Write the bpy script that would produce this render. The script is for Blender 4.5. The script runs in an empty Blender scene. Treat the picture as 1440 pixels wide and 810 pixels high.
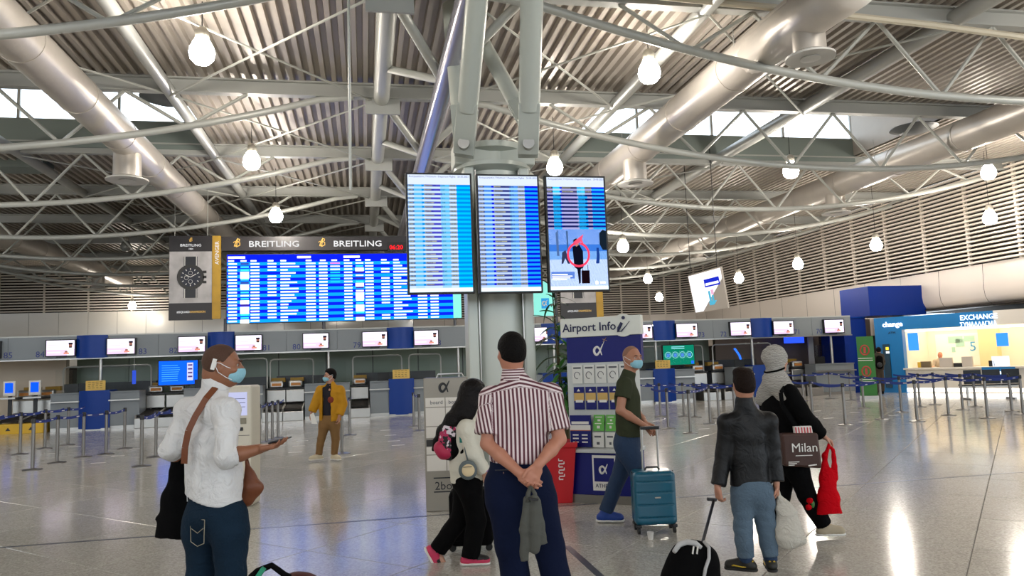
import bpy, math, random
import numpy as np
from mathutils import Vector, Matrix
random.seed(7)
R = math.radians
scene = bpy.context.scene
COL = scene.collection

# ---------------------------------------------------------------- camera
CAM = Vector((0.0, 0.0, 1.6))
YAW, FPX, SLOPE = R(11.2), 1060.0, R(2.03)
PITCH = math.atan(104.9/FPX)
Fv = Vector((math.sin(YAW)*math.cos(PITCH), math.cos(YAW)*math.cos(PITCH), math.sin(PITCH)))
R0 = Vector((math.cos(YAW), -math.sin(YAW), 0)); U0 = R0.cross(Fv)
Rv = R0*math.cos(SLOPE) - U0*math.sin(SLOPE); Uv = U0*math.cos(SLOPE) + R0*math.sin(SLOPE)
Hv = Vector((math.sin(YAW), math.cos(YAW), 0))
cam_data = bpy.data.cameras.new('camera'); cam = bpy.data.objects.new('camera', cam_data); COL.objects.link(cam)
cam.matrix_world = Matrix(((Rv.x, Uv.x, -Fv.x, CAM.x), (Rv.y, Uv.y, -Fv.y, CAM.y), (Rv.z, Uv.z, -Fv.z, CAM.z), (0, 0, 0, 1)))
cam_data.sensor_width = 36; cam_data.lens = 36*FPX/1440; cam_data.clip_end = 300
scene.camera = cam
# ---------------------------------------------------------------- world and exposure
world = bpy.data.worlds.new('world'); scene.world = world; world.use_nodes = True
wn = world.node_tree.nodes; wl = world.node_tree.links
bg = wn['Background']; bg.inputs['Color'].default_value = (0.80, 0.90, 1.0, 1); bg.inputs['Strength'].default_value = 3.3
scene.view_settings.view_transform = 'Standard'; scene.view_settings.look = 'None'
scene.view_settings.gamma = 1; scene.view_settings.use_curve_mapping = False
scene.view_settings.exposure = 0.22
LAMP = 112.0          # radiance of the hall's globe lamps
try:
    scene.cycles.use_denoising = True; scene.cycles.sample_clamp_indirect = 6.0
    scene.cycles.max_bounces = 8; scene.cycles.diffuse_bounces = 4; scene.cycles.caustics_reflective = False; scene.cycles.caustics_refractive = False
except Exception: pass

# ---------------------------------------------------------------- pixel to place (on a real plane of the hall)
def ray(px, py):
    return Fv*FPX + Rv*(px-720) - Uv*(py-405)
def at_z(px, py, z=0.0):
    d = ray(px, py); return CAM + d*((z-CAM.z)/d.z)
def at_y(px, py, Y):
    d = ray(px, py); return CAM + d*(Y/d.y)
def at_x(px, py, X):
    d = ray(px, py); return CAM + d*(X/d.x)
def at_d(px, py, D):
    d = ray(px, py); return CAM + d*(D/d.dot(Hv))

# ---------------------------------------------------------------- materials
def lin(c):
    def f(v):
        v /= 255.0
        return v/12.92 if v <= .04045 else ((v+.055)/1.055)**2.4
    if isinstance(c, str):
        c = c.lstrip('#'); c = [int(c[i:i+2], 16) for i in (0, 2, 4)]
    return tuple(f(v) for v in c) + (1,)
MATS = {}
def mat(name, col, rough=.5, metal=0., emit=0., spec=None, bump=None, vary=None, coat=0., alpha=None, trans=0., emit_col=None):
    if name in MATS: return MATS[name]
    m = bpy.data.materials.new(name); m.use_nodes = True; nt = m.node_tree; b = nt.nodes['Principled BSDF']
    c = lin(col); b.inputs['Base Color'].default_value = c
    b.inputs['Roughness'].default_value = rough; b.inputs['Metallic'].default_value = metal
    if spec is not None: b.inputs['Specular IOR Level'].default_value = spec
    if coat: b.inputs['Coat Weight'].default_value = coat; b.inputs['Coat Roughness'].default_value = .08
    if emit:
        b.inputs['Emission Color'].default_value = lin(emit_col) if emit_col else c
        b.inputs['Emission Strength'].default_value = emit
    if trans: b.inputs['Transmission Weight'].default_value = trans; b.inputs['IOR'].default_value = 1.1
    if alpha is not None: b.inputs['Alpha'].default_value = alpha
    if bump or vary:
        tc = nt.nodes.new('ShaderNodeTexCoord')
    if vary:
        n = nt.nodes.new('ShaderNodeTexNoise'); n.inputs['Scale'].default_value = vary[0]; n.inputs['Detail'].default_value = 4
        nt.links.new(tc.outputs['Object'], n.inputs['Vector'])
        mr = nt.nodes.new('ShaderNodeMapRange'); mr.inputs['To Min'].default_value = 1-vary[1]; mr.inputs['To Max'].default_value = 1+vary[1]
        nt.links.new(n.outputs['Fac'], mr.inputs['Value'])
        mx = nt.nodes.new('ShaderNodeVectorMath'); mx.operation = 'SCALE'; mx.inputs[0].default_value = c[:3]
        nt.links.new(mr.outputs['Result'], mx.inputs['Scale']); nt.links.new(mx.outputs['Vector'], b.inputs['Base Color'])
    if bump:
        n2 = nt.nodes.new('ShaderNodeTexNoise'); n2.inputs['Scale'].default_value = bump[0]; n2.inputs['Detail'].default_value = 5
        if len(bump) > 2: n2.inputs['Distortion'].default_value = bump[2]
        nt.links.new(tc.outputs['Object'], n2.inputs['Vector'])
        bp = nt.nodes.new('ShaderNodeBump'); bp.inputs['Strength'].default_value = bump[1]; bp.inputs['Distance'].default_value = .02
        nt.links.new(n2.outputs['Fac'], bp.inputs['Height']); nt.links.new(bp.outputs['Normal'], b.inputs['Normal'])
    MATS[name] = m; return m
def em(name, col, s=1.0):
    """a surface that gives off its own light (screen, lamp, lit sign)"""
    if name in MATS: return MATS[name]
    m = bpy.data.materials.new(name); m.use_nodes = True; nt = m.node_tree; nt.nodes.clear()
    e = nt.nodes.new('ShaderNodeEmission'); o = nt.nodes.new('ShaderNodeOutputMaterial')
    e.inputs['Color'].default_value = lin(col); e.inputs['Strength'].default_value = s
    nt.links.new(e.outputs[0], o.inputs[0]); MATS[name] = m; return m

# ---------------------------------------------------------------- mesh building
W = {}     # world offset of every parent that may carry parts
def wloc(o): return W.get(o.name, Vector((0, 0, 0))) if o else Vector((0, 0, 0))
class MB:
    def __init__(s): s.v = []; s.f = []; s.m = []; s.mi = 0
    def mat(s, i): s.mi = i; return s
    def add(s, vs, fs):
        o = len(s.v); s.v += [tuple(v) for v in vs]
        for f in fs: s.f.append(tuple(i+o for i in f)); s.m.append(s.mi)
        return s
    def box(s, c, sz, M=None):
        hx, hy, hz = sz[0]/2, sz[1]/2, sz[2]/2
        vs = [Vector((x, y, z)) for x in (-hx, hx) for y in (-hy, hy) for z in (-hz, hz)]
        if M is not None: vs = [M @ v for v in vs]
        vs = [v+Vector(c) for v in vs]
        return s.add(vs, [(0, 1, 3, 2), (4, 6, 7, 5), (0, 4, 5, 1), (2, 3, 7, 6), (0, 2, 6, 4), (1, 5, 7, 3)])
    def b2(s, a, b):          # box between two corners
        a, b = Vector(a), Vector(b); return s.box((a+b)/2, [abs(q) for q in (b-a)])
    def frame(s, p, q, up):
        d = (Vector(q)-Vector(p)); L = d.length; d = d/max(L, 1e-9)
        u = Vector(up); u = u-d*u.dot(d)
        if u.length < 1e-4: u = Vector((1, 0, 0))-d*d.x
        u.normalize(); return d, u, d.cross(u)
    def bar(s, p, q, w, h, up=(0, 0, 1)):
        d, u, r = s.frame(p, q, up); p, q = Vector(p), Vector(q)
        vs = [c+r*(a*w/2)+u*(b*h/2) for c in (p, q) for a, b in ((-1, -1), (1, -1), (1, 1), (-1, 1))]
        return s.add(vs, [(3, 2, 1, 0), (4, 5, 6, 7), (0, 1, 5, 4), (1, 2, 6, 5), (2, 3, 7, 6), (3, 0, 4, 7)])
    def ibeam(s, p, q, w, h, t=.03):
        d, u, r = s.frame(p, q, (0, 0, 1)); p, q = Vector(p), Vector(q)
        s.bar(p+u*(h/2-t/2), q+u*(h/2-t/2), w, t); s.bar(p-u*(h/2-t/2), q-u*(h/2-t/2), w, t); return s.bar(p, q, t, h-2*t)
    def tube(s, p, q, r, n=8, r2=None, caps=True):
        return s.path([p, q], [r, r if r2 is None else r2], n, caps)
    def path(s, pts, r, n=8, caps=True, flat=1.0):
        pts = [Vector(p) for p in pts]
        if not isinstance(r, (list, tuple)): r = [r]*len(pts)
        vs = []; u = None
        for i, p in enumerate(pts):
            d = (pts[min(i+1, len(pts)-1)]-pts[max(i-1, 0)])
            d.normalize() if d.length > 1e-9 else None
            if u is None: u = Vector((0, 0, 1)) if abs(d.z) < .9 else Vector((1, 0, 0))
            u = u-d*u.dot(d); u.normalize(); w = d.cross(u)
            for k in range(n):
                a = 2*math.pi*k/n; vs.append(p+(u*math.cos(a)*flat+w*math.sin(a))*r[i])
        fs = [(i*n+k, i*n+(k+1) % n, (i+1)*n+(k+1) % n, (i+1)*n+k) for i in range(len(pts)-1) for k in range(n)]
        fs = [f[::-1] for f in fs]
        if caps: fs += [tuple(range(n)), tuple(range((len(pts)-1)*n, len(pts)*n))[::-1]]
        return s.add(vs, fs)
    def lathe(s, c, prof, n=16):            # prof: (radius, z) bottom to top, about vertical through c
        c = Vector(c); vs = []; fs = []
        for r, z in prof:
            for k in range(n):
                a = 2*math.pi*k/n; vs.append(c+Vector((r*math.cos(a), r*math.sin(a), z)))
        m = len(prof)
        for i in range(m-1):
            for k in range(n): fs.append((i*n+k, i*n+(k+1) % n, (i+1)*n+(k+1) % n, (i+1)*n+k))
        fs += [tuple(range(n))[::-1], tuple(range((m-1)*n, m*n))]
        return s.add(vs, fs)
    def quad(s, a, b, c, d): return s.add([a, b, c, d], [(0, 1, 2, 3)])
    def prism(s, poly, o, ux, uy, thick):   # polygon (list of 2D) in the frame ux, uy at o, extruded along ux x uy
        o, ux, uy = Vector(o), Vector(ux).normalized(), Vector(uy).normalized(); nz = ux.cross(uy)
        n = len(poly); a = [o+ux*x+uy*y for x, y in poly]; b = [v+nz*thick for v in a]
        return s.add(a+b, [tuple(range(n))[::-1], tuple(range(n, 2*n))]+[(i, (i+1) % n, n+(i+1) % n, n+i) for i in range(n)])
    def build(s, name, mats, parent=None, smooth=False, bevel=0):
        off = wloc(parent)
        vs = s.v
        if parent is None:
            a = np.array(vs); lo, hi = a.min(0), a.max(0)
            off = Vector(((lo[0]+hi[0])/2, (lo[1]+hi[1])/2, lo[2]))
        me = bpy.data.meshes.new(name)
        a = np.array(vs)-np.array(off); me.from_pydata(a.tolist(), [], s.f)
        if not isinstance(mats, (list, tuple)): mats = [mats]
        for m in mats: me.materials.append(m)
        if len(mats) > 1: me.polygons.foreach_set('material_index', s.m)
        if smooth: me.polygons.foreach_set('use_smooth', [True]*len(s.f))
        me.validate(); me.update()
        o = bpy.data.objects.new(name, me); COL.objects.link(o)
        if parent is not None: o.parent = parent; W[o.name] = off.copy() if isinstance(off, Vector) else Vector(off)
        else: o.location = off; W[o.name] = Vector(off)
        if smooth and smooth != 'all':
            try: me.set_sharp_from_angle(angle=R(smooth if smooth is not True else 40))
            except Exception: pass
        if bevel:
            b = o.modifiers.new('bevel', 'BEVEL'); b.width = bevel; b.segments = 2; b.limit_method = 'ANGLE'
        return o
def tag(o, label=None, cat=None, group=None, kind=None):
    for k, v in (('label', label), ('category', cat), ('group', group), ('kind', kind)):
        if v: o[k] = v
    return o
def thing(name, label, cat, loc=(0, 0, 0), group=None, kind=None):
    o = bpy.data.objects.new(name, None); COL.objects.link(o); o.location = loc; o.empty_display_size = .2
    W[o.name] = Vector(loc); return tag(o, label, cat, group, kind)
def dup(root, loc, rz=0., label=None, group=None):
    def cp(o, par):
        c = o.copy(); COL.objects.link(c); c.parent = par
        for ch in KIDS(o): cp(ch, c)
        return c
    c = cp(root, None); c.location = loc; c.rotation_euler = (0, 0, rz); W[c.name] = Vector(loc)
    if label: c['label'] = label
    if group: c['group'] = group
    return c
def KIDS(o): return [c for c in COL.objects if c.parent == o] if False else list(o.children)
def text(s, o, ux, uy, size, material, parent, name='lettering', align='LEFT', ext=.002, bold=0., sx=1.0, lh=1.0, label=None):
    """lettering as a mesh on the plane spanned by ux, uy at point o (baseline start)"""
    cu = bpy.data.curves.new(name, 'FONT'); cu.body = s; cu.size = size; cu.extrude = ext; cu.align_x = align
    cu.offset = bold; cu.space_line = lh; cu.resolution_u = 2
    to = bpy.data.objects.new(name+'_tmp', cu); COL.objects.link(to)
    dg = bpy.context.evaluated_depsgraph_get(); dg.update()
    me = bpy.data.meshes.new_from_object(to.evaluated_get(dg)); bpy.data.objects.remove(to); bpy.data.curves.remove(cu)
    ux, uy = Vector(ux).normalized(), Vector(uy).normalized(); nz = ux.cross(uy)
    off = wloc(parent); o = Vector(o)-off
    M = Matrix(((ux.x*sx, uy.x, nz.x, o.x), (ux.y*sx, uy.y, nz.y, o.y), (ux.z*sx, uy.z, nz.z, o.z), (0, 0, 0, 1)))
    me.transform(M); me.name = name; me.materials.clear(); me.materials.append(material)
    ob = bpy.data.objects.new(name, me); COL.objects.link(ob)
    ob.parent = parent; W[ob.name] = off
    if label: ob['label'] = label
    return ob
ORD = ['first', 'second', 'third', 'fourth', 'fifth', 'sixth', 'seventh', 'eighth', 'ninth', 'tenth', 'eleventh', 'twelfth', 'thirteenth', 'fourteenth', 'fifteenth', 'sixteenth', 'seventeenth', 'eighteenth', 'nineteenth', 'twentieth']
# ================================================================ the hall
M_white = mat('white_paint', '#c9c7c1', .45, vary=(3, .04)); M_steel = mat('steel_paint', '#b4b6b2', .4, .25, vary=(2, .06))
M_alu = mat('brushed_steel', '#b5b3ae', .28, .9, vary=(6, .06)); M_dark = mat('dark_plastic', '#15161a', .4); M_black = mat('black_satin', '#0b0b0d', .5)
M_beam = mat('beam_paint', '#b2b4b0', .5, .1, vary=(1.5, .06)); M_pipe = mat('pipe_paint', '#c2c4be', .38, .15)
M_deck = mat('galvanised_deck', '#b2aaa0', .45, .2, vary=(1.2, .14)); M_duct = mat('galvanised_duct', '#cdc6bd', .36, .35, vary=(2.5, .08), bump=(9, .15))
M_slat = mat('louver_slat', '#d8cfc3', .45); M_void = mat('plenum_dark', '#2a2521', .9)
M_panelg = mat('glossy_panel', '#d2cdc2', .12, coat=.6, vary=(.8, .03)); M_panelw = mat('cream_panel', '#d8cfc6', .4, vary=(.6, .03))
M_grey = mat('grey_laminate', '#7d8489', .35, vary=(2, .03)); M_blue = mat('blue_laminate', '#003488', .35, spec=.3); M_navy = mat('navy_panel', '#141c78', .35)
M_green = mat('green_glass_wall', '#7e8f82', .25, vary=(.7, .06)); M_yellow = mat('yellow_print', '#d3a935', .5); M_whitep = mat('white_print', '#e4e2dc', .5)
Y0, D = 11.4, 4.84
YB = [Y0+D*i for i in range(-1, 8)]     # transverse roof lines
ROOF = 7.6

# ---- floor: terrazzo slabs laid at 45 degrees to the hall
def floor_mat():
    m = mat('terrazzo', '#8f8d86', .12)
    nt = m.node_tree; b = nt.nodes['Principled BSDF']; tc = nt.nodes.new('ShaderNodeTexCoord'); geo = nt.nodes.new('ShaderNodeNewGeometry')
    v = nt.nodes.new('ShaderNodeTexVoronoi'); v.inputs['Scale'].default_value = 70
    n = nt.nodes.new('ShaderNodeTexNoise'); n.inputs['Scale'].default_value = .7; n.inputs['Detail'].default_value = 5
    oi = nt.nodes.new('ShaderNodeObjectInfo')
    nt.links.new(geo.outputs['Position'], v.inputs['Vector']); nt.links.new(geo.outputs['Position'], n.inputs['Vector'])
    cr = nt.nodes.new('ShaderNodeValToRGB'); cr.color_ramp.elements[0].color = lin('#a5a29a'); cr.color_ramp.elements[1].color = lin('#cfccc4')
    e = cr.color_ramp.elements.new(.5); e.color = lin('#bab7af')
    nt.links.new(v.outputs['Color'], cr.inputs['Fac'])
    mr = nt.nodes.new('ShaderNodeMapRange'); mr.inputs['To Min'].default_value = .93; mr.inputs['To Max'].default_value = 1.07
    nt.links.new(n.outputs['Fac'], mr.inputs['Value'])
    mr2 = nt.nodes.new('ShaderNodeMapRange'); mr2.inputs['To Min'].default_value = .95; mr2.inputs['To Max'].default_value = 1.04
    nt.links.new(oi.outputs['Random'], mr2.inputs['Value'])
    ml = nt.nodes.new('ShaderNodeMath'); ml.operation = 'MULTIPLY'; nt.links.new(mr.outputs[0], ml.inputs[0]); nt.links.new(mr2.outputs[0], ml.inputs[1])
    sc = nt.nodes.new('ShaderNodeVectorMath'); sc.operation = 'SCALE'; nt.links.new(cr.outputs[0], sc.inputs[0]); nt.links.new(ml.outputs[0], sc.inputs['Scale'])
    nt.links.new(sc.outputs[0], b.inputs['Base Color'])
    n3 = nt.nodes.new('ShaderNodeTexNoise'); n3.inputs['Scale'].default_value = 5; nt.links.new(geo.outputs['Position'], n3.inputs['Vector'])
    mr3 = nt.nodes.new('ShaderNodeMapRange'); mr3.inputs['To Min'].default_value = .11; mr3.inputs['To Max'].default_value = .18
    nt.links.new(n3.outputs['Fac'], mr3.inputs['Value']); nt.links.new(mr3.outputs[0], b.inputs['Roughness'])
    b.inputs['Specular IOR Level'].default_value = .45
    return m
M_floor = floor_mat(); M_grout = mat('grout', '#5a5650', .6)
floor = MB().b2((-34, -14, -.3), (26.5, 48, -.012)).build('floor', M_grout); tag(floor, kind='structure')
TS = 1.24; g = TS/math.sqrt(2)
def tile_me(gap):
    h = TS/2-gap; c = .004
    m = MB(); q = lambda r, z: [Vector((r*math.sqrt(2)*math.cos(k*math.pi/2), r*math.sqrt(2)*math.sin(k*math.pi/2), z)) for k in range(4)]
    m.add(q(h, -.02)+q(h, -c)+q(h-c, 0), [(0, 1, 5, 4), (1, 2, 6, 5), (2, 3, 7, 6), (3, 0, 4, 7), (4, 5, 9, 8), (5, 6, 10, 9), (6, 7, 11, 10), (7, 4, 8, 11), (8, 9, 10, 11)])
    return m
cells = []
ox, oy = 0.35, 0.12
for i in range(-60, 60):
    for j in range(-60, 60):
        x, y = ox+(i-j)*g, oy+(i+j)*g
        if -33 < x < 26 and -13 < y < 47.2: cells.append((x, y))
def vis(c):
    d = Vector((c[0], c[1], 0))-CAM; z = d.dot(Fv)
    if z < 1: return 1e9
    px, py = 720+FPX*d.dot(Rv)/z, 405-FPX*d.dot(Uv)/z
    return z if -120 < px < 1560 and py < 960 else 1e9
cells.sort(key=vis)
t0 = tile_me(.0022).build('floor_tile', M_floor, floor); base_me = t0.data
fl = wloc(floor)
for k, (x, y) in enumerate(cells[:298]):
    o = t0 if k == 0 else t0.copy()
    if k: COL.objects.link(o); o.parent = floor
    o.location = Vector((x, y, 0)) - (fl if k or True else 0)
base_me.transform(Matrix.Translation(fl))
tm = tile_me(.0022); far = MB()
for x, y in cells[298:]: far.add([(v[0]+x, v[1]+y, v[2]) for v in tm.v], tm.f)
tag(far.build('floor_tiles_beyond', M_floor, floor), kind='stuff')
js = MB(); js.b2((-20, 8.28, -.01), (21, 8.32, .0012)); js.build('joint_strip', mat('joint_steel', '#4b4f5c', .3, .6), floor)
a, b = at_z(797, 768), at_z(862, 826)
MB().bar(a+Vector((0, 0, -.001)), b+Vector((0, 0, -.001)), .06, .006).build('joint_strip', MATS['joint_steel'], floor)

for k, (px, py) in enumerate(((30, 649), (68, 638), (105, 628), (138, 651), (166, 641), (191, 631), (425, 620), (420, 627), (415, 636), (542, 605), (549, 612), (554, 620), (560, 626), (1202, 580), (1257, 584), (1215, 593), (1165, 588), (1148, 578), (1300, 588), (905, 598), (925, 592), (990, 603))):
    p_ = at_z(px, py, .001); MB().b2((p_.x-.13, p_.y-.035, -.004), (p_.x+.13, p_.y+.035, .0015)).build('painted_reflection', M_whitep, floor)  # white strips that paint light reflections onto the floor
# ---- roof deck: corrugated sheets running along the hall, one per bay
ceiling = thing('ceiling', None, None, (0, 20, ROOF), kind='structure')
XG = [-33.0, -23.3, -18.4, -13.6, -8.75, -3.9, .95, 5.8, 10.65, 15.5, 21.3]
def deck(x0, x1, y0, y1, z):
    m = MB(); p = .22; n = int(round((x1-x0)/p)); p = (x1-x0)/n; prof = []
    for k in range(n):
        x = x0+k*p; prof += [(x, z), (x+.40*p, z), (x+.48*p, z+.10), (x+.92*p, z+.10)]
    prof.append((x1, z))
    vs = [(x, y, zz) for x, zz in prof for y in (y0, y1)]
    m.add(vs, [(2*i, 2*i+1, 2*i+3, 2*i+2) for i in range(len(prof)-1)])
    m.b2((x0, y0, z+.104), (x1, y1, z+.14))
    return m.build('deck_sheet', M_deck, ceiling)
WELL_L, WELL_R = (-33.0, -3.9), (5.8, 15.5)
ys = [-14.0, -3.0, YB[0]]+YB[1:]+[48.0]
for k in range(len(ys)-1):
    y0, y1 = ys[k], ys[k+1]
    for i in range(len(XG)-1):
        x0, x1 = XG[i], XG[i+1]
        if abs(y0-YB[2]) < .01 and (x1 <= -3.8 or (x0 >= 5.7 and x1 <= 15.6)): continue
        deck(x0, x1, y0, y1, ROOF+.16)
# clerestory wells: a raised roof over an open bay with glazing on the far side
Yn, Yf = YB[2], YB[3]
def well(x0, x1, n):
    m = MB(); m.b2((x0, Yn-.2, 9.75), (x1, Yf+.3, 9.85)); m.b2((x0-.06, Yn, ROOF+.2), (x0+.04, Yf, 9.75)); m.b2((x1-.04, Yn, ROOF+.2), (x1+.06, Yf, 9.75))
    m.b2((x0, Yn-.1, ROOF+.2), (x1, Yn, 9.75)); m.build('well_lining', M_deck, ceiling)
    b = MB(); b.b2((x0, Yf-.05, ROOF+.0), (x1, Yf+.12, ROOF+.73)); b.build('window_upstand', mat('grey_green_panel', '#7f8a86', .5, .1), ceiling)
    w = MB(); st = 2.42; k = int((x1-x0)/st)
    for i in range(k+1): w.b2((x0+i*st-.035, Yf-.02, ROOF+.73), (x0+i*st+.035, Yf+.06, 9.75))
    w.b2((x0, Yf-.02, ROOF+.70), (x1, Yf+.06, ROOF+.77)); w.b2((x0, Yf-.02, 9.5), (x1, Yf+.06, 9.75))
    wo = w.build('window_%d' % n, M_steel); tag(wo, kind='structure')
    glass = mat('window_glass', '#eef4f8', .02, trans=1.0, alpha=.35)
    for i in range(k): 
        MB().b2((x0+i*st+.035, Yf+.01, ROOF+.77), (x0+(i+1)*st-.035, Yf+.02, 9.5)).build('pane', glass, wo)
well(-18.4, -3.9, 1); well(5.8, 15.5, 2)
# trough steel beams joined to the deck line on the long axis
# ---- transverse roof trusses
def arch_z(X):
    c = -10.0 if X < .95 else 11.9
    return 1.6+4.45+.0159*(X-c)**2
names_tr = ['over the foreground, nearest the camera', 'in line with the round column', 'on the near side of the clerestory windows', 'right under the clerestory windows', 'first one behind the clerestory windows', 'second one behind the clerestory windows', 'third one behind the clerestory windows', 'last but one before the back wall', 'last one before the louvered back wall']
for k, Y in enumerate(YB):
    t = thing('roof_truss', 'transverse roof truss with sagging chord, '+names_tr[k], 'truss', (.95, Y, ROOF), 'transverse roof trusses')
    m = MB(); x1 = 21.2
    m.ibeam((-24, Y, ROOF), (x1, Y, ROOF), .2, .32, .035); m.build('top_beam', M_beam, t)
    for side in (-1, 1):
        xs = [.95+side*1.1, .95+side*2.0]+[.95+side*(2.0+1.35*i) for i in range(1, 14)]
        if side == 1: xs = [x for x in xs if x < 20.9]
        pts = [Vector((x, Y-.02, min(arch_z(x), ROOF-.14))) for x in np.linspace(xs[0], xs[-1], 26)]
        MB().path(pts, .075, 10).build('bottom_chord', M_pipe, t, smooth=True)
        # web: alternate braces
        n = 0; nodes = [.95+side*q for q in (3.3, 5.7, 8.1, 10.5, 12.9, 15.3, 17.7, 19.9)]
        br = []
        for i, x in enumerate(nodes[:-1]):
            xm = (x+nodes[i+1])/2
            if abs(arch_z(x)-ROOF) < .2: continue
            br += [((x, Y, ROOF-.15), (xm, Y, arch_z(xm))), ((xm, Y, arch_z(xm)), (nodes[i+1], Y, ROOF-.15))]
        for p, q in br:
            if max(p[0], q[0]) > 20.9: continue
            MB().tube(p, q, .038, 6).build('brace', M_pipe, t, smooth=True)
# ---- bracing rods in the roof plane (crossed)
for k in range(1, 6):
    for (xa, xb) in ((-3.9, .25), (1.7, 5.8), (-8.75, -3.9), (5.8, 10.65)):
        if k == 2 and xa in (-8.75, 5.8): continue
        for (p, q) in (((xa, YB[k], ROOF-.2), (xb, YB[k+1], ROOF-.2)), ((xb, YB[k], ROOF-.24), (xa, YB[k+1], ROOF-.24))):
            MB().tube(p, q, .024, 6).build('bracing_rod', M_pipe, ceiling, smooth=True)
# ---- long members
def longpipe(name, X, z, r, y0, y1, label, m=None, n=16):
    o = MB().tube((X, y0, z), (X, y1-.2, z), r, n).build(name, m or M_pipe, smooth=True); return tag(o, label, 'pipe')
longpipe('roof_pipe', -3.9, ROOF-.12, .13, 0, 47, 'grey roof tube running down the hall along left clerestory end', M_steel)
longpipe('roof_pipe', 5.8, ROOF-.12, .13, 0, 47, 'grey roof tube running down the hall along right clerestory end', M_steel)
longpipe('roof_pipe', 10.65, ROOF-.05, .16, 0, 47, 'wide grey roof tube over the middle of right clerestory', M_steel)
longpipe('roof_pipe', -8.75, ROOF-.12, .13, 0, 47, 'grey roof tube across the middle of left clerestory', M_steel)
ridge = thing('ridge_girder', 'long tubular ridge girder with thick lower tube running down the hall centre', 'girder', (1.0, 20, 6.6))
MB().tube((.45, 1, 7.45), (.45, 46.8, 7.45), .17, 18).build('upper_tube', M_pipe, ridge, smooth=True)
MB().tube((1.5, 1, 6.62), (1.5, 46.8, 6.62), .19, 18).build('lower_tube', mat('shiny_tube', '#a9a8b4', .22, .55), ridge, smooth=True)
for k in range(0, 8):
    Y = YB[k]
    MB().tube((.5, Y, 7.4), (1.45, Y+1.6, 6.65), .09, 10).build('brace', M_pipe, ridge, smooth=True)
    MB().tube((1.45, Y+1.6, 6.65), (.5, Y+3.0, 7.4), .075, 10).build('brace', M_pipe, ridge, smooth=True)
    MB().tube((1.45, Y+1.6, 6.65), (2.6, Y+.2, 7.5), .08, 10).build('brace', M_pipe, ridge, smooth=True)
    MB().b2((.1, Y-.03, 7.1), (.85, Y+.03, 7.6)).build('gusset_plate', M_beam, ridge)
# ---- air ducts
def outlet(t, x, y, z, r=.3, drop=.55):
    m = MB(); m.lathe((x, y, z-drop), [(r*.72, 0), (r, .02), (r*.98, drop)], 20); m.build('outlet_neck', M_duct, t, smooth=True)
    m = MB(); m.lathe((x, y, z-drop-.07), [(r*1.05, .01), (r*1.5, 0), (r*1.5, .03), (r*1.0, .09)], 24); m.build('outlet_ring', M_white, t, smooth=True)
    m = MB(); m.lathe((x, y, z-drop-.09), [(r*.3, 0), (r*.62, .01), (r*.5, .05)], 18); m.build('outlet_disc', M_white, t, smooth=True)
def duct(X, z, r, y0, y1, label, outs, x1=None):
    t = thing('air_duct', label, 'duct', (X, (y0+y1)/2, z-r), 'round sheet metal air ducts'); pts = []; rs = []
    n = int((y1-y0)/.16)
    for i in range(n+1):
        f = i/n; y = y0+(y1-y0)*f; pts.append(Vector((X, y, z))); rs.append(r*(1.0 if i % 2 else 1.012))
    MB().path(pts, rs, 28).build('duct_pipe', M_duct, t, smooth='all')
    for q in range(1, int((y1-y0)/2.42)):
        y = y0+q*2.42; MB().tube((X, y-.03, z), (X, y+.03, z), r*1.035, 28).build('joint_band', M_duct, t, smooth=True)
    for (ex, ey) in outs: outlet(t, X+ex, ey, z-r*.75)
    for y in (y0+3, y0+9, y0+15):
        if y < y1-.5: MB().tube((X-r*.9, y, z+.1), (X-r*.9, y, ROOF+.1), .008, 6).build('hanger_rod', M_steel, t)
    return t
duct(-5.25, 6.93, .37, 3, 32, 'long round duct descending from upper left corner past the left clerestory', [(0.0, 18.2)])
duct(6.95, 6.93, .40, 3.0, 23.5, 'long round duct with side branch, crossing the right clerestory to the flight screens', [(-.1, 17.9)])
duct(15.0, 6.93, .40, 4, 44, 'long round duct nearest the right louvered wall', [(0, 21.5), (0, 32)])
duct(-13.1, 6.93, .40, 12, 45.5, 'long round duct low at left, ending before the louvered back wall', [(0, 41)])
t = thing('duct_branch', 'short angled duct elbow with round outlet hanging at top right', 'duct', (7.6, 11.0, 6.5))
e = at_d(1135, 22, 10.9); f0 = at_d(1200, -25, 9.6)
MB().path([Vector((6.95, 12.2, 6.93)), (e+Vector((6.95, 11.2, 6.93)))/2, e, f0], [.36, .36, .35, .35], 24).build('elbow_pipe', M_duct, t, smooth='all')
outlet(t, e.x, e.y, e.z-.1, .24, .5)
# ---- sprinkler / conduit line across the roof at top right
o = MB().path([at_y(900, -8, Y0-.35), at_y(1100, 12, Y0-.35), at_y(1300, 34, Y0-.35), at_y(1460, 55, Y0-.35)], .06, 8).build('sprinkler_pipe', mat('cream_pipe', '#cfc6b0', .5), smooth=True)
tag(o, 'cream horizontal service pipe under the top right roof edge', 'pipe')
for i, (xa, la) in enumerate(((560-0, 'beside the ridge girder'),)):
    o = MB().tube(at_y(490, -10, YB[1]-1), at_y(493, 267, YB[1]-1), .02, 6).build('drop_pipe', M_pipe, smooth=True); tag(o, 'thin vertical conduit hanging left of the ridge girder', 'conduit')

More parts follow.
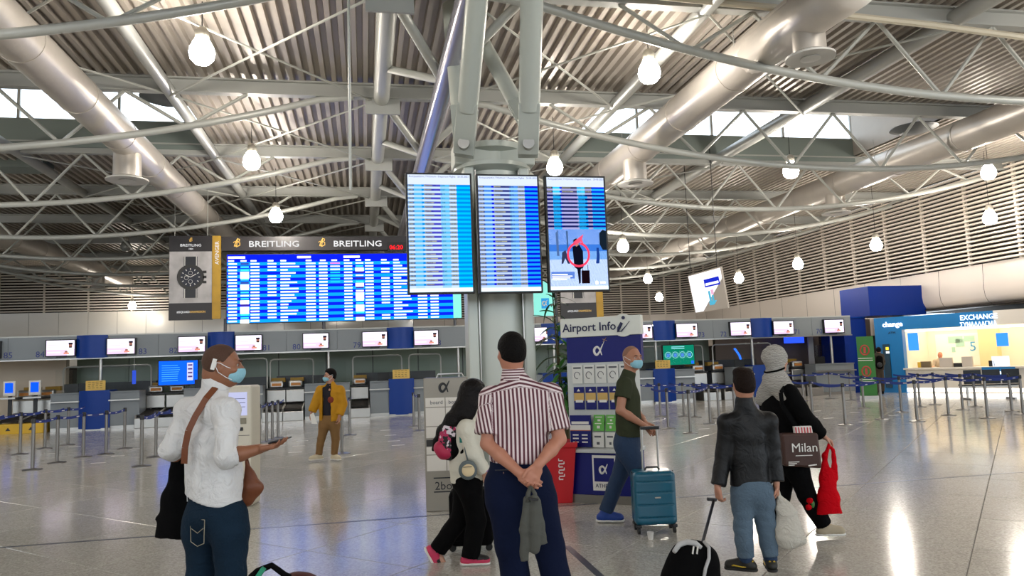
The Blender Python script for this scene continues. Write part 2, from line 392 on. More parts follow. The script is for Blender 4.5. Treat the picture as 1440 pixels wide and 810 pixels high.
# ---- walls
BW = 47.0
def louvers(wall, p0, p1, z0, z1, n, posts):
    p0, p1 = Vector(p0), Vector(p1); d = (p1-p0); L = d.length; d.normalize(); nrm = Vector((d.y, -d.x, 0))
    if nrm.dot(CAM-p0) < 0: nrm = -nrm
    for i in range(n):
        z = z0+(z1-z0)*(i+.5)/n; c = nrm*.10
        m = MB(); m.bar(p0+c+Vector((0, 0, z)), p1+c+Vector((0, 0, z)), .16, (z1-z0)/n*.42); m.build('slat', M_slat, wall)
    for k in range(posts+1):
        q = p0+d*(L*k/posts); MB().bar(q+nrm*.03+Vector((0, 0, z0)), q+nrm*.03+Vector((0, 0, z1)), .09, .10, up=nrm).build('louver_post', M_slat, wall)
def panels(wall, p0, p1, z0, z1, n, m_, rows=1, gap=.008):
    p0, p1 = Vector(p0), Vector(p1); d = p1-p0
    nrm = Vector((d.y, -d.x, 0)).normalized()
    if nrm.dot(CAM-p0) < 0: nrm = -nrm
    dn = d.normalized()
    for k in range(n):
        for r_ in range(rows):
            a = p0+d*(k/n)+dn*gap; b = p0+d*((k+1)/n)-dn*gap; za = z0+(z1-z0)*r_/rows+gap; zb = z0+(z1-z0)*(r_+1)/rows-gap
            MB().bar((a+b)/2+nrm*.02+Vector((0, 0, za)), (a+b)/2+nrm*.02+Vector((0, 0, zb)), (b-a).length, .03, up=nrm).build('panel', m_, wall)
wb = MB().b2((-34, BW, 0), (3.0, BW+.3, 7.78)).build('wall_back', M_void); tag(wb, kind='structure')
louvers(wb, (-34, BW, 0), (3, BW, 0), 5.35, 7.72, 15, 16)
panels(wb, (-34, BW, 0), (3, BW, 0), 2.2, 5.35, 24, M_panelg)
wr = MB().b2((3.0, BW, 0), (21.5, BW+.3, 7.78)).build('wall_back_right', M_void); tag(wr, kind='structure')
louvers(wr, (3, BW, 0), (18.5, BW, 0), 4.45, 7.72, 22, 8)
panels(wr, (3, BW, 0), (18.5, BW, 0), 2.2, 4.45, 8, M_panelw)
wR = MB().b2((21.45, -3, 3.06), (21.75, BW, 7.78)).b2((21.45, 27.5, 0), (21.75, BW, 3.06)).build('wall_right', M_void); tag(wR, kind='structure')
corner = [Vector((18.5+2.7*math.sin(a), BW-2.7+2.7*math.cos(a), 0)) for a in np.linspace(0, math.pi/2, 5)]
for i in range(4):
    louvers(wR, corner[i], corner[i+1], 4.45, 7.72, 22, 1); panels(wR, corner[i], corner[i+1], 2.2, 4.45, 1, M_panelw)
louvers(wR, (21.2, BW-2.7, 0), (21.2, 8, 0), 4.45, 7.72, 22, 17)
wl_ = MB().b2((-34.3, -14, 0), (-34, BW, 7.78)).build('wall_left_light_block', M_panelw); tag(wl_, kind='structure')  # unseen wall added to keep sky light out on the left
wf_ = MB().b2((-34, -14.3, 0), (26.5, -14, 3.4)).build('wall_front_light_block', M_panelw); tag(wf_, kind='structure')  # low unseen wall added to block sky light from behind the camera
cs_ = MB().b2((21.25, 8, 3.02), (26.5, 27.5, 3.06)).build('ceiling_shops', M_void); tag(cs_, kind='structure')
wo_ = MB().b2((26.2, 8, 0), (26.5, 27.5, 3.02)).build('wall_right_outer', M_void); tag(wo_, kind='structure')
# cream wall that bulges out over the shops
prof = [(0, 4.45), (-.02, 3.9), (-.03, 3.55), (.0, 3.32), (.1, 3.14), (.3, 3.04), (.9, 3.0)]
ysn = list(np.linspace(BW-2.7, 26.6, 9))+list(np.linspace(26.6, 8, 10))[1:]
for k in range(len(ysn)-1):
    ya, yb = ysn[k]-.01, ysn[k+1]+.01; bul = 1.0 if ysn[k] <= 26.7 else 0.
    pr = [(a, z) for a, z in prof] if bul else [(0, 4.45), (0, 2.2)]
    pr = [(-x, z) for x, z in pr]
    m = MB(); vs = []
    for x, z in pr: vs += [(21.2-x, ya, z), (21.2-x, yb, z)]
    m.add(vs, [(2*i, 2*i+1, 2*i+3, 2*i+2) for i in range(len(pr)-1)])
    m.build('panel', M_panelw, wR, smooth='all')
# ================================================================ lamps
def globe_lamp(px, py, D, label, lit=True):
    c = at_d(px, py, D); t = thing('pendant_lamp', label, 'lamp', (c.x, c.y, c.z-.2), 'globe lamps hung from the roof')
    m = MB(); m.lathe((c.x, c.y, c.z), [(.03, -.22), (.12, -.205), (.185, -.13), (.205, -.04), (.19, .05), (.14, .15), (.10, .22)], 16)
    m.build('globe', em('lamp_glow', '#fff5e8', LAMP) if lit else mat('unlit_globe', '#9a9c98', .3, .3), t, smooth=True)
    m = MB(); m.lathe((c.x, c.y, c.z), [(.105, .2), (.115, .23), (.115, .33), (.07, .40), (.03, .42)], 14); m.build('cap', mat('lamp_cap', '#b9b4a8', .4, .3), t, smooth=True)
    MB().tube((c.x, c.y, c.z+.41), (c.x, c.y, 9.76 if (16.3 < c.y < 21 and (c.x < -3.9 or 5.8 < c.x < 15.5)) else ROOF+.22), .008, 6).build('cable', M_dark, t)
    return t
LP = [(284, 72, 12, 'bright globe lamp at upper left below the first truss'), (354, 226, 17.7, 'globe lamp right of the left duct, below the clerestory line'),
      (388, 303, 22.7, 'small globe lamp just above the black advertising header'), (913, 100, 13.4, 'bright globe lamp right of the column, left of the big duct'),
      (780, 234, 18.6, 'globe lamp peeping over the third flight screen'), (1112, 239, 19.6, 'globe lamp below the right clerestory windows'),
      (1390, 242, 21.9, 'globe lamp before the top of right louvers, highest there'), (1392, 306, 23.6, 'globe lamp before the right louvers, beneath another lamp'),
      (876, 346, 26, 'small globe lamp just right of the third flight screen'), (1232, 344, 26.5, 'globe lamp before the louvers above the blue box'),
      (911, 392, 36, 'tiny globe lamp left of the lit hanging poster'), (1039, 391, 33, 'tiny globe lamp right of the lit hanging poster'),
      (1122, 371, 30, 'small globe lamp between the hanging poster and the blue box'), (927, 418, 41, 'tiniest globe lamp low over the right back wall'),
      (186, 430, 42, 'tiny globe lamp before the back wall, left of the watch banner')]
for a in LP: globe_lamp(*a)
globe_lamp(177, 346, 30, 'unlit grey globe lamp low over the left back wall', lit=False)
# the same lamps go on over the part of the hall behind the camera
for i, (x, y) in enumerate(((-9, 8.5), (7.5, 6.5), (14.5, 9), (-3, 1), (4, -2.5), (13, 0), (-11, -1.5), (-15, 6), (-12, 16), (-18, 22), (10, -7))):
    z = 6.45; t = thing('pendant_lamp', 'globe lamp out of view over the near hall, %s of its rows' % ORD[i], 'lamp', (x, y, z-.2), 'globe lamps hung from the roof')
    m = MB(); m.lathe((x, y, z), [(.03, -.22), (.12, -.205), (.185, -.13), (.205, -.04), (.19, .05), (.14, .15), (.10, .22)], 16); m.build('globe', MATS['lamp_glow'], t, smooth=True)
    MB().tube((x, y, z+.2), (x, y, ROOF+.22), .008, 6).build('cable', M_dark, t)

def disc_reflector(px, py, D, label):
    c = at_d(px, py, D); t = thing('reflector_disc', label, 'reflector', (c.x, c.y, c.z-.1)); m = MB(); m.lathe((c.x, c.y, c.z), [(.05, -.14), (.35, -.10), (.62, 0), (.60, .03), (.1, .05)], 24); m.build('dish', mat('dish_grey', '#5d6264', .4, .3), t, smooth=True)
    MB().tube((c.x, c.y, c.z+.04), (c.x, c.y, 9.76 if c.y < 21 else ROOF+.2), .012, 6).build('rod', M_steel, t)
disc_reflector(236, 138, 17.2, 'dark lens-shaped dish hanging in the left clerestory'); disc_reflector(1285, 181, 20.5, 'dark lens-shaped dish hanging at the right clerestory end')
c = at_d(20, 231, 21); hu = thing('ceiling_heater', 'flat grey-green box hanging under the roof at far left', 'heater', (c.x, c.y, c.z-.2)); MB().b2((c.x-1.2, c.y-.3, c.z-.15), (c.x+.85, c.y+.5, c.z+.12)).build('casing', mat('grey_green_panel2', '#7f8a86', .4, .1), hu)
for dx in (-.9, .6): MB().tube((c.x+dx, c.y, c.z+.1), (c.x+dx, c.y, ROOF+.2), .012, 6).build('rod', M_steel, hu)
for i, x in enumerate((-7.5, -3.0, 1.5, 6.0, 10.5, 14.8)):
    t = thing('tube_light', 'slim tube light under the ceiling behind the fascia, %s from the left' % ORD[i], 'light', (x, 27, 2.8), 'tube lights behind the fascia'); MB().b2((x-.75, 26.95, 2.83), (x+.75, 27.05, 2.86)).build('housing', M_white, t); MB().b2((x-.7, 26.97, 2.80), (x+.7, 27.03, 2.83)).build('tube', em('tube_glow', '#fff4e6', 14), t)
# ================================================================ round column with its struts
M_col = mat('column_panel', '#c3c8bf', .35, .12, vary=(1.3, .04)); CX, CY = 2.0, 11.4
col = thing('column', 'round pale grey column with branching roof struts above the flight screens', 'column', (CX, CY, 0))
MB().lathe((CX, CY, 0), [(.46, 0), (.46, 4.55)], 40).build('shaft', M_col, col, smooth=True)
for sx in (-1, 1):
    m = MB(); m.box((CX+sx*.42, CY-.22, 2.3), (.16, .42, 4.5)); m.build('side_panel', M_col, col, bevel=.03)
m = MB()
for sx in (-1, 1): m.b2((CX+sx*.33-.008, CY-.44, .1), (CX+sx*.33+.008, CY-.42, 4.5))
m.build('seam_strip', M_alu, col)
MB().lathe((CX, CY, 0), [(.54, 0), (.54, .12), (.5, .13)], 40).build('base_ring', M_alu, col, smooth=True)
MB().lathe((CX, CY, 4.5), [(.46, 0), (.60, .06), (.60, .12), (.36, .16), (.36, .32), (.50, .36), (.5, .45), (.3, .5)], 36).build('capital', M_col, col, smooth=True)
m = MB(); m.box((CX, CY-.1, 4.78), (1.24, .5, .34)); m.build('head_plate', M_col, col, bevel=.02)
def strut(px, py, D0, qx, qy, D1, r):
    p, q = at_d(px, py, D0), at_d(qx, qy, D1); d = (q-p).normalized(); q = p+d*((ROOF+.1-p.z)/d.z)
    s = p+d*.55
    MB().path([s, s+d*.18, q], [r*.92, r, r], 20).build('strut', M_col, col, smooth=True)
    m = MB(); u = Hv
    m.bar(p-d*.16+u*-.09, s+d*.06+u*-.09, r*2.0, .05, up=Hv); m.bar(p-d*.16+u*.09, s+d*.06+u*.09, r*2.0, .05, up=Hv); m.build('strut_clevis', M_col, col, bevel=.015)
    m = MB(); m.tube(p-Hv*.16, p+Hv*.16, .085, 16); m.build('hinge_pin', M_alu, col, smooth=True)
strut(653, 205, 10.75, 671, -5, 9.4, .15); strut(743, 205, 10.6, 748, -5, 9.3, .15)
strut(650, 195, 11.6, 632, -5, 12.4, .14); strut(742, 175, 11.7, 668, 40, 13.0, .13)

# ================================================================ flight screens on the column
CITIES = ['Thessaloniki', 'Heraklion', 'Larnaca', 'Rhodes', 'Chania', 'Santorini', 'Mykonos', 'Frankfurt', 'Munich', 'Paris', 'London', 'Rome', 'Vienna', 'Zurich', 'Cairo', 'Doha', 'Sofia', 'Milan', 'Madrid', 'Kos', 'Corfu', 'Samos', 'Tel Aviv', 'Warsaw', 'Berlin', 'Dubai']
E = {}
def ecol(c, s=1.0):
    k = c+'_%g' % s
    if k not in E: E[k] = em('screen_'+k.strip('#'), c, s)
    return E[k]
def screen(px0, py0, px1, py1, kind, label, Y=10.25):
    a, b = at_y(px0, py0, Y), at_y(px1, py1, Y); x0, x1, z0, z1 = a.x, b.x, b.z, a.z
    t = thing('flight_screen', label, 'screen', ((x0+x1)/2, Y, z0), 'portrait flight screens on the column')
    m = MB(); m.b2((x0-.015, Y, z0-.015), (x1+.015, Y+.09, z1+.015)); m.build('housing', M_black, t, bevel=.006)
    for zz in (z0+.25, z1-.25): MB().b2(((x0+x1)/2-.2, Y+.09, zz-.04), ((x0+x1)/2+.2, Y+.6, zz+.04)).build('bracket', M_black, t)
    w = x1-x0; m = MB(); f = lambda u: x0+.012+(w-.024)*u; H = z1-z0; y = Y-.002
    mats = [ecol('#e0ecff', .95)]
    def q(u0, v0, u1, v1, c, s=1.0, lay=1):
        mm = ecol(c, s)
        if mm not in mats: mats.append(mm)
        m.mat(mats.index(mm)); yy = y-.0006*lay
        m.quad((f(u0), yy, z1-.012-(H-.024)*v0), (f(u0), yy, z1-.012-(H-.024)*v1), (f(u1), yy, z1-.012-(H-.024)*v1), (f(u1), yy, z1-.012-(H-.024)*v0))
    q(0, 0, 1, 1, '#e0ecff', .95, 0)
    n = 24; v0, v1 = .085, .965
    pal = {'a': (('#4a4ac0', 1.0), ('#58b8f0', 1.0), ('#0090f0', .9), ('#00c0ff', 1.0)), 'b': (('#3a4590', .9), ('#5090f0', .9), ('#0818e8', .9), ('#18a0ff', 1.0)), 'c': (('#40456e', .9), ('#30b8f8', 1.2), ('#0830d8', 1.1), ('#20a8ff', 1.1))}[kind]
    if kind == 'c': v1 = .465; n = 11
    for i in range(n):
        va = v0+(v1-v0)*i/n; vm = va+(v1-v0)/n*.5; vb = va+(v1-v0)/n
        q(0, va, 1, vm, {'a': '#5f9ae8', 'b': '#5878c8', 'c': '#20285a'}[kind], .8, .5); q(0, vm, 1, vb, {'a': '#d4ecff', 'b': '#c4daff', 'c': '#a8a8dc'}[kind], .9, .5)
        q(.28, va, .55, vm, *pal[0]); q(.52, va, .66, vm, *pal[1]); q(.10, va, .22, vm, *pal[1]); q(.22, va, .26, vm, *pal[2])
        q(.78, va, 1, vm, *pal[2]); q(.78, vm, 1, vb, *pal[3]); q(.52, vm, .66, vb, '#9fdcff', .9); q(.10, vm, .24, vb, '#b8e4ff', .9)
        if kind != 'c' or i < 2:
            for (ua, ub) in ((.01, .08), (.26, .26+random.uniform(.10, .2)), (.67, .77)): q(ua, va+.005, ub, vm-.005, '#b8b89a', .8, 2)
        elif kind == 'c':
            q(0, va, 1, vm, '#10186a', .8, 1); q(.1, vm, .24, vb, '#20a0ff', 1.2, 2); q(.54, vm, .7, vb, '#20a0ff', 1.2, 2); q(.8, vm, 1, vb, '#20a0ff', 1.2, 2); q(.24, vm, .54, vb, '#a8a8e0', 1, 2)
    if kind == 'c':
        q(0, .465, 1, .965, '#3a78d8', 1.0); q(0, .465, 1, .60, '#b9d4f8', 1.2); q(0, .73, 1, .965, '#c4d6ff', 1.2); q(0, .66, 1, .735, '#7fb0e8', 1.1); q(.02, .84, .42, .9, '#5f88e0', .9, 2)
        # advert: person with dark coat beside a dark suitcase in a red ring
        def poly(pts, c, s=.7, lay=3):
            mm = ecol(c, s)
            if mm not in mats: mats.append(mm)
            m.mat(mats.index(mm)); o = len(m.v)
            m.add([(f(u), y-.0006*lay, z1-.012-(H-.024)*v) for u, v in pts], [tuple(range(len(pts)))[::-1]])
        poly([(.40, .62), (.52, .60), (.58, .66), (.58, .80), (.53, .82), (.52, .94), (.49, .95), (.47, .82), (.42, .80)], '#101428')
        poly([(.43, .57), (.47, .555), (.51, .57), (.51, .605), (.47, .62), (.43, .6)], '#c89080', .8, 4); poly([(.42, .56), (.47, .545), (.52, .57), (.53, .6), (.49, .575), (.44, .575), (.42, .61)], '#1a1418', .7, 5)
        poly([(.54, .83), (.68, .83), (.68, .945), (.54, .945)], '#1c0c14'); poly([(.56, .78), (.57, .78), (.57, .83), (.56, .83)], '#202020'); poly([(.65, .78), (.66, .78), (.66, .83), (.65, .83)], '#202020')
        poly([(.22, .67), (.28, .65), (.31, .7), (.35, .77), (.31, .77), (.27, .72), (.23, .77), (.20, .77)], '#3a3f60', .8); poly([(.82, .63), (.86, .63), (.87, .7), (.86, .77), (.80, .77), (.82, .7)], '#20459a', .8)
        poly([(.88, .5), (.94, .47), (1, .48), (1, .65), (.93, .65), (.88, .6)], '#1d2c3c', .6); poly([(.12, .5), (.16, .47), (.17, .7), (.13, .7)], '#5878b0', .8); poly([(.3, .48), (.33, .48), (.33, .68), (.31, .68)], '#48689c', .8)
        for k in range(26):
            a0, a1 = R(100+k*13.0), R(100+(k+1)*13.0); r0 = .20; r1 = .165
            g_ = lambda a, r: (.5+r*math.cos(a), .69-r*math.sin(a)*.56)
            poly([g_(a0, r0), g_(a0, r1), g_(a1, r1), g_(a1, r0)][::-1], '#ff4060', 1.1, 6)
        poly([(.42, .58), (.52, .54), (.60, .51), (.57, .555), (.60, .60), (.55, .575), (.47, .60)], '#ff5070', 1.1, 6)
        for v_, u_ in ((.86, .30), (.875, .38), (.89, .34), (.905, .28)): q(.03, v_, u_, v_+.008, '#ffffff', 1.3, 7)
        poly([(.80+.03*math.cos(k), .94+.018*math.sin(k)) for k in np.linspace(6.2, 0, 12)], '#ffffff', 1.4, 7); q(.86, .93, .95, .948, '#ffffff', 1.2, 7)
    q(0, .97, 1, 1, '#d8f4ff', 1.3, 3)
    m.build('display', mats, t)
    tt = '   '.join(['Αναχωρήσεις Πτήσεων / Departure Flights', '20-05-2021'])
    text(tt, (x0+.03, y-.006, z1-.05), (1, 0, 0), (0, 0, 1), .034, ecol('#2038b0', .7), t, ext=0)
    s = '\n'.join(random.choice(['05', '06', '07'])+':'+random.choice(['10', '25', '30', '45', '50']) for _ in range(n if kind != 'c' else 2))
    lh = (v1-v0)/n*(H-.024)
    for u, gen in ((.02, lambda i: '0%d:%d0' % (6+i//8, (i*2) % 6)), (.27, lambda i: CITIES[i % 26]), (.54, lambda i: '%d' % (100+(i*37) % 140)), (.68, lambda i: '0%d:%d5' % (6+i//7, (i*3) % 6))):
        k = n if kind != 'c' else 2
        tx = '\n'.join(gen(i) for i in range(k)); tq = text(tx, (f(u), y-.006, z1-.012-(v0*(H-.024))-lh*.42), (1, 0, 0), (0, 0, 1), lh*.52, ecol('#303860', .6), t, ext=0, lh=1/.52); tq['kind'] = 'stuff'
    return t
screen(571.5, 244, 666.5, 411, 'a', 'left portrait flight screen on the column, palest blue rows')
screen(670.5, 246, 762.5, 410, 'b', 'middle portrait flight screen on the column, full of yellow and blue rows')
screen(767, 248, 857, 408, 'c', 'right portrait flight screen, lower half an advert with a suitcase')
# ================================================================ large departures board over the desks
BY = 25.0
bd = thing('departures_board', 'huge blue departures board under a black watch advertising header', 'board', (-.6, BY, 3.14))
M_post = mat('board_post', '#55565a', .4, .5)
bx0, bx1, bz0, bz1 = -4.24, 2.93, 3.15, 5.33
MB().b2((bx0-.03, BY+.005, bz0-.02), (3.22, BY+.2, bz1+.02)).build('housing', M_dark, bd)
m = MB(); mats = [ecol('#0a1ee0', 1.25)]
def q(x0, z0, x1, z1, c, s, lay):
    mm = ecol(c, s)
    if mm not in mats: mats.append(mm)
    m.mat(mats.index(mm)); y = BY-.002*lay; m.quad((x0, y, z1), (x0, y, z0), (x1, y, z0), (x1, y, z1))
q(bx0, bz0, bx1, bz1, '#0a1ee0', 1.25, 0)
q(bx1, bz0, 3.2, bz0+1.4, '#8ff0e0', 1.0, 0)
rows = 19; top = bz1-.25; rh = (top-bz0)/rows; hw = (bx1-bx0)/2
rr = random.Random(5)
for hh in range(2):
    ox_ = bx0+hw*hh
    if hh: pass
    for i in range(rows):
        z1_ = top-i*rh; z0_ = z1_-rh
        if i % 2 == 0: q(ox_, z0_, ox_+hw, z1_, '#0c96ff', 1.3, 1)
        def blob(u0, u1, c='#ffffff', s=1.6):
            q(ox_+hw*u0, z0_+rh*.27, ox_+hw*u1, z1_-rh*.27, c, s*.8, 2)
        blob(.012, .085); blob(.20, .275); blob(.455, .455+rr.uniform(.06, .17)); blob(.675, .76); blob(.79, .865)
        if rr.random() < .75: blob(.345, .42)
        k = rr.random()
        blob(.115, .185, '#ffffff' if k < .6 else ('#3a2a90' if k < .8 else '#40e0e8'), 1.5)
        if k < .6 and rr.random() < .7: q(ox_+hw*.112, z0_-rh*.2, ox_+hw*.187, z1_, '#ffffff', 1.5, 3)
        if hh == 0 and i < 7: blob(.89, .975, '#ff80f0' if i == 0 else ('#ffffff' if i < 3 else '#20d0e8'), 1.3)
    for u in (.01, .115, .2, .345, .455, .675, .8, .9): q(ox_+hw*u, top+.02, ox_+hw*(u+.05), top+.07, '#ffffff', 1.4, 2)
    q(ox_+.03, top+.12, ox_+.55, top+.19, '#ffffff', 1.4, 2); q(ox_+hw*.6, top+.12, ox_+hw*.72, top+.19, '#ffffff', 1.4, 2)
m.build('display', mats, bd)
hd = MB().b2((-4.4, BY-.06, 5.45), (1.46, BY+.2, 5.9)).build('header', mat('ad_black', '#231f21', .4), bd)
M_sw = em('sign_white', '#f4f4f4', .9); M_gold = mat('gold_print', '#e0b45a', .4, emit=.35)
def watch_b(x, z, s, par, y):
    c = MB(); pts = [(-.45, -.4), (-.3, .1), (-.1, .6), (.05, .9), (.4, .8), (.35, .5), (0, .4), (.42, .2), (.42, -.2), (0, -.42), (-.3, -.2)]
    c.path([Vector((x+p[0]*s, y, z+p[1]*s)) for p in pts], s*.075, 6); c.path([Vector((x+p[0]*s, y-.004, z+p[1]*s)) for p in [(.1, 1.0), (-.1, -.55)]], s*.05, 6)
    c.path([Vector((x+(-.35+.3*math.cos(a))*s, y, z+(.0+.42*math.sin(a))*s)) for a in np.linspace(-1.5, 2.6, 9)], s*.055, 6)
    return c.build('emblem', M_gold, par, smooth=True)
for x in (-4.05, -1.42):
    watch_b(x+.13, 5.66, .19, bd, BY-.07); text('BREITLING', (x+.47, BY-.063, 5.57), (1, 0, 0), (0, 0, 1), .27, M_sw, bd, sx=1.22, bold=.003, name='header_lettering')
MB().b2((.80, BY-.1, 5.40), (1.44, BY-.04, 5.70)).build('clock_case', M_black, bd)
text('06:20', (.86, BY-.105, 5.46), (1, 0, 0), (0, 0, 1), .20, em('led_red', '#ff1420', 2.2), bd, name='clock_digits')
for x in (-4.3, -1.28, 2.99, 6.5): 
    o = MB().tube((x, BY+.12, 2.9), (x, BY+.12, 3.3 if x < 6 else 4.4), .055, 10).build('board_post', M_post, bd, smooth=True)
# watch banners
def banner(x0, label, n):
    z0, z1 = 3.27 if n == 0 else 3.03, 5.92; w = 1.27
    if n: z1 = 4.1+1.6
    t = thing('advertising_banner', label, 'banner', (x0+w/2, BY-.1, z0)); y = BY-.12
    MB().b2((x0, y, z0), (x0+w, y+.1, z1)).build('panel', MATS['ad_black'], t)
    MB().b2((x0+w, y+.005, z0+.02), (x0+w+.25, y+.1, z1)).build('yellow_strip', mat('ad_yellow', '#b8912c', .5, vary=(3, .3)), t)
    pz0, pz1 = z0+.53, z1-.5
    sky = mat('ad_sky', '#b5b2b2', .5, vary=(2.2, .55)); MB().b2((x0+.01, y-.006, pz0), (x0+w-.01, y, pz1)).build('picture', sky, t)
    cx, cz = x0+w*.5, (pz0+pz1)/2
    m = MB(); m.b2((cx-.2, y-.012, pz0+.16), (cx+.2, y-.006, pz1-.16)); m.build('watch_strap', mat('watch_dark', '#1c1e24', .4), t)
    m = MB()
    for sx in (-.17, .17): m.b2((cx+sx-.01, y-.016, pz0+.16), (cx+sx+.01, y-.012, pz1-.16))
    m.build('strap_stitch', M_whitep, t)
    disc = lambda r, yy, nn=28: [Vector((cx+r*math.cos(a), yy, cz+r*math.sin(a))) for a in np.linspace(0, 2*math.pi, nn, endpoint=False)]
    m = MB(); 
    for r, yy in ((.40, y-.02), ): m.add(disc(r, yy)+disc(r, y-.006), [tuple(range(28))]+[(i, i+28, (i+1) % 28+28, (i+1) % 28) for i in range(28)])
    for dz in (.16, 0, -.16): m.b2((cx+.36, y-.02, cz+dz-.04), (cx+.47, y-.006, cz+dz+.04))
    m.build('watch_case', mat('watch_case', '#33312f', .35, .4), t)
    m = MB(); m.add(disc(.30, y-.024), [tuple(range(28))]); m.build('watch_dial', mat('watch_dial', '#151a2c', .4), t)
    m = MB()
    for k in range(12):
        a = k*math.pi/6; m.bar(Vector((cx+.23*math.cos(a), y-.026, cz+.23*math.sin(a))), Vector((cx+.28*math.cos(a), y-.026, cz+.28*math.sin(a))), .025, .004, up=(0, 1, 0))
    m.bar(Vector((cx, y-.027, cz)), Vector((cx+.17, y-.027, cz+.1)), .02, .004, up=(0, 1, 0)); m.bar(Vector((cx, y-.027, cz)), Vector((cx-.16, y-.027, cz+.08)), .02, .004, up=(0, 1, 0))
    for (dx, dz) in ((-.12, -.02), (.0, -.14), (.0, .13)):
        m.path([Vector((cx+dx+.06*math.cos(a), y-.026, cz+dz+.06*math.sin(a))) for a in np.linspace(0, 2*math.pi, 13)], .005, 4)
    m.build('watch_hands', M_whitep, t)
    watch_b(cx, z1-.14, .09, t, y-.01); text('BREITLING', (cx, y-.006, z1-.34), (1, 0, 0), (0, 0, 1), .115, M_sw, t, align='CENTER', sx=1.15); text('1884', (cx, y-.006, z1-.44), (1, 0, 0), (0, 0, 1), .07, M_sw, t, align='CENTER')
    text('#SQUAD', (cx-.02, y-.006, z0+.22), (1, 0, 0), (0, 0, 1), .095, M_sw, t, align='RIGHT'); text('ONAMISSION', (cx-.02, y-.006, z0+.22), (1, 0, 0), (0, 0, 1), .095, M_gold, t, sx=.8)
    text('AVENGER', (x0+w+.2, y-.002, z1-.92), (0, 0, 1), (-1, 0, 0), .17, M_gold if n else M_sw, t, name='strip_lettering')
    for dx in (.15, w-.15): MB().tube((x0+dx, y+.05, z1), (x0+dx, y+.05, ROOF+.1), .01, 6).build('hanging_cable', M_steel, t)
banner(-5.93, 'tall black and grey watch advertising banner left of departures board', 0)
banner(6.6, 'watch advertising banner mostly hidden behind the third flight screen', 1)
# small mint airport sign
t = thing('lit_sign', 'small glowing mint sign with blue looped symbol beside the column', 'sign', (6.0, BY, 3.15))
MB().b2((5.5, BY, 3.13), (6.42, BY+.15, 4.35)).build('case', M_steel, t); m = MB(); m.b2((5.52, BY-.01, 3.15), (6.4, BY, 4.33)); m.build('face', em('mint_glow', '#8fe8d8', 1.0), t)
m = MB(); m.b2((5.95, BY-.02, 3.4), (6.22, BY-.01, 3.75)); m.build('blue_square', em('sky_square', '#38a0e0', .9), t)
def alpha(m, cx, cz, s, fr, r):
    """looped letter as a tube; fr maps 2D to 3D"""
    pts = [(.5, .75), (.25, .25), (0, -.2), (-.3, -.45), (-.55, -.2), (-.55, .2), (-.25, .45), (.02, .3), (.2, -.1), (.32, -.5)]
    out = []
    for i in range(len(pts)-1):
        p0 = pts[max(i-1, 0)]; p1 = pts[i]; p2 = pts[i+1]; p3 = pts[min(i+2, len(pts)-1)]
        for tt in np.linspace(0, 1, 5, endpoint=(i == len(pts)-2)):
            out.append([.5*((2*p1[k])+(-p0[k]+p2[k])*tt+(2*p0[k]-5*p1[k]+4*p2[k]-p3[k])*tt*tt+(-p0[k]+3*p1[k]-3*p2[k]+p3[k])*tt**3) for k in (0, 1)])
    n = len(out); m.path([fr(cx+p[0]*s, cz+p[1]*s) for p in out], [r*(.45+.75*math.sin(math.pi*i/(n-1))) for i in range(n)], 6)
m = MB(); alpha(m, 6.08, 3.57, .16, lambda a, b: Vector((a, BY-.025, b)), .02); m.build('emblem', M_whitep, t)

# ================================================================ check-in hall front: fascia
FY = 25.4
fa = thing('fascia', 'long grey fascia band over the check-in desks with blue pillars', 'fascia', (4, FY, 2.2))
PIL = [(-8.69, -7.8), (-4.88, -4.07), (.73, 1.62), (6.0, 6.9), (10.09, 10.92), (13.87, 14.72)]
xs = [-16.0, -12.4]+[v for p in PIL for v in p]+[17.96]
edges = [(-16, -12.5), (-12.5, PIL[0][0])]+[(PIL[i][1], PIL[i+1][0]) for i in range(len(PIL)-1)]+[(PIL[-1][1], 17.96)]
for x0, x1 in edges:
    k = max(1, int(round((x1-x0)/1.9)))
    for i in range(k):
        a, b = x0+(x1-x0)*i/k, x0+(x1-x0)*(i+1)/k; MB().b2((a+.004, FY, 2.2), (b-.004, FY+.5, 2.88)).build('panel', M_grey, fa)
MB().b2((-16, FY-.05, 2.17), (17.96, FY+.02, 2.205)).build('bottom_rail', M_alu, fa); MB().b2((-16, FY+.0, 2.88), (17.96, FY+.55, 2.92)).build('top_cap', M_steel, fa)
for x0, x1 in PIL:
    m = MB(); n = 10; pts = []
    for i in range(n+1):
        u = i/n; pts.append((x0+(x1-x0)*u, FY-.16*math.sin(math.pi*u)-.02))
    vs = [(x, y, z) for x, y in pts for z in (2.2, 2.9)]; m.add(vs, [(2*i, 2*i+2, 2*i+3, 2*i+1) for i in range(n)])
    m.build('blue_pillar_panel', M_blue, fa, smooth=True)
M_num = mat('number_blue', '#2b3a80', .4)
def tx(px, Y=FY): return at_y(px, 480, Y).x
for nstr, px in (('85', 12), ('84', 57), ('83', 201), ('82', 244), ('81', 375), ('80', 417), ('79', 502), ('78', 615), ('73', 987), ('72', 1018), ('71', 1122), ('70', 1153)):
    text(nstr, (tx(px), FY-.004, 2.27), (1, 0, 0), (0, 0, 1), .26, M_num, fa, align='CENTER', name='desk_number')
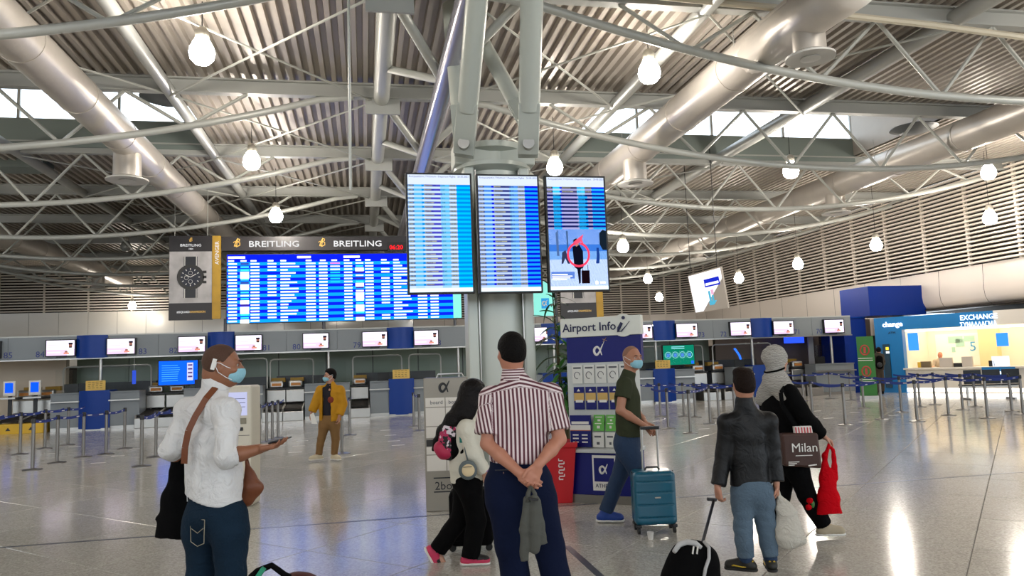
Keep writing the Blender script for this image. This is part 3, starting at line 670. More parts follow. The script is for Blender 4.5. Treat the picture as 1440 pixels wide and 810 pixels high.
# gate monitors on the fascia
def monitor(px0, px1, label, first=[None]):
    x0, x1 = tx(px0, FY-.12), tx(px1, FY-.12); w = .78; cx = (x0+x1)/2
    if first[0] is None:
        t = thing('wall_monitor', label, 'monitor', (cx, FY-.12, 2.3), 'check-in monitors on the fascia'); first[0] = t
        MB().b2((cx-w/2-.03, FY-.11, 2.27), (cx+w/2+.03, FY, 2.79)).build('housing', M_dark, t)
        m = MB(); y = FY-.112
        mats = [ecol('#f4ecff', 1.35), ecol('#e8c8f4', 1.2), ecol('#201828', .6), ecol('#b07868', .8), ecol('#fbfbff', 1.4), ecol('#e89888', 1.0)]
        def qq(a, b, c, d, k, l): m.mat(k); m.quad((cx-w/2+a*w, y-.001*l, 2.3+d*.46), (cx-w/2+a*w, y-.001*l, 2.3+b*.46), (cx-w/2+c*w, y-.001*l, 2.3+b*.46), (cx-w/2+c*w, y-.001*l, 2.3+d*.46))
        qq(0, 0, 1, 1, 0, 0); qq(0, 0, 1, .4, 1, 1); qq(.04, .18, .5, .24, 4, 2); qq(.04, .55, .5, .6, 1, 2); qq(.04, .68, .6, .73, 1, 2)
        qq(.74, .0, .97, .55, 4, 3); qq(.80, .52, .92, .74, 3, 4); qq(.79, .72, .94, .84, 2, 5); qq(.81, .5, .91, .58, 2, 5); qq(.62, .08, .82, .2, 5, 6); qq(.66, .2, .76, .3, 3, 6)
        m.build('display', mats, t); MB().b2((cx-.15, FY-.03, 2.24), (cx+.15, FY+.0, 2.29)).build('bracket', M_dark, t); return t
    return dup(first[0], (cx, FY-.12, 2.3), 0, label)
mon = [(66, 104, 'check-in monitor on the left side of the leftmost blue fascia pillar'), (152, 188, 'check-in monitor on the right side of the leftmost blue fascia pillar'), (252, 287, 'check-in monitor left of the blue pillar above the white-shirted man'),
       (332, 367, 'check-in monitor right of the blue pillar above the white-shirted man'), (427, 461, 'lone check-in monitor above the man in mustard jacket'), (511, 543, 'check-in monitor left of the blue pillar under the board\'s right half'), (584, 615, 'check-in monitor touching that pillar, next to the round column'),
       (744, 774, 'check-in monitor glimpsed between column and plant'), (889, 917, 'check-in monitor partly hidden by the airport info stand'), (953, 981, 'check-in monitor above the large green monitor'),
       (1029, 1057, 'check-in monitor above the boy in black jacket'), (1090, 1117, 'check-in monitor above the woman in patterned headscarf'), (1162, 1188, 'rightmost check-in monitor, next to the deep blue box')]
for a in mon: monitor(*a)
t = thing('wall_monitor', 'dark switched-off monitor cut by the left picture edge', 'monitor', (tx(-12), FY-.12, 2.3))
MB().b2((tx(-24), FY-.11, 2.27), (tx(3), FY, 2.79)).build('housing', M_dark, t); MB().b2((tx(-23), FY-.115, 2.3), (tx(2), FY-.11, 2.76)).build('display', mat('off_display', '#1c222c', .15), t)
# support posts from floor to fascia
for i, px in enumerate((141, 462, 645, 780, 924, 1060, 1172)):
    x = at_y(px, 510, FY+.2).x
    o = MB().tube((x, FY+.25, 0), (x, FY+.25, 2.2), .05, 12).build('fascia_post', M_alu, smooth=True); tag(o, 'round steel post carrying the grey fascia, %s from the left' % ORD[i], 'post', 'steel posts under the fascia')

# ================================================================ check-in desks
def desk(x0, x1, bx, label, sign=None, glass=True):
    t = thing('checkin_desk', label, 'desk', ((x0+x1)/2, FY+.1, 0), 'grey check-in desks'); y0 = FY-.0; y1 = FY+.75
    segs = [(x0, bx[0]), (bx[1], x1)] if bx else [(x0, x1)]
    for a, b in segs:
        if b-a < .1: continue
        MB().b2((a, y0+.05, .10), (b, y1, 1.12)).build('body', M_grey, t, bevel=.008); MB().b2((a-.02, y0-.06, .86), (b+.02, y0+.05, .90)).build('front_ledge', M_alu, t)
        MB().b2((a, y0+.0, 1.12), (b, y1, 1.15)).build('counter_top', M_grey, t); MB().b2((a, y0+.08, 0), (b, y1, .10)).build('plinth', M_alu, t)
    if bx:
        m = MB(); n = 8; pts = [(bx[0]+(bx[1]-bx[0])*i/n, y0-.10*math.sin(math.pi*i/n)) for i in range(n+1)]
        vs = [(x, y, z) for x, y in pts for z in (.03, 1.2)]+[(bx[0], y1, .03), (bx[0], y1, 1.2), (bx[1], y1, .03), (bx[1], y1, 1.2)]
        m.add(vs, [(2*i, 2*i+2, 2*i+3, 2*i+1) for i in range(n)]+[(2*n+2, 0, 1, 2*n+3), (2*n, 2*n+4, 2*n+5, 2*n+1), tuple([2*i+1 for i in range(n+1)]+[2*n+5, 2*n+3])])
        m.build('blue_panel', M_blue, t, smooth=True)
        MB().b2((bx[0], y0-.07, 0), (bx[1], y0+.1, .05)).build('plinth', M_alu, t)
    if glass:
        m = MB(); c = (x0+x1)/2; m.b2((x0+.1, y0+.14, 1.16), (c-.1, y0+.15, 1.85)); m.build('glass_screen', mat('clear_glass', '#dfe8e6', .03, trans=1., alpha=.25), t)
        m = MB(); m.b2((c+.1, y0+.14, 1.16), (x1-.1, y0+.15, 1.85)); m.build('glass_screen', MATS['clear_glass'], t)
    m = MB(); m.b2((x0+.25, y0+.4, 1.15), (x0+.65, y0+.43, 1.42)); m.b2((x0+.42, y0+.43, 1.15), (x0+.48, y0+.47, 1.3)); m.build('computer', M_dark, t)
    if sign:
        o = thing('yellow_notice', 'yellow notice board standing on ' + sign, 'notice', (sign_x(sign, bx, x0, x1), y0+.1, 1.2)); c = sign_x(sign, bx, x0, x1)
        MB().b2((c-.28, y0+.09, 1.2), (c+.28, y0+.105, 1.5)).build('sheet', mat('notice_yellow', '#d8b45a', .5), o)
        m = MB()
        for r_, ws in enumerate(((.06, .4), (.1, .34), (.08, .3), (.12, .3))):
            xx = c-.24+ws[0]*.3
            for q_ in range(4): m.b2((xx+q_*.11, y0+.087, 1.45-r_*.06), (xx+q_*.11+ws[1]*.22, y0+.0905, 1.465-r_*.06))
        m.build('printed_lines', mat('ink', '#5a4a20', .5), o)
    return t
def sign_x(s, bx, x0, x1): return (bx[0]+bx[1])/2 if bx else (x0+x1)/2
desk(-9.41, -6.89, (-8.6, -7.73), 'check-in desk with blue centre under the leftmost blue pillar', 'the leftmost check-in desk')
desk(-5.6, -3.22, (-4.88, -4.07), 'check-in desk hidden behind the white-shirted man')
desk(-1.92, -.50, None, 'small grey check-in desk behind the man in yellow jacket')
desk(.16, 2.25, (.77, 1.60), 'check-in desk with blue centre just left of the silver totem', 'the desk left of the silver totem')
desk(5.2, 7.6, (6.0, 6.85), 'check-in desk hidden behind the plant and info stand')
desk(9.2, 11.6, (10.02, 10.83), 'check-in desk with blue centre just right of the info stand', 'the desk right of the info stand')
desk(13.1, 15.3, (13.87, 14.72), 'check-in desk behind the woman in patterned headscarf', None)
desk(16.4, 18.0, None, 'grey check-in desk left of the blue currency kiosk')
# baggage units
def bag_unit(x, label, yellow=False, first={}):
    k = 'y' if yellow else 'n'
    if k in first: return dup(first[k], (x, FY+.1, 0), 0, label)
    t = thing('baggage_unit', label, 'conveyor', (x, FY+.1, 0), 'baggage scales between the desks'); first[k] = t; y0 = FY-.15; w = .66
    MB().b2((x-w/2, y0, 0), (x+w/2, y0+.9, .30)).build('base', mat('base_yellow', '#d9ae2c', .45) if yellow else M_alu, t, bevel=.01)
    if yellow:
        m = MB(); m.add([(x-.07, y0-.003, .1), (x+.07, y0-.003, .1), (x, y0-.003, .2)], [(0, 1, 2)]); m.build('warning_mark', M_dark, t)
    m = MB(); m.bar((x, y0+.1, .36), (x, y0+1.1, .50), w*.86, .05); m.build('belt', mat('rubber', '#15100e', .6), t)
    for sx in (-1, 1): MB().bar((x+sx*(w/2-.03), y0+.02, .33), (x+sx*(w/2-.03), y0+1.1, .50), .04, .12).build('side_rail', M_alu, t)
    m = MB(); m.box((x, y0+1.0, .76), (w*.92, .05, .42)); m.build('guard_panel', M_alu, t, bevel=.04)
    MB().b2((x-w/2, y0+.95, .99), (x+w/2, y0+1.3, 1.03)).build('shelf', M_dark, t)
    m = MB(); m.b2((x-.22, y0+1.05, 1.03), (x+.22, y0+1.27, 1.27)); m.build('roll_cover', M_alu, t, bevel=.05)
    MB().b2((x-.14, y0+1.035, 1.10), (x+.17, y0+1.06, 1.19)).build('label_strip', mat('orange_tape', '#c8833a', .5), t)
    MB().b2((x-.2, y0+1.5, 1.22), (x+.24, y0+1.75, 1.36)).build('tag_box', mat('box_ochre', '#a88428', .5), t)
    return t
for i, (px, yl, la) in enumerate(((15, 1, 'baggage scale with yellow base, cut by the left edge'), (47, 1, 'baggage scale with yellow base beside the leftmost desk'), (207, 0, 'baggage scale just right of the leftmost desk'),
     (238, 0, 'baggage scale left behind the white-shirted man'), (384, 0, 'baggage scale right of the white kiosk'), (412, 0, 'baggage scale left of the man in yellow jacket'), (506, 0, 'single baggage scale right of the man in yellow jacket'),
     (1001, 0, 'baggage scale left behind the boy in black jacket'), (1030, 0, 'baggage scale hidden behind the boy in black jacket'), (1120, 0, 'baggage scale right of the woman in headscarf'), (1146, 0, 'baggage scale left of the last grey desk'))):
    bag_unit(at_y(px, 580, FY).x, la, bool(yl))
# self-service tablets at the far left
for i, px in enumerate((13, 49)):
    c = at_y(px, 550, FY+.4); t = thing('tablet_stand', 'pale upright screen glowing blue, %s the left picture edge' % ('touching' if i == 0 else 'a little right of'), 'screen', (c.x, FY+.4, 1.0))
    MB().b2((c.x-.17, FY+.38, 1.12), (c.x+.17, FY+.46, 1.58)).build('case', M_whitep, t, bevel=.02); MB().b2((c.x-.11, FY+.37, 1.22), (c.x+.11, FY+.38, 1.52)).build('display', em('tablet_blue', '#1058ff', 1.1), t)
    MB().b2((c.x-.05, FY+.45, .4), (c.x+.05, FY+.5, 1.2)).build('stem', M_dark, t); MB().b2((c.x-.25, FY+.2, 1.03), (c.x+.25, FY+.55, 1.08)).build('shelf', M_alu, t)
# rear partition of green glass, dark back counters, steel hoops
wi = MB().b2((-9.9, 29.0, 0), (13.9, 29.1, 2.9)).build('wall_inner', M_dark); tag(wi, kind='structure')
for i in range(14):
    a = -9.9+23.8*i/14; MB().b2((a+.015, 28.96, .02), (a+1.7-.015, 29.0, 2.9)).build('panel', M_green, wi)
wc = MB().b2((-34, 28.0, 0), (-9.9, 28.3, 2.9)).build('wall_inner_left', mat('cream_wall', '#d5c6b2', .5)); tag(wc, kind='structure')
ce = MB().b2((-16, FY+.5, 2.86), (18, 28.98, 2.9)).build('trim_1', M_white); tag(ce, kind='structure')
hoops = ((-9.3, -5.4, 2.05), (-5.1, -3.2, 2.05), (-3.0, -1.4, 2.02), (-.2, 1.9, 2.02), (2.6, 4.6, 2.0), (9.0, 13.0, 2.05), (8.9, 10.0, 1.95))
for i, (x0, x1, z) in enumerate(((-9.4, -6.8, 1.95), (-5.6, -3.2, 2.03), (-3.1, -1.7, 1.98), (-.4, 1.25, 2.0), (1.5, 2.6, 2.0), (9.4, 12.4, 2.0), (12.8, 15.2, 2.0))):
    y = FY+1.0; c = .12
    pts = [(x0, y, 0), (x0, y, z-c), (x0+.03, y, z-.03), (x0+c, y, z), (x1-c, y, z), (x1-.03, y, z-.03), (x1, y, z-c), (x1, y, 0)]
    o = MB().path(pts, .025, 8).build('steel_hoop', M_steel, smooth=True); tag(o, 'rounded steel hoop frame behind the desks, %s from the left' % ORD[i], 'frame', 'steel hoop frames')
    b = MB().b2((x0+.1, 27.4, 0), (x1-.1, 27.9, 1.42)).build('back_counter', mat('counter_dark', '#3f454b', .4)); tag(b, 'dark back counter inside hoop frame, %s from the left' % ORD[i], 'counter', 'dark back counters')
# large landscape screens behind the desks
def bigscreen(px0, py0, px1, py1, Y, label, kind):
    a, b = at_y(px0, py0, Y), at_y(px1, py1, Y); t = thing('large_monitor', label, 'monitor', ((a.x+b.x)/2, Y, b.z)); w = b.x-a.x; h = a.z-b.z
    MB().b2((a.x, Y, b.z), (b.x, Y+.08, a.z)).build('housing', M_black, t); y = Y-.004
    if kind == 'blue':
        MB().b2((a.x+.03, y, b.z+.03), (b.x-.03, Y, a.z-.03)).build('display', ecol('#1060ff', 1.2), t)
        m = MB()
        for k in range(8): m.b2((a.x+.12, y-.004, a.z-.18-k*h*.085), (a.x+.12+w*random.uniform(.35, .45), y, a.z-.165-k*h*.085))
        m.build('text_lines', ecol('#50b0ff', 1.2), t)
        MB().b2((a.x+w*.72, y-.004, b.z+.15), (a.x+w*.87, y, a.z-.1)).build('logo_card', ecol('#c8c8ff', 1.2), t)
        m = MB()
        for k in range(4): m.b2((a.x+w*.74, y-.008, a.z-.2-k*h*.15), (a.x+w*.85, y-.004, a.z-.15-k*h*.15))
        m.build('logo_card', ecol('#6a5090', .8), t)
    else:
        MB().b2((a.x+.03, y, b.z+.03), (b.x-.03, Y, a.z-.03)).build('display', ecol('#109070', .8), t)
        m = MB(); m2 = MB()
        for k in range(4):
            c = Vector((a.x+w*(.17+.22*k), y-.002, (a.z+b.z)/2)); m.path([c+Vector((w*.09*math.cos(q_), 0, w*.09*math.sin(q_))) for q_ in np.linspace(0, 6.28, 17)], .008, 5); m2.b2(c+Vector((-.06, -.004, -.07)), c+Vector((.06, 0, .06)))
        for k in range(2): m.b2((a.x+w*.28, y-.004, a.z-.1-k*.06), (a.x+w*.68, y, a.z-.08-k*.06))
        m.build('symbol_rings', ecol('#a0f0ff', 1.1), t); m2.build('symbols', ecol('#5088e0', 1.0), t)
        MB().b2((b.x-.16, y-.004, b.z+.05), (b.x-.06, y, b.z+.16)).build('corner_symbol', ecol('#2060ff', 1.2), t)
bigscreen(222, 507, 279, 541, FY+.45, 'large bright blue monitor left of the white-shirted man', 'blue')
bigscreen(931, 485, 978, 513, FY+.75, 'large green monitor with four round symbols behind the desks', 'green')
t = thing('blue_light_arc', 'curved glowing blue strip behind the boy\'s head', 'light', (12.4, FY+.4, 1.2))
MB().path([at_y(1033, 490, FY+.5), at_y(1040, 500, FY+.5), at_y(1043, 510, FY+.5), at_y(1042, 520, FY+.5)], .035, 8).build('glow_tube', em('blue_tube', '#2a70ff', 1.6), t, smooth=True)
t = thing('hanging_display', 'narrow upright blue lit plate left of the large blue monitor', 'sign', (-7.0, FY+.2, 1.5))
a = at_y(186, 521, FY+.2); b = at_y(190.5, 540, FY+.2); MB().b2((a.x, FY+.2, b.z), (b.x, FY+.24, a.z)).build('plate', em('plate_blue', '#3858d8', .9), t)
MB().tube((a.x+.05, FY+.22, a.z), (a.x+.05, FY+.22, 2.2), .008, 6).build('wire', M_steel, t)
# white posters and shutter in the back right
for (px0, py0, px1, py1, Y, nm, m_, la, ca) in ((1103, 474, 1131, 482, 27.5, 'lit_strip_sign', em('strip_blue', '#2a50ff', 1.3), 'short lit blue strip sign hanging beside the patterned headscarf', 'sign'),
      (1136, 474, 1149, 552, 27.6, 'tall_poster', M_whitep, 'tall white poster with grey drawings left of the roller shutter', 'poster'), (1193, 473, 1204, 519, 27.2, 'purple_poster', mat('poster_purple', '#7a2458', .5, vary=(4, .5)), 'narrow purple and gold poster left of the green banner', 'poster')):
    a, b = at_y(px0, py0, Y), at_y(px1, py1, Y); o = tag(MB().b2((a.x, Y, 0 if 'poster' in nm else b.z), (b.x, Y+.06, a.z)).build(nm, m_), la, ca)
    if 'strip' in nm: MB().b2((a.x+.1, Y+.01, a.z), (a.x+.13, Y+.05, 2.87)).build('hanger', M_steel, o); MB().b2((b.x-.13, Y+.01, a.z), (b.x-.1, Y+.05, 2.87)).build('hanger', M_steel, o)
a, b = at_y(1152, 473, 27.9), at_y(1197, 519, 27.9)
sh = thing('roller_shutter', 'closed brown roller shutter left of the purple poster', 'shutter', ((a.x+b.x)/2, 27.9, 0))
for k in range(24): MB().b2((a.x, 27.9+.01*(k % 2), k*.1+.005), (b.x, 27.95, k*.1+.095)).build('slat', mat('shutter_brown', '#4a3c3a', .5, .2), sh)
wi2 = MB().b2((13.9, 28.4, 0), (21, 28.6, 2.9)).build('wall_inner_right', mat('taupe', '#6c6058', .6)); tag(wi2, kind='structure')
# ================================================================ currency kiosk and its neighbours
KA, KB = Vector((18.92, 25.36, 0)), Vector((21.25, 21.45, 0)); KD = (KB-KA).normalized(); KN = Vector((KD.y, -KD.x, 0))   # outward normal
if KN.dot(CAM-KA) < 0: KN = -KN
M_cy = mat('kiosk_blue', '#0072b4', .35, vary=(1, .04)); M_kw = mat('kiosk_white', '#dcd6cc', .4)
def kpt(px, py, off=0.):
    d = ray(px, py); o = KA+KN*off; k = (o-CAM).dot(KN)/d.dot(KN); return CAM+d*k
def ku(px, py=500): return (kpt(px, py)-KA).dot(KD)
def kbox(m, u0, u1, z0, z1, d0, d1):          # d measured outward from the front plane
    c = KA+KD*((u0+u1)/2)+KN*((d0+d1)/2); M = Matrix((KD, KN, Vector((0, 0, 1)))).transposed()
    return m.box((c.x, c.y, (z0+z1)/2), (abs(u1-u0), abs(d1-d0), abs(z1-z0)), M)
kz = lambda px, py: kpt(px, py).z
kx = thing('currency_kiosk', 'bright blue and white currency exchange kiosk with lit sign', 'kiosk', tuple(KA+KD*2))
uo0, uo1, uE = ku(1271), ku(1428), ku(1448); zt = kz(1300, 443); zo = kz(1300, 462); zc = kz(1300, 518)
m = MB(); kbox(m, 0, uo0, 0, zt, -.3, 0); m.build('front_wall', M_cy, kx); m = MB(); kbox(m, uo0, ku(1402), zo, zt, -.3, 0); m.build('sign_fascia', M_cy, kx)
m = MB(); kbox(m, ku(1402), uE, zo, zt, -.28, -.01); m.build('fascia_end', M_kw, kx)
m = MB(); kbox(m, uo0, uE, 0.16, zc-.04, -.3, -.05); m.build('counter_front', M_kw, kx); m = MB(); kbox(m, uo0-.03, uE, zc-.04, zc+.02, -.65, .08); m.build('counter_top', M_kw, kx)
m = MB(); kbox(m, uo0, uE, .03, .16, -.12, -.08); m.build('floor_light', em('strip_white', '#fff8ee', 5), kx)
m = MB(); kbox(m, uo0, uE, zo-.06, zo-.02, -2.3, -.3); m.build('ceiling_light', em('kiosk_light', '#ffe9c4', 3.2), kx)
m = MB(); kbox(m, -.0, uE+.2, 0, zt, -2.5, -2.4); m.build('rear_wall', mat('kiosk_inner', '#efe6d4', .6), kx)
m = MB(); kbox(m, 0, uE+.2, zt-.03, zt, -2.5, -.3); m.build('roof', M_kw, kx)  # slab added to stop the kiosk's interior light spilling upward
m = MB(); kbox(m, uo0-.1, uo0, 0, zt-.1, -2.4, -.3); m.build('side_wall', MATS['kiosk_inner'], kx); m = MB(); kbox(m, uE, uE+.1, 0, zt-.1, -2.4, -.3); m.build('side_wall', MATS['kiosk_inner'], kx)
m = MB(); kbox(m, ku(1352), ku(1378), 0, zo-.1, -2.4, -1.9); m.build('inner_door', mat('door_cream', '#e8d3a0', .5), kx)
m = MB(); kbox(m, uo0+.3, ku(1350), .9, zo-.2, -2.4, -2.37); m.build('wall_poster', mat('poster_white', '#f4f2ea', .5), kx)
m = MB()
for u, z, w_, h_ in ((.75, 1.75, .5, .25), (1.0, 1.6, .3, .3), (1.3, 1.8, .35, .2), (.85, 1.4, .12, .2)): kbox(m, uo0+u, uo0+u+w_, z, z+h_, -2.37, -2.36)
m.build('map_print', mat('map_mint', '#a8cfc0', .5), kx)
o_ = KA+KD*ku(1334)+KN*-2.2; text('5', (o_.x, o_.y, kz(1334, 497)+.05), KD, (0, 0, 1), .5, mat('digit_blue', '#3a9ad0', .4), kx)
for (px, py, s, sz) in ((1350, 450.5, 'EXCHANGE', .25), (1350, 460.3, 'ΣΥΝΑΛΛΑΓΜΑ', .23)):
    p = kpt(px, py, .01); text(s, p, KD, (0, 0, 1), sz, em('sign_glow', '#e8f4ff', 1.8), kx, ext=.02, sx=.86 if s[0] == 'E' else .70, bold=.002, name='sign_lettering')
p = kpt(1241, 460, .01); text('change', p, KD, (0, 0, 1), .26, MATS['sign_glow'], kx, ext=.02, bold=.006, name='sign_lettering')
p = kpt(1249, 470, .01); text('ATM', p, KD, (0, 0, 1), .13, M_dark, kx, name='small_lettering')
for px in (1281, 1407):
    u = ku(px, 480); m = MB(); kbox(m, u-.17, u+.17, kz(px, 493) if px < 1300 else kz(px, 487), kz(px, 468), -.24, -.18); m.build('rate_screen', em('rate_blue', '#3c8fe8', 1.3), kx)
m = MB(); kbox(m, ku(1380), ku(1427), kz(1400, 531), kz(1400, 516), -.05, .1); m.build('blue_counter_sign', M_cy, kx)
p = kpt(1386, 526, .12); text('change', p, KD, (0, 0, 1), .17, MATS['sign_glow'], kx, ext=.01, bold=.01, name='sign_lettering')
m = MB(); kbox(m, ku(1243), ku(1252), kz(1248, 545), kz(1248, 484), 0, .06); m.build('cash_machine', mat('atm_dark', '#10384e', .3), kx)
m = MB(); kbox(m, ku(1247.5), ku(1251.5), kz(1249, 492), kz(1249, 488), .06, .08); m.build('machine_light', em('atm_yellow', '#f0d040', 1.4), kx)
m = MB(); kbox(m, ku(1247.5), ku(1252), kz(1249, 497), kz(1249, 494), .06, .08); m.build('machine_light', em('atm_white', '#e8f4ff', 1.6), kx)
def ktop(name, px, w_, h_, m_, label, cat, d=-.35, z0=None):
    u = ku(px); z = zc+.02; t = MB(); kbox(t, u-w_/2, u+w_/2, z, z+h_, d-.12, d); o = t.build(name, m_, bevel=.012); tag(o, label, cat); return o
ktop('counter_monitor', 1324, .42, .34, mat('monitor_back', '#b8b0a8', .4), 'grey monitor back on kiosk counter before the cashier', 'monitor'); ktop('counter_monitor', 1354, .34, .36, MATS['monitor_back'], 'grey monitor back on kiosk counter right of the cashier', 'monitor')
ktop('laptop', 1401, .5, .34, em('laptop_glow', '#eef4ff', 1.2), 'white glowing laptop near the kiosk counter\'s right end', 'laptop'); ktop('basket', 1295, .34, .22, mat('basket_brown', '#6a5c44', .7), 'brown basket at the left end of kiosk counter', 'basket')
ktop('yellow_box', 1287, .16, .2, M_yellow, 'small yellow box beside the brown basket', 'box'); ktop('telephone', 1341, .3, .14, M_dark, 'dark telephone between two kiosk monitors', 'telephone'); ktop('black_bag', 1389, .2, .2, M_dark, 'black object left of the glowing laptop', 'bag')
# deep blue volume above and left of the kiosk
bl = thing('blue_box', 'tall deep blue box wall rising above the currency kiosk', 'wall box', (19.7, 26.4, 0)); M_db = mat('deep_blue', '#03297c', .45, spec=.25)
m = MB(); m.b2((18.85, 25.45, 2.89), (21.3, 27.2, 4.02)); m.build('upper_panel', M_db, bl)
m = MB(); m.b2((18.0, 25.9, 0), (18.95, 27.4, 2.84)); m.build('lower_panel', M_db, bl); MB().b2((18.0, 25.85, 2.84), (18.95, 27.4, 2.885)).build('joint_strip', M_blue, bl)
we = MB().b2((21.6, 8, 0), (21.9, 21.3, 3.05)).build('wall_right_lower', mat('aubergine_wall', '#4a343e', .4)); tag(we, kind='structure')
for i in range(5): MB().b2((21.56, 8+i*2.66+.01, .02), (21.6, 8+(i+1)*2.66-.01, 3.0)).build('panel', MATS['aubergine_wall'], we)
# green roll-up banner
g0, g1 = at_d(1208, 528, 25.2), at_d(1232, 530, 25.0); t = thing('rollup_banner', 'green standing banner with two red round symbols before the blue box', 'banner', ((g0.x+g1.x)/2, g0.y, 0))
zt_ = at_d(1220, 473, 25.1).z; m = MB(); d_ = Vector((g1.x-g0.x, g1.y-g0.y, 0)).normalized(); nn = Vector((d_.y, -d_.x, 0)); w_ = (g1-g0).length
m.bar(Vector((g0.x, g0.y, .1))+d_*w_/2, Vector((g0.x, g0.y, zt_))+d_*w_/2, w_, .03, up=nn); m.build('sheet', mat('banner_green', '#2f7a30', .5), t)
m = MB(); m.bar(Vector((g0.x, g0.y, 0))+d_*w_/2, Vector((g0.x, g0.y, .1))+d_*w_/2, w_+.06, .16, up=nn); m.build('base', M_alu, t)
for z in (zt_-.45, zt_-1.15):
    c = Vector((g0.x, g0.y, z))+d_*w_*.45+nn*.02; m = MB(); ring = [c+d_*(.13*math.cos(a))+Vector((0, 0, .16*math.sin(a))) for a in np.linspace(0, 2*math.pi, 20)]; m.path(ring, .022, 5); m.bar(c+Vector((0, 0, -.1)), c+Vector((0, 0, .1)), .07, .01, up=nn); m.build('round_symbol', mat('symbol_red', '#b8423c', .5), t)
    m = MB()
    for k in range(2): m.bar(c+Vector((0, 0, -.27-.07*k))-d_*.22, c+Vector((0, 0, -.27-.07*k))+d_*.22, .01, .022)
    m.build('text_line', M_whitep, t)
# airport bench in front of the kiosk
bn = thing('airport_bench', 'dark metal three-seat bench before the kiosk counter', 'bench', (18.9, 20.8, 0))
a, b = at_z(1352, 562), at_z(1432, 560); bd_ = (b-a).normalized(); bb = Vector((bd_.y, -bd_.x, 0))
M_bench = mat('bench_metal', '#2a2d30', .35, .6)
for i in range(3):
    p = a+(b-a)*((i+.5)/3); w2 = (b-a).length/3*.46
    m = MB(); m.bar(p-bd_*w2+Vector((0, 0, .43)), p+bd_*w2+Vector((0, 0, .43)), .45, .04, up=(0, 0, 1)); m.build('seat', M_bench, bn, bevel=.01)
    m = MB(); m.bar(p-bd_*w2-bb*-.25+Vector((0, 0, .68)), p+bd_*w2-bb*-.25+Vector((0, 0, .68)), .04, .42, up=(0, 0, 1)); m.build('backrest', M_bench, bn, bevel=.01)
for f_ in (.12, .88):
    p = a+(b-a)*f_; MB().bar(p+Vector((0, 0, .03)), p+Vector((0, 0, .4)), .07, .05, up=bd_).build('leg', M_alu, bn); MB().bar(p-bb*.28+Vector((0, 0, .02)), p+bb*.28+Vector((0, 0, .02)), .06, .04).build('foot_bar', M_alu, bn)
MB().bar(a+Vector((0, 0, .38)), b+Vector((0, 0, .38)), .06, .06).build('beam', M_alu, bn)

# ================================================================ hanging lit poster
t = thing('hanging_poster', 'large white lit poster hanging before the right louvers', 'poster', (10.2, 21.3, 2.6))
c4 = [at_d(967, 388, 24), at_d(978, 440.5, 24.5), at_d(1024, 433, 22.3), at_d(1013.5, 375, 21.8)]
nn = (c4[1]-c4[0]).cross(c4[3]-c4[0]).normalized(); nn = nn if nn.dot(c4[0]-CAM) > 0 else -nn
m = MB(); bk = [p+nn*.05 for p in c4]; m.add(c4+bk, [(3, 2, 1, 0), (4, 5, 6, 7), (0, 1, 5, 4), (1, 2, 6, 5), (2, 3, 7, 6), (3, 0, 4, 7)]); m.build('case', M_slat, t)
def pp(u, v, off=.004): return c4[0]+(c4[3]-c4[0])*u+(c4[1]-c4[0])*v-nn*off
def pq(m, u0, v0, u1, v1, off): m.quad(pp(u0, v0, off), pp(u0, v1, off), pp(u1, v1, off), pp(u1, v0, off))
m = MB(); pq(m, .02, .02, .98, .98, .004); m.build('face', em('poster_glow', '#fbf9ff', 1.25), t)
m = MB(); pq(m, .46, .2, .9, .3, .008); pq(m, .46, .36, .9, .40, .008); pq(m, .46, .3, .49, .4, .008); pq(m, .87, .3, .9, .36, .008); m.build('blue_mark', em('poster_blue', '#2030d0', .9), t)
m = MB(); pq(m, .52, .5, .58, .8, .008); pq(m, .6, .62, .66, .8, .008); pq(m, .5, .76, .8, .86, .008); m.build('teal_sketch', em('poster_teal', '#58b8d8', .9), t); m = MB(); pq(m, .6, .48, .68, .6, .008); m.build('pink_sketch', em('poster_pink', '#e8b0d0', 1), t)
for u in (.1, .9):
    p = pp(u, 0); MB().tube(p, (p.x, p.y, ROOF+.14), .012, 6).build('hanging_rod', M_dark, t)

# ================================================================ queue barriers
M_belt = mat('belt_blue', '#16307e', .6); M_pst = mat('post_steel', '#85827e', .3, .8)
pproto = [None]
def qpost(x, y, label, nxt=None, black=False):
    if pproto[0] is None:
        t = thing('queue_post', label, 'barrier post', (0, 0, 0), 'belt barrier posts'); pproto[0] = t
        MB().lathe((0, 0, 0), [(.16, 0), (.16, .012), (.05, .03), (.03, .035)], 18).build('base', M_pst, t, smooth=True)
        MB().tube((0, 0, .03), (0, 0, .86), .031, 12).build('pole', M_pst, t, smooth=True)
        MB().lathe((0, 0, .82), [(.036, 0), (.038, .01), (.038, .075), (.03, .085)], 12).build('head', M_dark, t, smooth=True)
        t.location = (x, y, 0); W[t.name] = Vector((x, y, 0))
    else: t = dup(pproto[0], (x, y, 0), 0, label)
    return t
def belt(t, p, q):
    p = Vector((p.x, p.y, .86)); q = Vector((q.x, q.y, .86)); m = MB(); n = 6; L = (q-p).length; d = (q-p).normalized()
    w = W[t.name]; prev = None; nr = Vector((d.y, -d.x, 0))
    for i in range(n+1):
        u = i/n; c = p+(q-p)*u-Vector((0, 0, .035*math.sin(math.pi*u)))
        if prev is not None: m.bar(prev, c, .003, .05)
        prev = c
    o = m.build('belt', M_belt, t)
    m = MB(); k = max(2, int(L/.35)); s = nr if nr.dot(CAM-p) > 0 else -nr
    for i in range(k):
        u = (i+.5)/k; c = p+(q-p)*u-Vector((0, 0, .035*math.sin(math.pi*u)))+s*.003; m.bar(c-d*.045, c+d*.045, .0025, .016)
    m.build('belt_print', M_whitep, o)
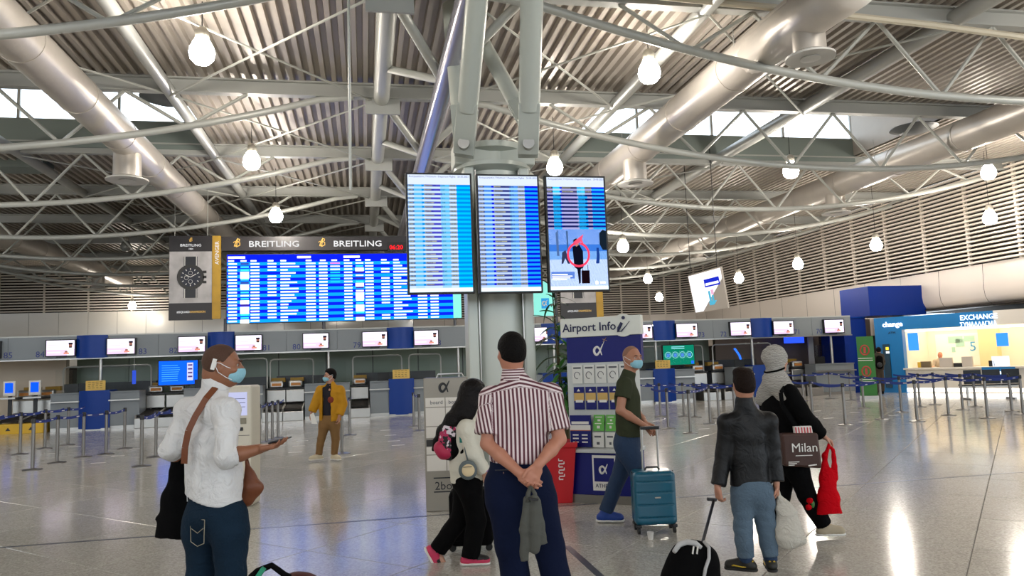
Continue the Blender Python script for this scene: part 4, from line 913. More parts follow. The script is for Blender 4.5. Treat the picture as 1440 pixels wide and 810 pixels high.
rows_ = [('near-left barrier row', [(45.5, 661), (80, 651), (117, 643), (149, 639), (175, 631)]),
         ('farther left barrier row', [(-32, 652), (28, 639), (63, 631), (95.5, 626)]),
         ('barrier row left of the white-shirted man', [(199, 656), (219, 643), (262, 632)]),
         ('barrier row beside the white kiosk', [(355, 632), (365, 628), (375, 622), (383, 619), (391, 616)]),
         ('pair of posts behind the man in yellow', [(481, 638), (492, 612)]),
         ('short barrier row left of the silver totem', [(582, 600), (590, 606)]),
         ('far barrier row behind the teal suitcase', [(900, 585), (929, 586), (962, 586), (978, 587), (1011, 588)]),
         ('near barrier row behind the teal suitcase', [(940, 603), (971, 609), (999, 596), (1034, 592)]),
         ('near barrier row right of the headscarf', [(1143, 587), (1189, 598), (1241, 590), (1290, 592.5), (1334, 584), (1389, 588), (1439, 583)]),
         ('far barrier row before the currency kiosk', [(1130, 564), (1168, 561), (1197, 563), (1215, 574), (1268, 580), (1294, 572), (1315, 569), (1354, 576), (1372, 572), (1423, 578)])]
for nm, pts in rows_:
    P = [at_z(*p) for p in pts]
    for i, p in enumerate(P):
        t = qpost(p.x, p.y, 'queue post, %s from left, %s' % (ORD[i], nm))
        P[i] = (t, p)
    for i in range(len(P)-1): belt(P[i][0], P[i][1], P[i+1][1])

# ================================================================ airport info stand
SA = Vector((2.29, 8.62, 0)); SD = Vector((.80, -.60, 0)); SN = Vector((-.60, -.80, 0)); UP = Vector((0, 0, 1)); Msd = Matrix((SD, -SN, UP)).transposed()
def sbox(m, u0, u1, z0, z1, d0, d1):
    c = SA+SD*((u0+u1)/2)+SN*((d0+d1)/2); return m.box((c.x, c.y, (z0+z1)/2), (abs(u1-u0), abs(d1-d0), abs(z1-z0)), Msd)
st = thing('info_stand', 'white and navy airport info stand holding rows of leaflets', 'stand', tuple(SA+SD*.45))
M_st = mat('stand_white', '#c2c6c4', .4); M_sn = mat('stand_navy', '#0a1368', .4, spec=.3)
m = MB(); sbox(m, -.03, .95, 1.87, 2.09, -.12, -.02); m.build('header', mat('header_pale', '#d9dbd2', .4), st, bevel=.006)
m = MB(); sbox(m, .03, .93, 1.57, 1.87, -.14, -.05); m.build('navy_panel', M_sn, st); m = MB(); sbox(m, .02, .84, .60, 1.58, -.25, -.06); m.build('rack', M_st, st)
m = MB(); sbox(m, .0, .86, .56, .60, -.28, .16); m.build('shelf', M_st, st, bevel=.006); m = MB(); sbox(m, .05, .84, .09, .56, -.26, .10); m.build('base', M_sn, st)
m = MB(); sbox(m, .03, .86, .0, .09, -.28, .12); m.build('plinth', mat('plinth_steel', '#77736a', .4, .4), st)
def sp(u, z, d): return SA+SD*u+SN*d+UP*z
M_ink = mat('ink_navy', '#141a44', .5)
text('Airport Info', sp(.0, 1.935, -.015), SD, UP, .135, M_ink, st, bold=.0015)
m = MB(); c = sp(.74, 1.98, -.018); m.add([c+SD*(.13*math.cos(a))+UP*(.13*math.sin(a)) for a in np.linspace(0, 2*math.pi, 28, endpoint=False)]+[c-SN*.06+SD*(.13*math.cos(a))+UP*(.13*math.sin(a)) for a in np.linspace(0, 2*math.pi, 28, endpoint=False)], [tuple(range(28))]+[(i, i+28, (i+1) % 28+28, (i+1) % 28) for i in range(28)]); m.build('round_badge', MATS['header_pale'], st)
m = MB(); fr = lambda a, b: sp(.74, 1.98, -.008)+SD*a+UP*b
m.path([fr(-.01, .03), fr(-.045, -.03), fr(-.055, -.07), fr(-.02, -.07), fr(.04, -.01), fr(.085, .045)], [.017, .02, .017, .008, .005, .003], 6); m.lathe((0, 0, 0), [(.001, 0), (.001, .001)], 4)
m.v = m.v[:-8]; m.f = m.f[:-6]; m.m = m.m[:len(m.f)]; m.build('letter_mark', M_ink, st)
c = fr(.012, .085); m = MB(); m.tube(c-SN*.004, c+SN*.006, .02, 14); m.build('letter_mark', M_ink, st)
m = MB(); alpha(m, 0, 0, .10, lambda a, b: sp(.43, 1.70, -.045)+SD*a+UP*b, .012); m.bar(sp(.47, 1.75, -.045), sp(.50, 1.81, -.045), .008, .004); m.build('loop_emblem', M_whitep, st)
m = MB(); c = sp(.505, 1.825, -.044); m.bar(c-SD*.02-UP*.022, c+SD*.02+UP*.025, .012, .003); m.bar(c-SD*.025+UP*.01, c+SD*.028-UP*.012, .012, .003); m.build('plane_mark', mat('gold_ink', '#b48a50', .4), st)
m = MB(); sbox(m, .34, .62, .14, .53, .1, .104); m.build('logo_card', M_whitep, st); m = MB(); sbox(m, .36, .60, .24, .50, .104, .107); m.build('logo_square', M_sn, st)
m = MB(); alpha(m, 0, 0, .085, lambda a, b: sp(.48, .37, .112)+SD*a+UP*b, .011); m.build('loop_emblem', M_whitep, st); text('ATHENS', sp(.37, .175, .106), SD, UP, .058, M_ink, st, name='card_lettering')
M_lw = mat('leaflet_white', '#d8d8d2', .4); M_ly = mat('leaflet_yellow', '#c8a45c', .45); M_lg = mat('leaflet_green', '#64b04c', .45)
for i in range(5):
    u = .09+i*.145
    t = thing('leaflet', 'white leaflet in the top rack row of info stand, %s from the left' % ORD[i], 'leaflet', tuple(sp(u+.06, 1.33, -.05)), 'white leaflets')
    m = MB(); sbox(m, u, u+.125, 1.33, 1.54, -.055, -.04); m.build('cover', M_lw, t); m = MB(); sbox(m, u+.015, u+.11, 1.50, 1.52, -.04, -.038)
    m.path([sp(u+.06+.035*math.cos(a), 1.425+.04*math.sin(a), -.037) for a in np.linspace(0, 5, 9)], .004, 4); m.build('print', mat('ink_grey', '#55565a', .5), t)
for i in range(5):
    u = .10+i*.145
    t = thing('leaflet', 'navy and yellow leaflet in the second rack row, %s from the left' % ORD[i], 'leaflet', tuple(sp(u+.06, 1.04, -.05)), 'navy and yellow leaflets')
    m = MB(); sbox(m, u, u+.125, 1.03, 1.29, -.055, -.04); m.build('cover', M_sn, t); m = MB(); sbox(m, u+.002, u+.123, 1.13, 1.22, -.04, -.038); m.build('yellow_band', M_ly, t)
    m = MB(); sbox(m, u+.02, u+.11, 1.11, 1.14, -.038, -.036); m.add([sp(u+.04, 1.24, -.037), sp(u+.08, 1.24, -.037), sp(u+.06, 1.27, -.037)], [(0, 1, 2)]); m.build('print', M_whitep, t)
t = thing('booklet', 'large navy booklet with white and red prints at the shelf\'s left', 'booklet', tuple(sp(.15, .6, .05)))
m = MB(); sbox(m, .07, .32, .61, .97, .02, .05); m.build('cover', M_sn, t); m = MB(); sbox(m, .07, .32, .80, .86, .05, .052); sbox(m, .09, .30, .87, .90, .05, .052)
for r_ in range(3):
    for c_ in range(2): sbox(m, .10+.11*c_, .17+.11*c_, .66+.04*r_, .675+.04*r_, .05, .052)
m.build('print', M_whitep, t)['kind'] = 'stuff'; m = MB(); sbox(m, .07, .32, .795, .803, .05, .053); m.build('orange_line', mat('orange_ink', '#c06a38', .5), t)
k = 0
for i, (u, w_) in enumerate(((.34, .14), (.49, .13), (.63, .13))):
    for j, (z, c_) in enumerate(((.86, M_lg), (.79, M_lg), (.61, M_lw))):
        t = thing('brochure', '%s brochure in the shelf stacks, %s column, %s row from the top' % ('green' if j < 2 else 'pale', ORD[i], ORD[j]), 'brochure', tuple(sp(u+w_/2, z, 0)), 'shelf brochures')
        m = MB(); sbox(m, u, u+w_-.01, z, z+(.17 if j == 2 else .11), .03-.03*(2-j), .045-.03*(2-j)); m.build('cover', c_, t)
        m = MB(); d_ = .046-.03*(2-j); sbox(m, u+.02, u+w_-.04, z+(.11 if j == 2 else .08), z+(.13 if j == 2 else .09), d_-.002, d_+.001); sbox(m, u+.045, u+w_-.06, z+.03, z+.06, d_-.002, d_+.001); m.build('print', MATS['ink_grey'] if j == 2 else M_whitep, t)
# ================================================================ silver baggage-size totem
ta, tb = at_z(599.5, 720), at_z(662, 717.5); td = (tb-ta).normalized(); tn = Vector((td.y, -td.x, 0)); tn = tn if tn.dot(CAM-ta) > 0 else -tn; TW = (tb-ta).length; Mt = Matrix((td, -tn, UP)).transposed()
def tbox(m, u0, u1, z0, z1, d0, d1):
    c = ta+td*((u0+u1)/2)+tn*((d0+d1)/2); return m.box((c.x, c.y, (z0+z1)/2), (abs(u1-u0), abs(d1-d0), abs(z1-z0)), Mt)
tt_ = thing('totem', 'silver boarding machine totem with pale panels, left of the column', 'totem', tuple(ta+td*TW/2)); M_tot = mat('totem_silver', '#968f83', .32, .5, vary=(2, .04))
m = MB(); tbox(m, 0, TW, 0, 1.46, -.3, 0); m.build('body', M_tot, tt_, bevel=.008)
for i, (z0, z1) in enumerate(((1.14, 1.24), (.93, 1.13), (.80, .92), (.71, .78), (.62, .70), (.44, .61))):
    for u0, u1 in ((.02, TW*.48), (TW*.5, TW-.02)): m = MB(); tbox(m, u0, u1, z0, z1, 0, .012); m.build('panel', mat('totem_pale', '#dcd6cc', .2, coat=.5) if i != 3 else MATS['watch_case'], tt_)
text('2board', ta+td*.10+tn*.004+UP*.235, td, UP, .125, M_dark, tt_, name='panel_lettering'); text('board', ta+td*.07+tn*.014+UP*1.17, td, UP, .06, MATS['ink_grey'], tt_); text('board', ta+td*(TW*.5+.03)+tn*.014+UP*1.17, td, UP, .06, MATS['ink_grey'], tt_)
m = MB(); tbox(m, .09, .30, .355, .368, .0, .006); tbox(m, .09, .30, .205, .218, .0, .006); m.build('bar_mark', M_dark, tt_)
m = MB(); alpha(m, 0, 0, .10, lambda a, b: ta+td*(.24+a)+tn*.008+UP*(1.35+b), .012); m.build('loop_emblem', M_dark, tt_)
m = MB(); m.path([ta+td*.14-tn*.1+UP*1.45, ta+td*.16-tn*.1+UP*1.5, ta+td*(TW-.06)-tn*.1+UP*1.5, ta+td*(TW-.04)-tn*.1+UP*1.45], .012, 8); m.build('top_rail', M_alu, tt_, smooth=True)
# ================================================================ white self-service kiosk behind the white-shirted man
p = at_d(338, 690, 9.2); kk = thing('ticket_kiosk', 'cream self-service kiosk with small screen behind the white-shirted man', 'kiosk', (p.x, p.y, 0)); M_cr = mat('kiosk_cream', '#d6cfbd', .4)
kr, kn = R0, -Hv; Mk = Matrix((R0, Hv, UP)).transposed(); cx_ = at_d(337, 600, 9.2); 
def kb(m, a0, a1, z0, z1, d0, d1): c = Vector((cx_.x, cx_.y, 0))+R0*((a0+a1)/2)-Hv*((d0+d1)/2); return m.box((c.x, c.y, (z0+z1)/2), (abs(a1-a0), abs(d1-d0), abs(z1-z0)), Mk)
m = MB(); kb(m, -.30, .14, 0, 1.44, -.35, 0); m.build('body', M_cr, kk, bevel=.03); m = MB(); kb(m, -.24, .09, 1.08, 1.36, 0, .008); m.build('display', em('kiosk_display', '#c8ccf0', .85), kk)
m = MB()
for i in range(4): kb(m, -.12, .07 if i else .0, 1.13+.05*i, 1.136+.05*i, .008, .010)
m.build('display_lines', M_ink, kk); m = MB(); kb(m, -.08, .08, .98, 1.05, 0, .01); m.build('printer_slot', mat('slot_grey', '#8b8674', .4), kk); m = MB(); kb(m, -.02, .04, .90, .94, 0, .014); m.build('card_reader', M_dark, kk)
m = MB(); kb(m, -.25, .12, .84, .845, 0, .004); kb(m, -.25, .12, .66, .665, 0, .004); m.build('seam', M_dark, kk)
# ================================================================ red bin
bc = at_z(788, 705); rb_ = thing('recycling_bin', 'tapered red recycling bin behind the man in striped shirt', 'bin', (bc.x, bc.y, 0)); M_red = mat('bin_red', '#c01c24', .4)
m = MB(); n = 4
def ring(h, z): return [bc+R0*a*h+Hv*b*h+UP*z for a, b in ((-1, -1), (1, -1), (1, 1), (-1, 1))]
rs = [(.13, 0), (.19, .62), (.205, .625), (.21, .68), (.195, .685), (.18, .62)]; vs = []
for h, z in rs: vs += ring(h, z)
m.add(vs, [(3, 2, 1, 0)]+[(4*i+k, 4*i+(k+1) % 4, 4*i+4+(k+1) % 4, 4*i+4+k) for i in range(len(rs)-1) for k in range(4)]); m.build('body', M_red, rb_, bevel=.012)
m = MB(); m.bar(bc+UP*.62, bc+UP*.63, .34, .34, up=Hv); m.build('inner_liner', mat('liner', '#5a1014', .6), rb_)
m = MB(); zz = 0
for i in range(7):
    z = .27+.035*i; h = .13+.06*z/.62; c = bc-Hv*(h+.003)+R0*.02+UP*z; m.bar(c-R0*.03, c+R0*(.03 if i % 2 else .015), .003, .012)
    m.bar(c-R0*.03*(-1)**i, c-R0*.03*(-1)**i+UP*.025, .003, .010, up=R0)
m.build('white_print', M_whitep, rb_)
# ================================================================ tall plant beside the column
M_leaf = mat('leaf_green', '#1f4a1e', .4, vary=(6, .25)); M_leaf2 = mat('leaf_light', '#3c7030', .4, vary=(6, .2)); M_stem = mat('stem_brown', '#4a4228', .8)
pc = Vector((2.86, 10.72, 0)); pl = thing('potted_plant', 'tall leafy potted plant between the round column and info stand', 'plant', tuple(pc))
MB().lathe(tuple(pc), [(.17, 0), (.22, .35), (.24, .36), (.24, .40), (.2, .40), (.19, .36)], 20).build('pot', mat('pot_dark', '#2c2a28', .5), pl, smooth=True)
rp = random.Random(3)
def leaf_me(L, w_, bend):
    m = MB(); n = 7; vs = []
    for i in range(n+1):
        u = i/n; ww = w_*math.sin(math.pi*min(1, u*.9+.08))**.8*(1-u*.15); z = -bend*u*u*L; x = L*u*math.sqrt(max(.2, 1-bend*u*.6))
        vs += [(x, -ww, z+.012), (x, 0, z), (x, ww, z+.012)]
    fs = []
    for i in range(n): o = 3*i; fs += [(o, o+1, o+4, o+3), (o+1, o+2, o+5, o+4)]
    m.add(vs, fs); return m
protos = []
for L, w_, b_, mm in ((.34, .028, .5, M_leaf), (.28, .032, .9, M_leaf2), (.40, .026, .8, M_leaf), (.22, .03, .3, M_leaf2)):
    me = bpy.data.meshes.new('leaf'); mb = leaf_me(L, w_, b_); me.from_pydata([tuple(v) for v in mb.v], [], mb.f); me.materials.append(mm); me.polygons.foreach_set('use_smooth', [True]*len(mb.f)); protos.append(me)
nl = 0
for s_ in range(5):
    top = pc+Vector((rp.uniform(-.16, .12), rp.uniform(-.1, .15), (2.75, 2.1, 1.75, 1.9, 1.5)[s_])); 
    if s_ == 0: top.x = pc.x-.13
    mid = (pc+top)/2+Vector((rp.uniform(-.05, .05), 0, 0)); MB().path([pc+Vector((0, 0, .3)), mid, top], [.022, .016, .008], 7).build('stem', M_stem, pl, smooth=True)
    cnt = (20, 26, 26, 26, 24)[s_]; z0_ = (1.9, 1.0, .8, 1.0, .7)[s_]
    for k in range(cnt):
        z = z0_+(top.z-z0_)*(k/(cnt-1)); u = (z-.3)/(top.z-.3); b_ = (pc+(mid-pc)*2*u) if u < .5 else (mid+(top-mid)*(2*u-1))
        o = bpy.data.objects.new('leaf', protos[rp.randrange(4)]); COL.objects.link(o); o.parent = pl
        o.location = Vector((b_.x, b_.y, z))-W[pl.name]; el = rp.uniform(-.2, .9) if u < .93 else 1.0
        o.rotation_euler = (rp.uniform(-.3, .3), -el, k*2.4+rp.uniform(-.4, .4)); q_ = rp.uniform(.95, 1.45)*(.75 if s_ == 0 else 1); o.scale = (q_, q_, q_); nl += 1
# ================================================================ people: one smooth surface grown from tapered limbs
def V(*a): return np.array(a[0] if len(a) == 1 else a, dtype=np.float64)
def nrm(v): v = V(v); return v/np.linalg.norm(v)
def rc(a, b, ra, rb, k=.02, flat=None, ends=(0, 0), op='u'): return dict(t='rc', a=V(a), b=V(b), ra=ra, rb=rb, k=k, flat=flat, ends=ends, op=op)
def el(c, r, axes=None, k=.02, op='u'): return dict(t='el', c=V(c), r=V(r), ax=np.eye(3) if axes is None else np.array([nrm(x) for x in axes]), k=k, op=op)
def bx(c, h, axes=None, rr=.01, k=.01, op='u'): return dict(t='bx', c=V(c), h=V(h), ax=np.eye(3) if axes is None else np.array([nrm(x) for x in axes]), rr=rr, k=k, op=op)
def cut(c, n, k=.004): return dict(t='pl', c=V(c), n=nrm(n), k=k, op='i')
def bnd(p):
    if p['t'] == 'rc':
        r = max(p['ra'], p['rb'])*(1.0); return np.minimum(p['a'], p['b'])-r, np.maximum(p['a'], p['b'])+r
    r = np.linalg.norm(p['r']) if p['t'] == 'el' else np.linalg.norm(p['h'])+p['rr']
    if p['t'] == 'el': r = max(p['r'])
    return p['c']-r, p['c']+r
def dist(p, P):
    if p['t'] == 'el':
        q = [sum((P[j]-p['c'][j])*p['ax'][i][j] for j in range(3))/p['r'][i] for i in range(3)]
        k0 = np.sqrt(q[0]**2+q[1]**2+q[2]**2); k1 = np.sqrt(sum((q[i]/p['r'][i])**2 for i in range(3)))+1e-9
        return k0*(k0-1)/k1
    if p['t'] == 'bx':
        q = [np.abs(sum((P[j]-p['c'][j])*p['ax'][i][j] for j in range(3)))-p['h'][i] for i in range(3)]
        o = np.sqrt(sum(np.maximum(x, 0)**2 for x in q)); return o+np.minimum(np.maximum(q[0], np.maximum(q[1], q[2])), 0)-p['rr']
    if p['t'] == 'pl': return sum((P[j]-p['c'][j])*p['n'][j] for j in range(3))
    a, b = p['a'], p['b']; X = [P[j]-a[j] for j in range(3)]; d = b-a
    if p['flat'] is not None:
        n, s = p['flat']; w = sum(X[j]*n[j] for j in range(3))*(s-1); X = [X[j]+w*n[j] for j in range(3)]; d = d+n*np.dot(d, n)*(s-1)
    L2 = max(float(np.dot(d, d)), 1e-9); t = sum(X[j]*d[j] for j in range(3))/L2; tc = np.clip(t, 0, 1)
    r = p['ra']+(p['rb']-p['ra'])*tc
    D_ = np.sqrt(sum((X[j]-d[j]*tc)**2 for j in range(3)))-r
    L = math.sqrt(L2)
    if p['ends'][0]: D_ = np.maximum(D_, -t*L)
    if p['ends'][1]: D_ = np.maximum(D_, (t-1)*L)
    return D_
def surf(name, prims, res, mats, parent=None, wr=None, smooth=1, attrs=None, band=.03, matf=None):
    """surface nets over the smooth union of the primitives -> one mesh object"""
    un = [p for p in prims if p['op'] == 'u']
    lo = np.min([bnd(p)[0] for p in un], 0)-.03; hi = np.max([bnd(p)[1] for p in un], 0)+.03
    n = np.ceil((hi-lo)/res).astype(int)+2
    F = np.full(n, .15, dtype=np.float32); ax = [lo[i]+res*np.arange(n[i]) for i in range(3)]
    for p in prims:
        if p['t'] == 'pl': a, b = np.zeros(3, int), n
        else:
            l, h = bnd(p); m = band+p['k']; a = np.maximum(((l-m-lo)/res).astype(int), 0); b = np.minimum(((h+m-lo)/res).astype(int)+2, n)
        sl = tuple(slice(a[i], b[i]) for i in range(3)); G = np.meshgrid(*[ax[i][a[i]:b[i]] for i in range(3)], indexing='ij', sparse=True)
        d = dist(p, G).astype(np.float32); f = F[sl]; k = max(p['k'], 1e-4)
        if p['op'] == 'u': h_ = np.clip(.5+.5*(f-d)/k, 0, 1); F[sl] = f*(1-h_)+d*h_-k*h_*(1-h_)
        elif p['op'] == 's': d = -d; h_ = np.clip(.5-.5*(f-d)/k, 0, 1); F[sl] = f*(1-h_)+d*h_+k*h_*(1-h_)
        else: h_ = np.clip(.5-.5*(f-d)/k, 0, 1); F[sl] = f*(1-h_)+d*h_+k*h_*(1-h_)
    if wr:
        G = np.meshgrid(*ax, indexing='ij', sparse=True); rr_ = np.random.RandomState(wr[2] if len(wr) > 2 else 3); w = 0
        for q_ in range(4):
            kv = rr_.normal(size=3)*wr[1]; kv[2] = abs(kv[2])+wr[1]*.6; k2 = rr_.normal(size=3)*wr[1]*.45; ph = rr_.uniform(0, 6, 2)
            w = w+np.sin(kv[0]*G[0]+kv[1]*G[1]+kv[2]*G[2]+ph[0]+1.8*np.sin(k2[0]*G[0]+k2[1]*G[1]+k2[2]*G[2]+ph[1]))
        F += (w*(wr[0]/3)).astype(np.float32)
    for i in range(3):
        s_ = [slice(None)]*3
        for e_ in (0, -1): s_[i] = e_; F[tuple(s_)] = .1
    S = F < 0; c = S[:-1, :-1, :-1].astype(np.int8)
    cnt = sum(S[i:n[0]-1+i, j:n[1]-1+j, k:n[2]-1+k].astype(np.int8) for i in (0, 1) for j in (0, 1) for k in (0, 1))
    act = np.argwhere((cnt > 0) & (cnt < 8)); N = len(act); idx = np.full(cnt.shape, -1, dtype=np.int64); idx[tuple(act.T)] = np.arange(N)
    cs = [(i, j, k) for i in (0, 1) for j in (0, 1) for k in (0, 1)]
    val = {q_: F[act[:, 0]+q_[0], act[:, 1]+q_[1], act[:, 2]+q_[2]] for q_ in cs}
    acc = np.zeros((N, 3)); w = np.zeros(N)
    for q_ in cs:
        for axis in range(3):
            if q_[axis] == 0:
                q2 = list(q_); q2[axis] = 1; q2 = tuple(q2); va, vb = val[q_], val[q2]; m = (va < 0) != (vb < 0)
                t = np.where(m, va/(va-vb+1e-12), 0); pt = np.tile(np.array(q_, float), (N, 1)); pt[:, axis] += t; acc += pt*m[:, None]; w += m
    P = lo+res*(act+acc/w[:, None])
    fs = []
    for axis in range(3):
        a1, a2 = [(1, 2), (2, 0), (0, 1)][axis]
        s0 = [slice(0, None)]*3; s0[axis] = slice(0, n[axis]-1); s1 = [slice(0, None)]*3; s1[axis] = slice(1, n[axis])
        A, B = S[tuple(s0)], S[tuple(s1)]
        for flip, M_ in ((False, A & ~B), (True, ~A & B)):
            e_ = np.argwhere(M_)
            if not len(e_): continue
            e_ = e_[(e_[:, a1] > 0) & (e_[:, a2] > 0) & (e_[:, a1] < n[a1]-1) & (e_[:, a2] < n[a2]-1)]
            def g_(d1, d2): q_ = e_.copy(); q_[:, a1] -= d1; q_[:, a2] -= d2; return idx[q_[:, 0], q_[:, 1], q_[:, 2]]
            qd = np.stack([g_(1, 1), g_(0, 1), g_(0, 0), g_(1, 0)], 1)
            fs.append(qd[:, ::-1] if flip else qd)
    fs = np.concatenate(fs); fs = fs[(fs >= 0).all(1)]
    for _ in range(smooth):
        a_ = np.zeros_like(P); w = np.zeros(N)
        for i in range(4):
            j = (i+1) % 4; np.add.at(a_, fs[:, i], P[fs[:, j]]); np.add.at(a_, fs[:, j], P[fs[:, i]]); np.add.at(w, fs[:, i], 1); np.add.at(w, fs[:, j], 1)
        P = P*.5+.5*a_/np.maximum(w, 1)[:, None]
    off = np.array(wloc(parent)) if parent is not None else np.array([P[:, 0].mean(), P[:, 1].mean(), P[:, 2].min()])
    me = bpy.data.meshes.new(name); me.vertices.add(N); me.vertices.foreach_set('co', (P-off).astype(np.float32).ravel())
    me.loops.add(len(fs)*4); me.loops.foreach_set('vertex_index', fs.astype(np.int32).ravel()); me.polygons.add(len(fs)); me.polygons.foreach_set('loop_start', np.arange(len(fs), dtype=np.int32)*4)
    me.polygons.foreach_set('use_smooth', np.ones(len(fs), dtype=bool))
    for m in (mats if isinstance(mats, (list, tuple)) else [mats]): me.materials.append(m)
    if matf: me.polygons.foreach_set('material_index', np.asarray(matf(P[fs].mean(1)), dtype=np.int32))
    if attrs:
        for an, fn in attrs.items():
            at_ = me.attributes.new(an, 'FLOAT', 'POINT'); at_.data.foreach_set('value', np.asarray(fn(P), dtype=np.float32))
    me.update(calc_edges=True)
    o = bpy.data.objects.new(name, me); COL.objects.link(o)
    if parent is not None: o.parent = parent
    else: o.location = off
    W[o.name] = Vector(off); return o
up = V(0, 0, 1); RR = V(R0); HH = V(Hv)
def hand(w, d, n, t, s=1., curl=(.3, .35, .4, .5), thumb=.4, k=.005):
    """palm and five bent fingers. w wrist, d towards the fingers, n out of the palm, t towards the thumb"""
    w = V(w); d = nrm(d); n = V(n); n = nrm(n-d*np.dot(n, d)); t = nrm(V(t)-d*np.dot(t, d)-n*np.dot(t, n)); out = []
    out.append(rc(w-d*.02*s, w+d*.03*s, .026*s, .027*s, .012, flat=(n, 1.35)))
    out.append(bx(w+d*.053*s, (.032*s, .030*s, .005*s), (d, t, n), .010*s, .012))
    for i, (o, L, r) in enumerate(((.030, .072, .0088), (.010, .080, .0092), (-.011, .074, .0088), (-.030, .058, .0078))):
        p = w+d*(.088-abs(o)*.12)*s+t*o*s; a = 0.; r = r*s; c = curl[i]
        for j, q_ in enumerate((.45, .32, .23)):
            a += c*(1.0 if j else .7); dd = d*math.cos(a)+n*math.sin(a)+t*o*.6; p2 = p+dd*L*q_*s; out.append(rc(p, p2, r*(1-.06*j), r*(.94-.06*j), k)); p = p2
    p = w+d*.018*s+t*.026*s+n*.004*s; dd = nrm(d*.75+t*(.8-thumb*.5)+n*thumb*.6); p2 = p+dd*.040*s; out.append(rc(p, p2, .0125*s, .0105*s, .008)); dd = nrm(d+t*(.35-thumb*.3)+n*thumb); p3 = p2+dd*.03*s; out.append(rc(p2, p3, .0105*s, .0095*s, k)); out.append(rc(p3, p3+nrm(d+n*thumb)*.02*s, .0095*s, .008*s, k))
    return out
def head_prims(h, f, s=1., u=up, nose=1.):
    """head centre h (mid skull), facing f"""
    f = V(f); f = nrm(f-u*np.dot(f, u)); sd = np.cross(f, u); h = V(h); X = (sd, f, u); g_ = lambda a, b, c: h+(sd*a+f*b+u*c)*s
    R_ = lambda *a: tuple(q_*s for q_ in a)
    P = [el(g_(0, -.012, .022), R_(.074, .092, .088), X, .02), el(g_(0, .030, -.030), R_(.060, .060, .075), X, .035), el(g_(0, .048, -.085), R_(.036, .036, .028), X, .035), el(g_(0, -.01, -.045), R_(.062, .068, .055), X, .04)]
    P += [rc(g_(-.04, .078, .012), g_(.04, .078, .012), .012*s, .012*s, .015)]
    for e_ in (-1, 1): P += [el(g_(e_*.031, .094, -.004), R_(.015, .012, .011), X, .012, 's'), el(g_(e_*.045, .062, -.032), R_(.02, .02, .018), X, .02),
                             el(g_(e_*.076, -.008, -.012), R_(.008, .017, .030), (sd, f*.95+sd*e_*-.3, u), .008), el(g_(e_*.083, .0, -.008), R_(.006, .008, .014), X, .005, 's')]
    P += [rc(g_(0, .088, .002), g_(0, .108, -.034), .008*s, .012*s, .010), el(g_(-.011, .099, -.038), R_(.008, .010, .007), X, .008), el(g_(.011, .099, -.038), R_(.008, .010, .007), X, .008)]
    P += [rc(g_(-.02, .082, -.062), g_(.02, .082, -.062), .007*s, .007*s, .008), rc(g_(-.018, .080, -.073), g_(.018, .080, -.073), .007*s, .007*s, .008)]
    return P
def face_parts(t, h, f, s, hairm, brow=True):
    f = nrm(f); sd = np.cross(f, up); h = V(h); g_ = lambda a, b, c: Vector(h+(sd*a+f*b+up*c)*s)
    for e_ in (-1, 1):
        m = MB(); c = g_(e_*.031, .077, -.003); ns = 8
        vs = []; fs = []
        m.path([c-Vector(sd)*.0125*s, c-Vector(sd)*.006*s, c+Vector(f)*.002, c+Vector(sd)*.006*s, c+Vector(sd)*.0125*s], [.002*s, .007*s, .0085*s, .007*s, .002*s], 8); m.build('eye', mat('eye_white', '#b4aaa2', .3), t, smooth='all')
        m = MB(); c2 = g_(e_*.031, .0855, -.003); m.path([c2-Vector(f)*.003, c2+Vector(f)*.0005], [.0055*s, .005*s], 10); m.build('iris', mat('iris', '#20130c', .15), t)
        if brow: MB().path([g_(e_*.016, .096, .014), g_(e_*.032, .094, .020), g_(e_*.048, .082, .015)], [.0035*s, .0045*s, .002*s], 6).build('eyebrow', hairm, t, smooth='all')
def face_mask(t, h, f, s=1., col='#8fc6d8', res=.005):
    f = nrm(f); sd = np.cross(f, up); h = V(h); X = (sd, f, up); g_ = lambda a, b, c: h+(sd*a+f*b+up*c)*s; R_ = lambda *a: tuple(q_*s for q_ in a)
    P = [el(g_(0, .048, -.052), R_(.062, .066, .062), X, .01), el(g_(0, .100, -.040), R_(.018, .018, .026), X, .02), el(g_(0, .035, -.05), R_(.053, .057, .09), X, .004, 's'), cut(g_(0, .02, 0), -(f), .006), cut(g_(0, 0, -.022), up+f*.0, .006), cut(g_(0, 0, -.108), -up, .006)]
    P[3] = cut(g_(0, .018, 0), -f, .006)
    o = surf('face_mask', P, res*s, mat('mask_blue', col, .7, bump=(60, .25)), t, band=.02)
    M_lp = mat('mask_loop', '#e6e8ea', .6)
    for e_ in (-1, 1):
        m = MB(); q_ = lambda a, b, c: Vector(g_(a, b, c))
        m.path([q_(e_*.058, .062, -.026), q_(e_*.073, .03, -.012), q_(e_*.082, .0, .008), q_(e_*.086, -.018, .012), q_(e_*.086, -.022, -.012), q_(e_*.078, -.01, -.04), q_(e_*.066, .03, -.07), q_(e_*.056, .056, -.082)], .0022*s, 5); m.build('ear_loop', M_lp, t, smooth='all')
    m = MB()
    for z in (-.045, -.06, -.075): m.path([Vector(g_(-.05, .088, z)), Vector(g_(0, .1155, z)), Vector(g_(.05, .088, z))], .0012*s, 4)
    return o
